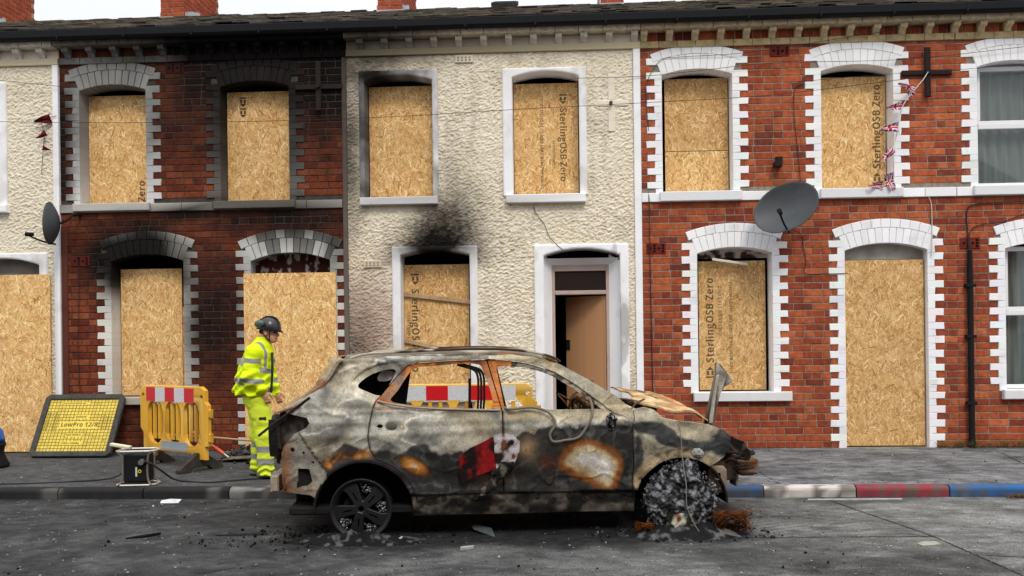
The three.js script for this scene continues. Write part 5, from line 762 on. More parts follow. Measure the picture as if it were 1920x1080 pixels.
    part('melted_wheel_crust', blob(crust, 2.26, 2.99, 0.008, 0.64, -0.04, 0.16, 0.0075, (x, y, z) => { const n = fbm(x * 27, y * 27 + z * 14, 3, 323), g = hash(Math.floor(x * 34), Math.floor(y * 34), Math.floor(z * 34)), k = clamp(0.8 * step(0.44, 0.72, n) + 0.3 * g ** 5); return mix(rgb(17, 17, 19), rgb(158, 160, 166), clamp(k) * 0.72); }), std({ vertexColors: true, roughness: 0.6, metalness: 0.15 }), car, 'dark clotted crust of melted metal over the front wheel');
    part('crust_crumbs', bead(90, 19, (r) => { const a = r() * 3.3 - 0.1, q = 0.26 + 0.05 * r(); return [2.625 + q * Math.cos(a), Math.max(0.02, 0.29 + q * Math.sin(a) * 0.98), 0.03 + 0.05 * r()]; }, (r) => 0.004 + 0.012 * r() * r(), (r) => mix(rgb(26, 26, 28), rgb(140, 142, 146), r() * r())), std({ vertexColors: true, roughness: 0.6 }), car).userData.kind = 'stuff';
  }
  // loose cable hanging over the front door, thin wire down the wing
  const hung = [[1.17, 1.07, -0.08], [1.224, 1.056, 0.0], [1.422, 1.066, 0.005], [1.553, 1.02, 0.02], [1.6, 0.93, 0.045], [1.555, 0.845, 0.045], [1.575, 0.79, 0.045], [1.683, 0.797, 0.045], [1.793, 0.82, 0.045], [1.86, 0.905, 0.04], [1.906, 0.99, 0.02], [1.915, 1.06, -0.02], [1.9, 1.15, -0.1]];
  part('hanging_cable', tube(hung, 0.011, 90, 7), std({ color: new THREE.Color().setRGB(0.17, 0.145, 0.115), roughness: 0.85 }), car);
  part('hanging_wire', tube([[2.64, 0.93, -0.02], [2.645, 0.8, 0.03], [2.65, 0.62, 0.06], [2.66, 0.42, 0.13], [2.66, 0.25, 0.15], [2.72, 0.1, 0.16], [2.78, 0.02, 0.2], [2.86, 0.005, 0.27]], 0.004, 60, 5), std({ color: new THREE.Color().setRGB(0.2, 0.18, 0.16), roughness: 0.8 }), car);
  // scorched red and white plastic stuck to the doors
  const scrap = thing('melted_barrier_scrap', 'scorched red and white plastic sheet melted onto the car doors', 'plastic scrap'); scrap.position.copy(car.position); scrap.rotation.y = car.rotation.y;
  const zs = (s, y) => Math.max(T(s, y), T(s, 0.75)) + 0.022 + 0.012 * (fbm(s * 9, y * 9, 2, 331) - 0.5);
  part('red_panel', sheet(polySD([[0.81, 0.56], [0.812, 0.68], [0.9, 0.745], [0.99, 0.785], [1.09, 0.838], [1.094, 0.7], [1.109, 0.572], [0.98, 0.53], [0.86, 0.475], [0.83, 0.462]]), 0.78, 1.13, 0.44, 0.86, 0.011, (s, y) => [s, y, zs(s, y)], (s, y) => mix(mix(rgb(190, 30, 34), rgb(120, 22, 26), fbm(s * 24, y * 24, 3, 339)), rgb(34, 24, 24), step(0.36, 0.66, fbm(s * 11, y * 11, 4, 333) + 0.5 * (0.98 - s) + 0.12 * step(0.7, 0.85, y - 0.35 * (s - 0.8)))), 0.012, [0, 0, -1]), rusty, scrap, 'red plastic with blackened blisters');
  part('white_panel', sheet(polySD([[1.096, 0.84], [1.15, 0.86], [1.2, 0.858], [1.26, 0.84], [1.31, 0.79], [1.3, 0.7], [1.255, 0.6], [1.18, 0.585], [1.112, 0.572], [1.098, 0.7]]), 1.07, 1.33, 0.54, 0.88, 0.011, (s, y) => [s, y, zs(s, y) + 0.01 * fbm(s * 20, y * 20, 2, 5)], (s, y) => { const n = fbm(s * 16, y * 12, 4, 335); return mix(mix(rgb(206, 198, 200), rgb(120, 78, 50), step(0.54, 0.62, n)), rgb(46, 30, 26), step(0.5, 0.62, fbm(s * 9 + 4, y * 9, 3, 337) + 0.5 * (s - 1.17))); }, 0.012, [0, 0, -1]), rusty, scrap, 'whitish plastic with brown burns');
  part('charred_strip', blob((x, y, z) => { const u = (y - 0.35) / 0.3, cx = 1.0 + 0.24 * u; return Math.max(Math.hypot((x - cx) / (1.2 + 0.8 * u), (z - 0.03) / 0.8) - 0.04 + 0.05 * (fbm(x * 14, y * 22, 3, 341) - 0.4), Math.abs(y - 0.49) - 0.14); }, 0.88, 1.4, 0.33, 0.66, -0.03, 0.1, 0.009, (x, y) => mix(rgb(38, 36, 34), rgb(112, 104, 96), step(0.5, 0.7, fbm(x * 18, y * 9, 3, 343)))), rusty, scrap);
}
// ---------------------------------------------------------------- worker in high-visibility clothing, facing along the street
{
  const man = thing('person', 'person in yellow high-visibility jacket and trousers and dark helmet, looking down', 'person');
  const Z = 2.05, tab = (xs, ys) => (x) => { if (x <= xs[0]) return ys[0]; for (let k = 1; k < xs.length; k++) if (x < xs[k]) return lerp(ys[k - 1], ys[k], (x - xs[k - 1]) / (xs[k] - xs[k - 1])); return ys[ys.length - 1]; };
  const SKIN = rgb(206, 152, 128), HI = [0.7, 0.86, 0.012], HI2 = [0.66, 0.8, 0.05], BAND = rgb(140, 142, 138);
  const sh = [-3.375, 1.53], J = { nS: [-3.375, 1.51, Z + 0.17], nE: [-3.41, 1.235, Z + 0.235], nW: [-3.27, 1.095, Z + 0.19], fS: [-3.35, 1.51, Z - 0.17], fE: [-3.34, 1.24, Z - 0.23], fW: [-3.235, 1.08, Z - 0.12], h1: [-3.42, 0.98, Z - 0.09], k1: [-3.415, 0.58, Z - 0.1], a1: [-3.435, 0.2, Z - 0.12], h2: [-3.36, 0.98, Z + 0.09], k2: [-3.29, 0.58, Z + 0.1], a2: [-3.27, 0.2, Z + 0.11] };
  const uni = (k, ...f) => (x, y, z) => { let d = f[0](x, y, z); for (let i = 1; i < f.length; i++) d = smin(d, f[i](x, y, z), k); return d; };
  // body: one figure under the clothes; head and hands meshed finer
  const bodySD = uni(0.05, capsule([-3.33, 1.6, Z], [-3.29, 1.68, Z], 0.058, 0.055), ellip([-3.37, 1.42, Z], [0.12, 0.2, 0.17]), ellip([-3.4, 1.08, Z], [0.12, 0.18, 0.15]), capsule(J.nS, J.nE, 0.05, 0.042), capsule(J.nE, J.nW, 0.042, 0.03), capsule(J.fS, J.fE, 0.05, 0.042), capsule(J.fE, J.fW, 0.042, 0.03), capsule(J.h1, J.k1, 0.085, 0.06), capsule(J.k1, J.a1, 0.058, 0.04), capsule(J.h2, J.k2, 0.085, 0.06), capsule(J.k2, J.a2, 0.058, 0.04));
  const hc = [-3.252, 1.725, Z], headSD = uni(0.02, ellip([hc[0] - 0.012, hc[1] + 0.035, Z], [0.1, 0.105, 0.078]), ellip([hc[0] + 0.022, hc[1] - 0.06, Z], [0.06, 0.065, 0.056]), capsule([hc[0] + 0.055, hc[1] - 0.09, Z - 0.015], [hc[0] + 0.055, hc[1] - 0.09, Z + 0.015], 0.02, 0.02), capsule([hc[0] + 0.082, hc[1] + 0.0, Z], [hc[0] + 0.098, hc[1] - 0.035, Z], 0.009, 0.014), capsule([hc[0] + 0.068, hc[1] - 0.068, Z - 0.018], [hc[0] + 0.068, hc[1] - 0.068, Z + 0.018], 0.012, 0.012), capsule([-3.325, 1.62, Z], [-3.275, 1.7, Z], 0.058, 0.058), ellip([hc[0] - 0.018, hc[1] - 0.005, Z + 0.08], [0.02, 0.032, 0.012]), ellip([hc[0] - 0.018, hc[1] - 0.005, Z - 0.08], [0.02, 0.032, 0.012]));
  const faceCol = (x, y, z) => { const ex = x - hc[0], ey = y - hc[1]; if (ex > 0.055 && Math.abs(ey - 0.0) < 0.011 && Math.abs(Math.abs(z - Z) - 0.032) < 0.014) return rgb(50, 38, 34); if (ex > 0.05 && Math.abs(ey - 0.026) < 0.007 && Math.abs(z - Z) < 0.055 && Math.abs(z - Z) > 0.012) return rgb(86, 60, 46); if (ex > 0.066 && Math.abs(ey + 0.068) < 0.006) return rgb(170, 96, 88); if (ex > 0.0 && ey < -0.06) return mix(SKIN, rgb(150, 112, 98), 0.35 * fbm(x * 90, y * 90, 2, 3)); return SKIN; };
  function handSD(w, dir) { const f = []; f.push(ellip([w[0] + 0.03 * dir[0], w[1] + 0.045 * dir[1] - 0.005, w[2]], [0.036, 0.045, 0.02])); for (let k = 0; k < 4; k++) { const o = (k - 1.5) * 0.019, L = [0.03, 0.036, 0.033, 0.025][k], b = [w[0] + 0.035 + o * 0.9, w[1] - 0.075 - 0.01 * Math.abs(k - 1.5), w[2]], m = [b[0] + 0.006, b[1] - L, w[2] - 0.008], e = [m[0] - 0.004, m[1] - L * 0.75, w[2] - 0.024]; f.push(capsule(b, m, 0.0095, 0.009), capsule(m, e, 0.009, 0.0078)); } f.push(capsule([w[0] + 0.055, w[1] - 0.03, w[2] - 0.006], [w[0] + 0.085, w[1] - 0.06, w[2] - 0.015], 0.011, 0.0095), capsule([w[0] + 0.085, w[1] - 0.06, w[2] - 0.015], [w[0] + 0.088, w[1] - 0.09, w[2] - 0.02], 0.0095, 0.008)); return uni(0.006, ...f); }
  const hN = handSD([-3.262, 1.085, Z + 0.18], [0.6, -1]), hF = handSD([-3.225, 1.07, Z - 0.12], [0.6, -1]), flat = () => SKIN;
  part('body', joined([blob(bodySD, -3.62, -3.1, 0.12, 1.74, Z - 0.36, Z + 0.36, 0.014, flat), blob(headSD, -3.4, -3.1, 1.58, 1.9, Z - 0.13, Z + 0.13, 0.005, faceCol), blob(hN, -3.34, -3.12, 0.92, 1.12, Z + 0.1, Z + 0.25, 0.0038, flat), blob(hF, -3.3, -3.08, 0.9, 1.11, Z - 0.2, Z - 0.05, 0.0038, flat)]), std({ vertexColors: true, roughness: 0.6 }), man);
  // jacket
  const cx = tab([1.02, 1.25, 1.45, 1.58, 1.67], [-3.452, -3.428, -3.386, -3.35, -3.325]), rr = tab([1.02, 1.2, 1.4, 1.5, 1.58, 1.64, 1.68], [0.218, 0.2, 0.178, 0.156, 0.12, 0.08, 0.068]);
  const fold = (x, y, z) => 0.022 * (fbm(x * 7 + z * 4, y * 13 + x * 5, 3, 401) - 0.5) + 0.012 * Math.sin((y * 1.2 - x * 0.9) * 46 + 6 * noise(x * 6, z * 6, 8)) * step(1.45, 1.15, y);
  const torso = (x, y, z) => { const yy = clamp(y, 1.02, 1.68), d = Math.hypot(x - cx(yy), (z - Z) / 1.16) - rr(yy); return Math.max(d, 1.035 + 0.13 * (-3.3 - x) * 0.3 - y, y - 1.672); };
  const armN = uni(0.04, capsule(J.nS, J.nE, 0.09, 0.08), capsule(J.nE, [J.nW[0], J.nW[1] + 0.01, J.nW[2]], 0.08, 0.058)), armF = uni(0.04, capsule(J.fS, J.fE, 0.09, 0.08), capsule(J.fE, [J.fW[0], J.fW[1] + 0.01, J.fW[2]], 0.08, 0.058));
  const jacketSD = (x, y, z) => smin(smin(torso(x, y, z), armN(x, y, z), 0.045), armF(x, y, z), 0.045) + fold(x, y, z);
  const jacketCol = (x, y, z) => {
    const arm = armN(x, y, z) < torso(x, y, z) - 0.0 || armF(x, y, z) < torso(x, y, z), yb = y + 0.34 * (x + 3.5);
    if (arm) { const ya = y + 0.1 * (x + 3.38); if (Math.abs(ya - 1.415) < 0.027 || Math.abs(ya - 1.2) < 0.027) return BAND; }
    else { if (Math.abs(yb - 1.382) < 0.028 || Math.abs(yb - 1.175) < 0.028) return BAND; if (yb > 1.38 && Math.abs(Math.abs(z - Z) - 0.125) < 0.017) return BAND; if (Math.abs(yb - 1.505) < 0.014 && Math.abs(z - Z - 0.02) < 0.06 && x < -3.45 && noise(z * 160, y * 90, 4) > 0.42) return rgb(60, 66, 40); }
    return HI.map((v) => v * (0.93 + 0.1 * fbm(x * 20, y * 20 + z * 9, 2, 5)));
  };
  part('jacket', blob(jacketSD, -3.74, -3.08, 0.96, 1.7, Z - 0.36, Z + 0.38, 0.0085, jacketCol), std({ vertexColors: true, roughness: 0.7 }), man, 'fluorescent yellow jacket with grey reflective bands');
  { const g = new THREE.TubeGeometry(new THREE.CatmullRomCurve3([V(-3.205, 1.5, Z + 0.06), V(-3.195, 1.35, Z + 0.09), V(-3.2, 1.18, Z + 0.1), V(-3.212, 1.06, Z + 0.1)]), 20, 0.014, 6); part('jacket_edge', g, mat.cable, man); }
  // trousers
  const legs = uni(0.05, capsule(J.h1, J.k1, 0.118, 0.092), capsule(J.k1, [J.a1[0], 0.19, J.a1[2]], 0.092, 0.086), capsule(J.h2, J.k2, 0.122, 0.096), capsule(J.k2, [J.a2[0], 0.17, J.a2[2]], 0.096, 0.09), ellip([-3.4, 1.0, Z], [0.155, 0.13, 0.19]));
  const trouserSD = (x, y, z) => Math.max(legs(x, y, z) + 0.02 * (fbm(x * 8 + z * 5, y * 16, 3, 411) - 0.5) + 0.009 * Math.sin(y * 95 + 7 * noise(x * 12, z * 12, 5)) * step(0.34, 0.2, y), 0.165 - y - 0.12 * (x + 3.35), y - 1.06);
  part('trousers', blob(trouserSD, -3.62, -3.08, 0.12, 1.09, Z - 0.26, Z + 0.28, 0.0085, (x, y, z) => { const o = z > Z ? -0.035 : 0.0; if (Math.abs(y - 0.475 - o) < 0.034 || Math.abs(y - 0.345 - o) < 0.034) return BAND; if (Math.abs(y - 0.78) < 0.018 && Math.abs(x + 3.28) < 0.035 && z > Z) return rgb(40, 44, 40); return HI2.map((v) => v * (0.92 + 0.12 * fbm(x * 16, y * 16 + z * 8, 2, 6))); }), std({ vertexColors: true, roughness: 0.72 }), man, 'fluorescent yellow trousers with grey bands below the knee');
  for (const [a, dz] of [[J.a1, 0], [J.a2, 0]]) part('boot', blob(uni(0.03, capsule([a[0] - 0.03, 0.165, a[2]], [a[0] - 0.03, 0.24, a[2]], 0.055, 0.055), (x, y, z) => { const q = ellip([a[0] + 0.04, 0.155, a[2]], [0.15, 0.055, 0.055])(x, y, z); return Math.max(q, 0.122 - y); }), a[0] - 0.14, a[0] + 0.22, 0.11, 0.31, a[2] - 0.09, a[2] + 0.09, 0.01, (x, y) => (y < 0.14 ? rgb(40, 40, 40) : rgb(108, 108, 104))), std({ vertexColors: true, roughness: 0.8 }), man);
  // helmet, peak, ear defenders, strap, hair
  const hel = new THREE.Group(); hel.name = 'helmet'; hel.position.set(-3.258, 1.762, Z); hel.rotation.z = -0.12; man.add(hel);
  const shell = new THREE.SphereGeometry(1, 40, 22, 0, Math.PI * 2, 0, Math.PI * 0.53); at(shell, 0, 0, 0, 0, 0, 0, [0.136, 0.142, 0.112]);
  part('shell', shell, std({ color: new THREE.Color().setRGB(0.014, 0.016, 0.019), roughness: 0.28 }), hel); part('peak', at(new THREE.CylinderGeometry(0.105, 0.105, 0.008, 24, 1, false, 0, Math.PI), 0.075, -0.008, 0, 0, 0, -0.14, [0.85, 1, 0.9]), mat.black, hel);
  part('rim_band', at(new THREE.TorusGeometry(0.122, 0.006, 6, 40), 0, -0.008, 0, Math.PI / 2, 0, 0, [1.1, 0.9, 1]), mat.black, hel);
  for (const k of [-1, 0, 1]) part('ridge', tube([[-0.1, 0.09, k * 0.035], [-0.02, 0.138, k * 0.04], [0.06, 0.128, k * 0.035], [0.11, 0.075, k * 0.03]], 0.006, 20, 5), mat.black, hel);
  const green = std({ color: new THREE.Color().setRGB(0.07, 0.1, 0.085), roughness: 0.45 });
  for (const s of [-1, 1]) { const e = part('ear_defender', at(new THREE.SphereGeometry(1, 24, 16), -0.075, 0.05, s * 0.118, 0, 0, 0.2, [0.056, 0.04, 0.026]), green, hel); part('arm', tube([[-0.075, 0.05, s * 0.118], [-0.03, 0.06, s * 0.112], [0.0, 0.02, s * 0.114]], 0.006, 10, 5), mat.black, e); }
  part('chin_strap', tube([[-3.31, 1.735, Z + 0.088], [-3.275, 1.68, Z + 0.078], [-3.235, 1.635, Z + 0.055], [-3.225, 1.615, Z]], 0.007, 20, 5), mat.cable, man); part('chin_strap', tube([[-3.215, 1.755, Z + 0.085], [-3.228, 1.69, Z + 0.075], [-3.236, 1.635, Z + 0.056]], 0.006, 16, 5), mat.cable, man);
  part('hair', blob(ellip([-3.285, 1.735, Z], [0.083, 0.05, 0.078]), -3.4, -3.18, 1.66, 1.8, Z - 0.1, Z + 0.1, 0.008, () => rgb(52, 40, 34)), std({ vertexColors: true, roughness: 0.9 }), man);
  base(man, -3.35, 0.12, Z);
}
// ---------------------------------------------------------------- plastic pedestrian barriers
const yellowPlastic = std({ vertexColors: true, roughness: 0.5, map: stain });
const YEL = rgb(226, 170, 44);
function stripes(n, first, w, h) { const cv = document.createElement('canvas'); cv.width = 64 * n; cv.height = 64; const c = cv.getContext('2d'), r = rng(n * 7); for (let k = 0; k < n; k++) { c.fillStyle = (k + first) % 2 ? 'rgb(206,206,208)' : 'rgb(204,26,34)'; c.fillRect(k * 64, 0, 64, 64); c.strokeStyle = 'rgba(225,215,200,0.8)'; c.lineWidth = 1.5; c.strokeRect(k * 64, 0, 64, 64); } for (let k = 0; k < 60 * n; k++) { c.fillStyle = `rgba(40,30,30,${0.1 + 0.25 * r()})`; c.fillRect(r() * cv.width, r() * 64, 1 + 2 * r(), 1 + 2 * r()); } const t = new THREE.CanvasTexture(cv); t.colorSpace = THREE.SRGBColorSpace; return t; }
function barrier(len, squares, first, sq0, sq1, label, nHoles, tone) {
  const o = thing('plastic_barrier', label, 'barrier', 'yellow plastic barriers on the pavement'), col = (x, y) => mix(mix(YEL, rgb(140, 100, 42), 0.7 * step(0.48, 0.66, fbm(x * 7, y * 5, 4, 501))), rgb(250, 216, 120), 0.5 * step(0.6, 0.7, fbm(x * 16, y * 16, 3, 505))).map((v) => v * tone);
  const s = toPath([[0.02, 0.62], [0.02, 0.85], [0.06, 0.95], [0.1, 0.97], [len - 0.12, 0.97], [len - 0.05, 0.93], [len - 0.05, 0.8], [len, 0.76], [len, 0.3], [len - 0.06, 0.28], [len - 0.05, 0.14], [len - 0.28, 0.13], [len - 0.3, 0.2], [0.3, 0.2], [0.28, 0.13], [0.08, 0.15], [0.08, 0.4], [0.02, 0.46]], THREE.Shape);
  const hw = (len - 0.26) / nHoles; for (let k = 0; k < nHoles; k++) { const cx = 0.14 + hw * (k + 0.5), w = hw * 0.42, p = new THREE.Path(); p.moveTo(cx - w, 0.42); p.lineTo(cx - w, 0.66); p.absarc(cx, 0.66, w, Math.PI, 0, true); p.lineTo(cx + w, 0.42); p.absarc(cx, 0.42, w, 0, -Math.PI, true); s.holes.push(p); }
  for (const x of [0.075, len - 0.1]) { const p = new THREE.Path(); p.absarc(x, 0.86, 0.025, 0, Math.PI * 2, true); s.holes.push(p); }
  const g = new THREE.ExtrudeGeometry(s, { depth: 0.04, bevelEnabled: true, bevelSize: 0.008, bevelThickness: 0.008, bevelSegments: 2, curveSegments: 10 }); g.translate(0, 0, -0.02); part('panel', paint(g, col), yellowPlastic, o);
  for (let k = 0; k < nHoles; k++) for (const d of [-0.2, 0.2]) { const cx = 0.14 + hw * (k + 0.5 + d * 0.72), b = new GB(); b.box(cx - 0.022, cx + 0.022, 0.33, 0.77, -0.018, 0.014, 0.008, col); part('bar', b.build(), yellowPlastic, o); }
  const q = new GB(); q.quad([sq0, 0.785, 0.0302], [sq1, 0.785, 0.0302], [sq1, 0.958, 0.0302], [sq0, 0.958, 0.0302], [1, 1, 1], [[0, 0], [1, 0], [1, 1], [0, 1]]); part('reflective_board', q.build(), std({ map: stripes(squares, first), roughness: 0.35 }), o, 'red and white reflective strip');
  part('label_plate', boxGeo(len * 0.33, len * 0.72, 0.215, 0.315, 0.028, 0.0315, 0.001, (x, y) => mix(rgb(168, 178, 184), rgb(112, 122, 128), fbm(x * 14, y * 22, 3, 6))), mat.painted, o);
  for (const x of [0.2, len - 0.18]) { const f = toPath([[-0.3, 0], [-0.3, 0.03], [-0.12, 0.15], [-0.06, 0.2], [0.06, 0.2], [0.12, 0.15], [0.3, 0.03], [0.3, 0], [0.16, 0], [0.1, 0.05], [-0.1, 0.05], [-0.16, 0]], THREE.Shape), fg = new THREE.ExtrudeGeometry(f, { depth: 0.06, bevelEnabled: true, bevelSize: 0.006, bevelThickness: 0.006, bevelSegments: 1 }); fg.rotateY(Math.PI / 2); fg.translate(x - 0.03, 0.004, 0); part('foot', paint(fg, rgb(70, 66, 60)), mat.stone, o); }
  for (const y of [0.34, 0.62]) part('hinge_lug', boxGeo(len - 0.02, len + 0.05, y, y + 0.1, -0.02, 0.02, 0.008, col), yellowPlastic, o);
  return o;
}
{ const a = barrier(1.32, 5, 0, 0.14, 1.08, 'yellow barrier at an angle beside the worker, red ends on its reflective strip', 3, 1); a.position.set(-5.2, 0.125, 1.0); a.rotation.y = -0.56;
  const b = barrier(1.95, 6, 0, 0.15, 1.71, 'yellow barrier behind the car, seen through its empty windows', 4, 1.12); b.position.set(-2.26, 0.125, 1.5); b.rotation.y = 0.02; }

// ---------------------------------------------------------------- yellow trench cover leaning on the wall
{
  const o = thing('trench_cover', 'yellow trench cover plate with thick dark rubber rim, leaning on the wall', 'trench cover'), W = 1.08, L = 0.9;
  const s = toPath([[0.05, 0], [W - 0.05, 0], [W, 0.05], [W, L - 0.05], [W - 0.05, L], [0.05, L], [0, L - 0.05], [0, 0.05]], THREE.Shape); s.holes.push(toPath([[0.075, 0.075], [0.075, L - 0.075], [W - 0.075, L - 0.075], [W - 0.075, 0.075]]));
  const g = new THREE.ExtrudeGeometry(s, { depth: 0.035, bevelEnabled: true, bevelSize: 0.012, bevelOffset: -0.012, bevelThickness: 0.012, bevelSegments: 2 }); part('rubber_rim', paint(g, (x, y) => mix(rgb(62, 62, 62), rgb(92, 90, 86), fbm(x * 9, y * 9, 3, 7))), mat.stone, o);
  const cv = document.createElement('canvas'); cv.width = 930; cv.height = 750; const c = cv.getContext('2d'), r = rng(3); c.fillStyle = 'rgb(132,112,42)'; c.fillRect(0, 0, 930, 750);
  const word = (t, x, y, px, w, h) => { c.fillStyle = 'rgb(226,200,84)'; c.fillRect(x - 10, y - h * 0.75, w, h); c.fillStyle = 'rgb(98,84,40)'; c.font = `bold ${px}px sans-serif`; c.fillText(t, x, y); };
  for (let j = 0; j < 17; j++) for (let i = 0; i < 20; i++) { const q = 0.9 + 0.15 * r(); c.fillStyle = `rgb(${228 * q | 0},${202 * q | 0},${88 * q | 0})`; c.fillRect(i * 46.5 + 4, j * 44 + 5, 37, 34); c.fillStyle = 'rgb(150,126,40)'; c.fillRect(i * 46.5 + 18, j * 44 + 20, 8, 5); }
  for (let k = 0; k < 5; k++) { c.fillStyle = 'rgb(120,100,36)'; c.fillRect(20 + k * 34, 190, 9, 270); c.fillRect(740 + k * 34, 240, 8, 200); }
  word('LowPro 12/8', 230, 395, 84, 500, 104); word('Oxford', 400, 268, 44, 190, 62); word('MAX 900mm', 340, 525, 34, 230, 46); word('CLASS / 2000kg', 300, 640, 34, 300, 50); word('CLEAN SURFACE BEFORE USE', 160, 66, 24, 400, 34);
  for (let k = 0; k < 260; k++) { c.fillStyle = `rgba(60,50,34,${0.08 + 0.2 * r()})`; c.beginPath(); c.ellipse(930 * r(), 750 * (0.3 + 0.7 * r()), 3 + 22 * r() * r(), 2 + 8 * r(), r() * 3, 0, 7); c.fill(); }
  const t = new THREE.CanvasTexture(cv); t.colorSpace = THREE.SRGBColorSpace; const q = new GB(); q.quad([0.07, 0.07, 0.022], [W - 0.07, 0.07, 0.022], [W - 0.07, L - 0.07, 0.022], [0.07, L - 0.07, 0.022], [1, 1, 1], [[0, 0], [1, 0], [1, 1], [0, 1]]); q.quad([W - 0.07, 0.07, 0.004], [0.07, 0.07, 0.004], [0.07, L - 0.07, 0.004], [W - 0.07, L - 0.07, 0.004], [1, 1, 1], [[0, 0], [1, 0], [1, 1], [0, 1]]); part('plate', q.build(), std({ map: t, bumpMap: t, bumpScale: 0.006, roughness: 0.6 }), o, 'yellow studded plate with embossed lettering');
  o.position.set(-6.9, 0.148, 0.56); o.rotation.x = -0.55;
}
// ---------------------------------------------------------------- site transformer with hoop guards
{
  const o = thing('site_transformer', 'small black electrical box in pale metal hoops standing on the kerb', 'transformer');
  const hoop = (y, w, d) => { const p = [[-w, -d + 0.06], [-w + 0.06, -d], [w - 0.06, -d], [w, -d + 0.06], [w, d - 0.06], [w - 0.06, d], [-w + 0.06, d], [-w, d - 0.06]]; const c = new THREE.CurvePath(); p.forEach((a, k) => { const b = p[(k + 1) % 8]; c.add(new THREE.LineCurve3(V(a[0], y, a[1]), V(b[0], y, b[1]))); }); return new THREE.TubeGeometry(c, 64, 0.012, 8, true); };
  part('lower_hoop', hoop(0.013, 0.2, 0.135), mat.steel, o); part('upper_hoop', hoop(0.37, 0.2, 0.135), mat.steel, o);
  for (const [x, z] of [[-0.14, 0.13], [0.14, 0.13], [-0.14, -0.13], [0.14, -0.13]]) part('upright', tube([[x * 1.25, 0.015, z], [x, 0.05, z * 0.9], [x, 0.32, z * 0.9], [x * 1.25, 0.365, z]], 0.011, 16, 6), std({ color: new THREE.Color().setRGB(0.2, 0.17, 0.14), roughness: 0.6, metalness: 0.3 }), o);
  const b = new GB(); b.box(-0.125, 0.125, 0.04, 0.33, -0.1, 0.1, 0.012); part('box', b.build(), mat.black, o); part('socket', at(new THREE.CylinderGeometry(0.028, 0.032, 0.06, 16), 0.07, 0.255, 0.12, Math.PI / 2), std({ color: new THREE.Color().setRGB(0.12, 0.12, 0.12), roughness: 0.5 }), o);
  part('label', boxGeo(0.0, 0.018, 0.1, 0.2, 0.1002, 0.1022, 0, rgb(200, 200, 196)), mat.plain, o); part('badge', at(paint(new THREE.TorusGeometry(0.014, 0.005, 8, 20), rgb(224, 186, 40)), 0.045, 0.155, 0.103), mat.plain, o);
  part('handle', boxGeo(-0.34, -0.13, 0.372, 0.402, 0.02, 0.1, 0.006, rgb(206, 202, 176)), mat.plain, o).rotation.z = 0;
  const h = o.children[o.children.length - 1]; h.rotation.z = -0.18; h.position.set(-0.0, 0.0, 0);
  o.position.set(-4.54, 0.112, 2.52); o.rotation.y = 0.12;
  tag(part('power_cable', tube([[-4.44, 0.37, 2.62], [-4.36, 0.36, 2.64], [-4.28, 0.28, 2.58], [-4.2, 0.15, 2.4], [-4.05, 0.118, 2.36], [-3.8, 0.118, 2.42], [-3.6, 0.12, 2.32], [-3.35, 0.122, 2.2], [-3.0, 0.122, 2.2], [-2.6, 0.122, 2.3]], 0.011, 90, 7), mat.cable), 'black cable trailing from the electrical box past the worker\'s boots', 'cable');
  tag(part('power_cable', tube([[-4.68, 0.28, 2.5], [-4.8, 0.2, 2.42], [-5.0, 0.14, 2.3], [-5.4, 0.118, 2.34], [-5.8, 0.116, 2.44], [-6.3, 0.116, 2.47], [-7.2, 0.117, 2.44]], 0.009, 80, 6), mat.cable), 'thin black cable running left along the pavement from the electrical box', 'cable');
}
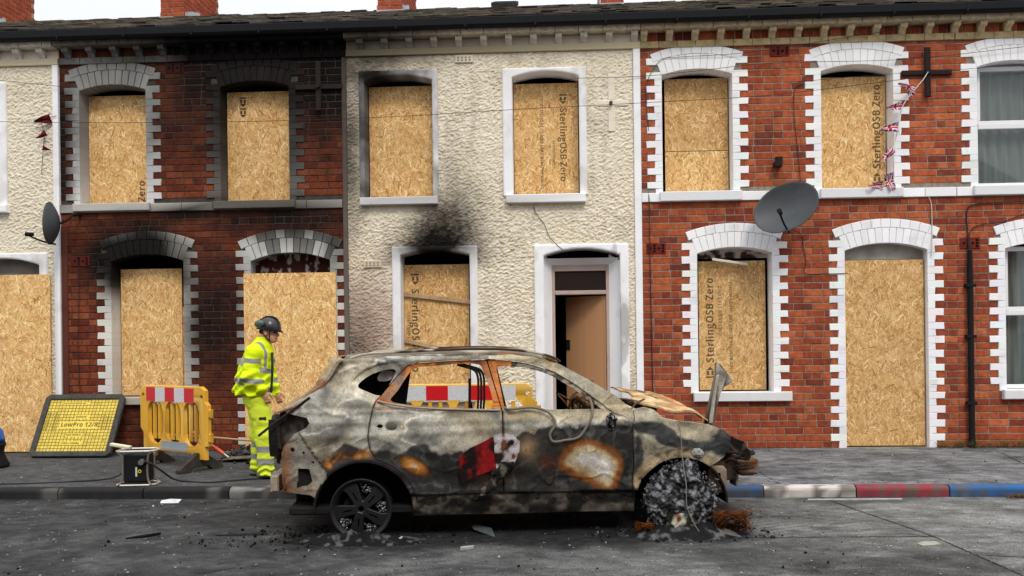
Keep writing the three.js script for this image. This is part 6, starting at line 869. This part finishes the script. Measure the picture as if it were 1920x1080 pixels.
// ---------------------------------------------------------------- shovel, pole, rubble
{
  const o = thing('shovel', 'shovel with an orange shaft lying behind the yellow barrier', 'shovel');
  part('shaft', tube([[-4.62, 0.5, 0.86], [-4.32, 0.3, 0.88]], 0.017, 8, 10), std({ color: new THREE.Color().setRGB(0.72, 0.1, 0.035), roughness: 0.4 }), o); part('socket', tube([[-4.33, 0.305, 0.88], [-4.22, 0.23, 0.885]], 0.024, 6, 10), std({ color: new THREE.Color().setRGB(0.72, 0.1, 0.035), roughness: 0.4 }), o); part('neck', tube([[-4.22, 0.23, 0.885], [-4.16, 0.185, 0.88]], 0.012, 6, 8), mat.steel, o);
  part('blade', sheet((a, b) => Math.min(a + 0.0, 0.34 - a, b + 0.14, 0.14 - b), 0, 0.34, -0.15, 0.15, 0.02, (a, b) => [-4.22 + a + 0.12 * b, 0.165 + 0.12 * Math.max(0, a - 0.1) * 0.5 + 0.6 * b * b, 0.88 - b], (a, b) => mix(rgb(150, 140, 128), rgb(96, 84, 72), fbm(a * 12, b * 12, 3, 8)), 0.006, [0, -1, 0]), mat.stone, o); base(o, -4.2, 0.15, 0.9);
  tag(part('wooden_pole', tube([[-5.05, 0.485, 0.95], [-4.4, 0.45, 1.0], [-3.82, 0.405, 1.02]], 0.013, 14, 8), mat.timber), 'thin wooden pole held level behind the barrier and the worker', 'pole');
  const rocks = (name, label, n, seed, place, size, shade, cat = 'rubble') => { const r = rng(seed), L = []; for (let k = 0; k < n; k++) { const p = place(r), s = size(r), q = new THREE.IcosahedronGeometry(1, 0); paint(q, shade(r)); at(q, p[0], p[1] + s * 0.35, p[2], r() * 6, r() * 6, r() * 6, [s * (0.7 + 0.7 * r()), s * (0.4 + 0.5 * r()), s * (0.7 + 0.6 * r())]); L.push(q); } const m = part(name, joined(L), mat.stone); tag(m, label, cat, null, 'stuff'); };
  const grey = (lo, hi) => (r) => { const t = r() * r(); return mix(rgb(lo, lo, lo), rgb(hi, hi, hi - 4), t); };
  rocks('rubble_heap', 'dark rubble heap at the wall foot beside the worker', 420, 21, (r) => { const x = -4.3 + 0.85 * r(), z = 0.15 + 1.1 * r() * r(); return [x, 0.14 + 0.13 * Math.max(0, 1 - z / 0.9) * r(), z]; }, (r) => 0.012 + 0.045 * r() * r(), grey(34, 120));
  rocks('ash_heap', 'burnt crumbs and ash heaped round the rear wheel', 520, 22, (r) => { const a = r() * 6.28, q = r(); return [-2.15 + 1.05 * q * Math.cos(a), 0.015 * (1 - q) * r(), 4.58 + 0.52 * q * Math.sin(a)]; }, (r) => 0.003 + 0.017 * r() ** 4, grey(22, 66), 'ash');
  rocks('ash_heap', 'burnt crumbs and ash heaped round the melted front wheel', 620, 23, (r) => { const a = r() * 6.28, q = r(); return [0.98 + 0.85 * q * Math.cos(a), 0.07 * Math.max(0, 1 - 2 * q) * r(), 4.45 + 0.34 * q * Math.sin(a)]; }, (r) => 0.003 + 0.02 * r() ** 3, grey(24, 96), 'ash');
  rocks('road_grit', 'pale glass crumbs and grit scattered over the road', 700, 24, (r) => [-6.5 + 12.5 * r(), 0.0, 2.85 + 3.6 * r()], (r) => 0.003 + 0.008 * r() * r(), grey(90, 215), 'grit');
  rocks('road_cinders', 'small black cinders strewn over the road', 170, 26, (r) => [-4.5 + 7 * r(), 0.0, 2.9 + 2.9 * r()], (r) => 0.004 + 0.02 * r() * r() * r(), grey(16, 50), 'cinders');
  rocks('pavement_grit', 'pale specks and grit scattered on the pavement', 420, 25, (r) => { const z = 0.1 + 2.5 * r(); return [-6.5 + 12 * r(), 0.152 - 0.0174 * z, z]; }, (r) => 0.004 + 0.012 * r() * r(), grey(70, 205), 'grit');
  // nests of rusty wire from the burnt tyres
  const nest = (label, x, z, R, n, seed, h) => { const r = rng(seed), L = []; for (let k = 0; k < n; k++) { const a = r() * 6.28, q = R * (0.35 + 0.65 * r()), t = (r() - 0.5) * 2.2, pts = []; for (let i = 0; i <= 7; i++) { const u = a + i * 0.62; pts.push([x + q * Math.cos(u), Math.max(0.008, h * 0.55 + h * 0.62 * (q / R) * Math.sin(u + t) * (0.5 + r() * 0.6)), z + 0.62 * q * Math.sin(u * (0.8 + 0.4 * r()))]); } L.push(tube(pts, 0.0014 + 0.0018 * r(), 22, 4)); } tag(part('wire_nest', paint(joined(L), (px, py, pz) => mix(rgb(150, 84, 32), rgb(74, 44, 26), noise(px * 40, py * 40 + pz * 30, 4))), mat.stone), label, 'wire', null, 'stuff'); };
  nest('large tangle of rusty tyre wire in front of the melted wheel', 1.38, 4.46, 0.17, 75, 41, 0.2); nest('small reddish tangle of tyre wire left of the melted wheel', 0.66, 4.5, 0.09, 60, 42, 0.1);
  { const g = blob((x, y, z) => Math.max(Math.abs(x - 0.93 - 0.1 * (y - 0.1)) - 0.12, Math.abs(z - 4.52) - 0.06, y - 0.2, -y) + 0.03 * fbm(x * 22, y * 22, 3, 7), 0.76, 1.12, -0.01, 0.24, 4.42, 4.62, 0.011, (x, y) => mix(mix(rgb(48, 46, 44), rgb(196, 196, 178), step(0.48, 0.62, fbm(x * 14, y * 9, 3, 9))), rgb(150, 84, 60), step(0.62, 0.7, fbm(x * 12 + 5, y * 12, 2, 10)))); tag(part('burnt_lump', g, mat.stone), 'pale and black lump of burnt plastic under the melted wheel', 'debris'); }
  { const g = blob((x, y, z) => y - 0.15 * Math.exp(-(((x - 0.98) / 0.34) ** 2) - ((z - 4.45) / 0.17) ** 2) * (0.55 + 0.9 * fbm(x * 15, z * 15, 4, 611)) + 0.012, 0.3, 1.75, -0.012, 0.24, 4.0, 4.95, 0.013, (x, y, z) => mix(rgb(30, 30, 31), rgb(98, 98, 98), step(0.5, 0.72, fbm(x * 18, z * 18 + y * 9, 3, 613)))); tag(part('ash_mound', g, mat.stone), 'low black mound of ash slumped under the melted front wheel', 'ash'); }
  { const g = blob((x, y, z) => y - 0.085 * Math.exp(-(((x + 1.72) / 0.45) ** 2) - ((z - 4.72) / 0.16) ** 2) * (0.4 + 1.1 * fbm(x * 15, z * 15, 4, 615)) + 0.012, -2.9, -0.7, -0.012, 0.14, 4.3, 5.2, 0.014, (x, y, z) => mix(rgb(26, 26, 27), rgb(88, 87, 86), step(0.52, 0.72, fbm(x * 20, z * 20 + y * 9, 3, 617)))); tag(part('ash_mound', g, mat.stone), 'low black mound of ash round the foot of the bare rear rim', 'ash'); }
  // single pieces lying about
  const shard = (name, label, pts, x, y, z, ry, col, tilt = 0, th = 0.008) => { const g = new GB(); g.prism(pts, -th, 0, 0.002, col, true); const m = part(name, g.build(), mat.stone); m.position.set(x, y + th, z); m.rotation.set(-Math.PI / 2 + tilt, 0, ry); tag(m, label, 'debris'); };
  shard('metal_shard', 'pointed dark metal shard on the road under the car doors', [[-0.16, 0.03], [-0.1, -0.02], [0.14, -0.06], [0.02, 0.07], [-0.12, 0.07]], -0.67, 0.02, 4.45, -0.5, rgb(92, 100, 100), 0.25);
  shard('metal_sliver', 'pale metal sliver lying on the road in front of the car', [[-0.06, -0.02], [0.05, -0.018], [0.07, 0.012], [-0.04, 0.02]], -0.77, 0.0, 5.0, 0.5, rgb(176, 176, 170), 0, 0.02);
  shard('black_strip', 'curled black plastic strip on the road near the left edge', [[-0.14, -0.02], [0.0, -0.04], [0.14, 0.0], [0.0, 0.01]], -3.55, 0.0, 4.57, 0.5, rgb(24, 24, 26), 0.1, 0.02);
  shard('torn_paper', 'torn white paper lying against the kerb', [[-0.09, -0.07], [0.09, -0.08], [0.1, 0.05], [-0.02, 0.09], [-0.1, 0.05]], -4.02, 0.004, 2.93, 0.2, rgb(222, 226, 230), 0.12, 0.004);
  shard('crushed_wrapper', 'crushed pale wrapper on the road at the right', [[-0.07, -0.04], [0.08, -0.05], [0.09, 0.02], [0.0, 0.05], [-0.08, 0.02]], 2.8, 0.0, 4.88, 0.3, rgb(170, 166, 156), 0.1, 0.02);
  shard('flat_strip', 'long pale plastic strip lying along the foot of the white and red kerb stones', [[-0.46, -0.014], [0.46, -0.012], [0.47, 0.012], [-0.45, 0.014]], 2.85, 0.0, 2.9, 0.02, rgb(186, 192, 190), 0, 0.01);
  shard('black_panel_bit', 'flat black plastic piece lying left of the rear wheel', [[-0.2, -0.012], [0.15, -0.03], [0.2, 0.01], [-0.1, 0.03]], -2.75, 0.0, 4.5, 0.15, rgb(46, 48, 50), 0.05, 0.012);
  shard('bent_wire_bit', 'short white bent strip beside the rear wheel', [[-0.06, -0.012], [0.0, -0.014], [0.06, 0.05], [0.05, 0.06], [-0.01, 0.006], [-0.06, 0.006]], -1.35, 0.01, 4.8, 0.4, rgb(190, 190, 184), 0.3, 0.01);
  { const L = [], r = rng(88); for (let k = 0; k < 240; k++) { const x = 4.75 + 1.15 * r(), z = 0.02 + 0.09 * r(), h = 0.03 + 0.09 * r(); L.push(tube([[x, 0.15, z], [x + 0.05 * (r() - 0.5), 0.15 + h * 0.6, z + 0.04 * r()], [x + 0.14 * (r() - 0.5), 0.15 + h, z + 0.09 * r()]], 0.0022, 5, 3)); } tag(part('dry_grass', paint(joined(L), (x, y) => mix(rgb(150, 136, 84), rgb(96, 104, 56), noise(x * 30, y * 20, 3))), mat.stone), 'dry grass tufts along the wall foot at the drainpipe', 'grass', null, 'stuff'); }
  { const L = [], r = rng(89); for (let k = 0; k < 130; k++) { const x = 4.35 + 0.3 * r(), z = 2.79 + 0.05 * r(); L.push(tube([[x, 0.0, z], [x + 0.06 * (r() - 0.5), 0.03 * r(), z + 0.02], [x + 0.12 * (r() - 0.5), 0.015 + 0.04 * r(), z + 0.05 * r()]], 0.002, 5, 3)); } tag(part('dry_grass', paint(joined(L), (x, y) => mix(rgb(160, 124, 78), rgb(110, 96, 60), noise(x * 30, y * 20, 3))), mat.stone), 'dead grass and litter at the blue kerb stone', 'grass', null, 'stuff'); }
  // something blue and black that reaches into the picture at the left
  { const o2 = thing('site_vacuum', 'blue and black rounded plastic machine cut off by the left edge', 'machine'); const g = new THREE.LatheGeometry([[0, 0], [0.2, 0], [0.215, 0.03], [0.18, 0.1], [0.15, 0.18], [0.16, 0.24], [0.175, 0.27], [0.17, 0.3], [0, 0.3]].map((q) => new THREE.Vector2(...q)), 36); part('tub', g, mat.black, o2); part('lid', new THREE.LatheGeometry([[0.0, 0.3], [0.166, 0.302], [0.16, 0.36], [0.145, 0.44], [0.1, 0.49], [0, 0.5]].map((q) => new THREE.Vector2(...q)), 36), std({ color: new THREE.Color().setRGB(0.02, 0.12, 0.5), roughness: 0.35 }), o2); part('handle', at(new THREE.TorusGeometry(0.07, 0.014, 8, 20, Math.PI), 0, 0.48, 0), mat.black, o2); o2.position.set(-6.95, 0.13, 1.3); }
}
// ---------------------------------------------------------------- satellite dishes, wall ties, wires, bunting
function dish(label, pos, rot, w, h, roll, post) {
  const o = thing('satellite_dish', label, 'satellite dish', 'satellite dishes on the house fronts'), pts = []; for (let k = 0; k <= 14; k++) { const q = k / 14; pts.push(new THREE.Vector2(q * 0.5, 0.11 * q * q)); } for (let k = 14; k >= 0; k--) { const q = k / 14; pts.push(new THREE.Vector2(q * 0.5 + (k === 14 ? 0.006 : 0), 0.11 * q * q - 0.012)); }
  const g = new THREE.LatheGeometry(pts, 48); g.rotateX(Math.PI / 2); at(g, 0, 0, 0, 0, 0, roll, [w, h, 1]);
  const d = new THREE.Group(); d.name = 'reflector'; d.rotation.set(...rot); o.add(d); part('bowl', paint(g, (x, y) => mix(rgb(84, 88, 92), rgb(66, 69, 73), fbm(x * 4, y * 9, 4, 12))), std({ vertexColors: true, roughness: 0.55, metalness: 0.15 }), d);
  part('feed_arm', tube([[0.0, -h * 0.5, 0.02], [-0.02, -h * 0.42, 0.2], [-0.03, -h * 0.3, 0.36]], 0.013, 14, 6), mat.black, d); part('feed_horn', at(new THREE.CylinderGeometry(0.03, 0.024, 0.1, 14), -0.03, -h * 0.26, 0.36, Math.PI / 2), mat.black, d);
  part('wall_bracket', tube(post, 0.018, 18, 8), mat.iron, o); o.position.set(...pos); return o;
}
dish('grey satellite dish on the right brick house, front side showing, over the lower window', [2.845, 3.19, 0.34], [-0.28, -0.42, 0], 0.82, 0.62, 0.35, [[0, 0, -0.03], [0.05, -0.02, -0.15], [0.1, 0, -0.33]]);
dish('dark satellite dish seen edge-on at the corner beside the cream house', [-6.62, 3.2, 0.3], [-0.1, -1.38, 0], 0.52, 0.56, 0, [[0.03, 0, 0], [0.12, 0.05, -0.02], [0.14, 0.12, -0.1], [0.15, 0.14, -0.29]]);
function tie(label, x, y, s) { const o = thing('wall_tie', label, 'wall tie', 'iron wall ties'), g = new GB(); g.box(-0.325 * s, 0.325 * s, -0.034, 0.034, 0.0, 0.03, 0.008); part('bar', g.build(), mat.iron, o); const v = new GB(); v.box(-0.036, 0.036, -0.33 * s, 0.33 * s, 0.031, 0.06, 0.008); part('bar', v.build(), mat.iron, o); part('nut', at(new THREE.CylinderGeometry(0.034, 0.034, 0.05, 6), 0, 0, 0.08, Math.PI / 2), mat.iron, o); o.position.set(x, y, 0.014); return o; }
tie('sooty iron cross tie on the scorched brick house', -3.19, 4.98, 0.98); tie('black iron cross tie with the flag string knotted to it', 4.7, 4.955, 0.96);
function wire(label, pts, r = 0.0035, n) { tag(part('wall_wire', tube(pts, r, n ?? 60, 5), mat.cable), label, 'wire'); }
wire('long thin wire crossing all the upper windows', [[-8.2, 4.62, 0.16], [-6.0, 4.545, 0.16], [-4.0, 4.515, 0.16], [-2.2, 4.53, 0.16], [-0.62, 4.583, 0.16], [1.1, 4.63, 0.16], [2.66, 4.685, 0.16], [4.07, 4.815, 0.16], [4.4, 4.86, 0.1]], 0.0035, 120);
wire('short sagging wire high on the cream house at the left edge', [[-8.4, 5.27, 0.12], [-7.48, 5.155, 0.12], [-6.66, 5.062, 0.08]]);
wire('wire sloping up from the cream house over the upper arches to the right', [[0.2, 4.985, 0.1], [1.1, 5.0, 0.06], [1.9, 5.06, 0.06], [2.66, 5.122, 0.06], [4.4, 5.125, 0.06], [5.86, 5.24, 0.06], [6.6, 5.3, 0.06]], 0.0035, 90);
wire('wire looping down the white arch and over to the right end', [[1.15, 4.3, 0.02], [1.13, 4.9, 0.02], [1.2, 5.06, 0.03], [1.33, 5.22, 0.03], [1.5, 5.24, 0.03], [2.4, 5.27, 0.05], [4.3, 5.5, 0.07], [6.2, 5.65, 0.09]], 0.0035, 110);
wire('wire running from the flag window past the cross tie to the right edge', [[2.95, 4.85, 0.05], [3.4, 4.9, 0.05], [4.338, 4.94, 0.08], [5.1, 4.97, 0.08], [5.855, 5.02, 0.08], [6.6, 5.05, 0.08]], 0.003);
wire('black cable running down the brick beside the white corner strip', [[1.14, 3.5, 0.02], [1.145, 3.36, 0.045], [1.15, 2.4, 0.018], [1.16, 1.4, 0.018], [1.17, 0.2, 0.018]], 0.006);
wire('dark cable hanging down to the round satellite dish', [[3.15, 4.86, 0.02], [3.05, 4.82, 0.02], [3.02, 4.5, 0.02], [3.06, 4.0, 0.02], [3.08, 3.48, 0.05], [3.0, 3.3, 0.15]], 0.005);
wire('cable wandering from the dish to the doorway arch', [[2.95, 2.95, 0.2], [3.1, 2.9, 0.02], [3.12, 2.75, 0.018], [3.15, 2.55, 0.018], [3.13, 2.42, 0.018], [3.4, 2.4, 0.018], [3.68, 2.4, 0.018]], 0.0045);
wire('white cable dropping onto the doorway arch', [[4.7, 3.36, 0.04], [4.735, 3.3, 0.018], [4.74, 2.85, 0.03], [4.73, 2.6, 0.03]], 0.006);
scene.children[scene.children.length - 1].material = mat.painted; paint(scene.children[scene.children.length - 1].geometry, rgb(210, 208, 204));
wire('upper of two cables entering the top of the drainpipe', [[6.4, 3.3, 0.04], [5.8, 3.28, 0.02], [5.3, 3.26, 0.02], [5.2, 3.22, 0.02], [5.19, 2.9, 0.02], [5.195, 2.6, 0.05]], 0.008);
wire('lower of two cables entering the top of the drainpipe', [[6.4, 3.25, 0.04], [5.9, 3.12, 0.02], [5.6, 3.02, 0.02], [5.3, 2.98, 0.02], [5.22, 2.9, 0.02], [5.205, 2.6, 0.055]], 0.006);
wire('thin cable hanging on the brick beside the left corner strip', [[-6.55, 3.0, 0.02], [-6.5, 2.6, 0.02], [-6.5, 2.2, 0.02], [-6.52, 1.6, 0.02], [-6.5, 0.95, 0.02]], 0.005);
{ // flags
  const cv = document.createElement('canvas'); cv.width = 120; cv.height = 72; const c = cv.getContext('2d'); c.fillStyle = 'rgb(28,38,96)'; c.fillRect(0, 0, 120, 72);
  const X = (w, s) => { c.strokeStyle = s; c.lineWidth = w; c.beginPath(); c.moveTo(0, 0); c.lineTo(120, 72); c.moveTo(120, 0); c.lineTo(0, 72); c.stroke(); }, P = (w, s) => { c.strokeStyle = s; c.lineWidth = w; c.beginPath(); c.moveTo(60, 0); c.lineTo(60, 72); c.moveTo(0, 36); c.lineTo(120, 36); c.stroke(); };
  X(15, 'rgb(232,228,232)'); X(6, 'rgb(190,24,56)'); P(25, 'rgb(232,228,232)'); P(14, 'rgb(190,24,56)');
  const t = new THREE.CanvasTexture(cv); t.colorSpace = THREE.SRGBColorSpace; const cloth = new THREE.MeshPhysicalMaterial({ map: t, roughness: 0.9, side: THREE.DoubleSide }), dark = std({ color: new THREE.Color().setRGB(0.22, 0.03, 0.05), map: t, roughness: 0.9 });
  const flag = (o, p, rot, s, m, seed, shape = 1) => { const g = new THREE.PlaneGeometry(0.26, 0.16, 10, 6), q = g.attributes.position; for (let k = 0; k < q.count; k++) { const x = q.getX(k), y = q.getY(k), f = 1 - shape * clamp((x + 0.13) / 0.26) * 0.85; q.setXYZ(k, x + 0.13, y * f, 0.03 * Math.sin(x * 26 + seed) + 0.02 * Math.sin(y * 40 + seed * 2 + x * 9)); } g.computeVertexNormals(); const mm = part('flag', g, m, o); mm.position.set(...p); mm.rotation.set(...rot); mm.scale.setScalar(s); };
  const o = thing('flag_bunting', 'string of red, white and blue flags hanging from the black iron cross tie', 'bunting', 'strings of flags'); part('cord', tube([[4.68, 4.94, 0.12], [4.63, 4.86, 0.12], [4.45, 4.64, 0.1], [4.36, 4.5, 0.1], [4.3, 4.2, 0.09], [4.23, 3.9, 0.09], [4.2, 3.56, 0.09], [4.1, 3.5, 0.07]], 0.006, 60, 5), std({ color: new THREE.Color().setRGB(0.7, 0.68, 0.68), roughness: 0.9 }), o);
  flag(o, [4.52, 4.7, 0.12], [0, 0.3, 2.75], 0.95, cloth, 1); flag(o, [4.36, 4.52, 0.12], [0.1, 0.2, 3.3], 0.85, cloth, 2.2); flag(o, [4.31, 4.24, 0.12], [0, 0.2, 3.2], 0.95, cloth, 3.1); flag(o, [4.22, 3.97, 0.11], [0, 0.3, -2.2], 0.8, cloth, 4); flag(o, [4.17, 3.66, 0.11], [0.1, 0.1, -1.3], 0.85, cloth, 5.2, 0.6); flag(o, [4.1, 3.52, 0.1], [0.3, 0.2, 3.2], 0.75, cloth, 6);
  base(o, 4.68, 4.94, 0.1);
  const o2 = thing('flag_bunting', 'ragged dark red flags on the cream wall at the left', 'bunting', 'strings of flags'); part('cord', tube([[-6.76, 4.68, 0.06], [-6.95, 4.62, 0.06], [-6.93, 4.4, 0.06], [-6.95, 4.2, 0.06], [-6.98, 3.9, 0.05]], 0.004, 40, 5), mat.cable, o2); flag(o2, [-6.84, 4.64, 0.07], [0.2, 0.2, 3.3], 0.85, dark, 2); flag(o2, [-6.9, 4.45, 0.07], [0, 0.3, -2.6], 0.55, dark, 4); flag(o2, [-6.95, 4.25, 0.07], [0, 0.2, -0.3], 0.42, dark, 6); base(o2, -6.76, 4.68, 0.05);
}
tag(part('security_lamp', joined([boxGeo(2.78, 2.86, 3.83, 3.92, 0.006, 0.06, 0.006), boxGeo(2.74, 2.84, 3.78, 3.84, 0.03, 0.14, 0.006)]), mat.iron), 'small dark fitting on the brick between the two upper windows', 'fitting');
tag(part('dangling_strip', at(boxGeo(-0.24, 0.24, -0.016, 0.016, -0.004, 0.004, 0.002, rgb(220, 216, 206)), 2.2, 2.585, -0.1, 0, 0.15, -0.14), mat.plain), 'white strip hanging loose across the top of the lower window board', 'strip');
renderer.render(scene, camera);
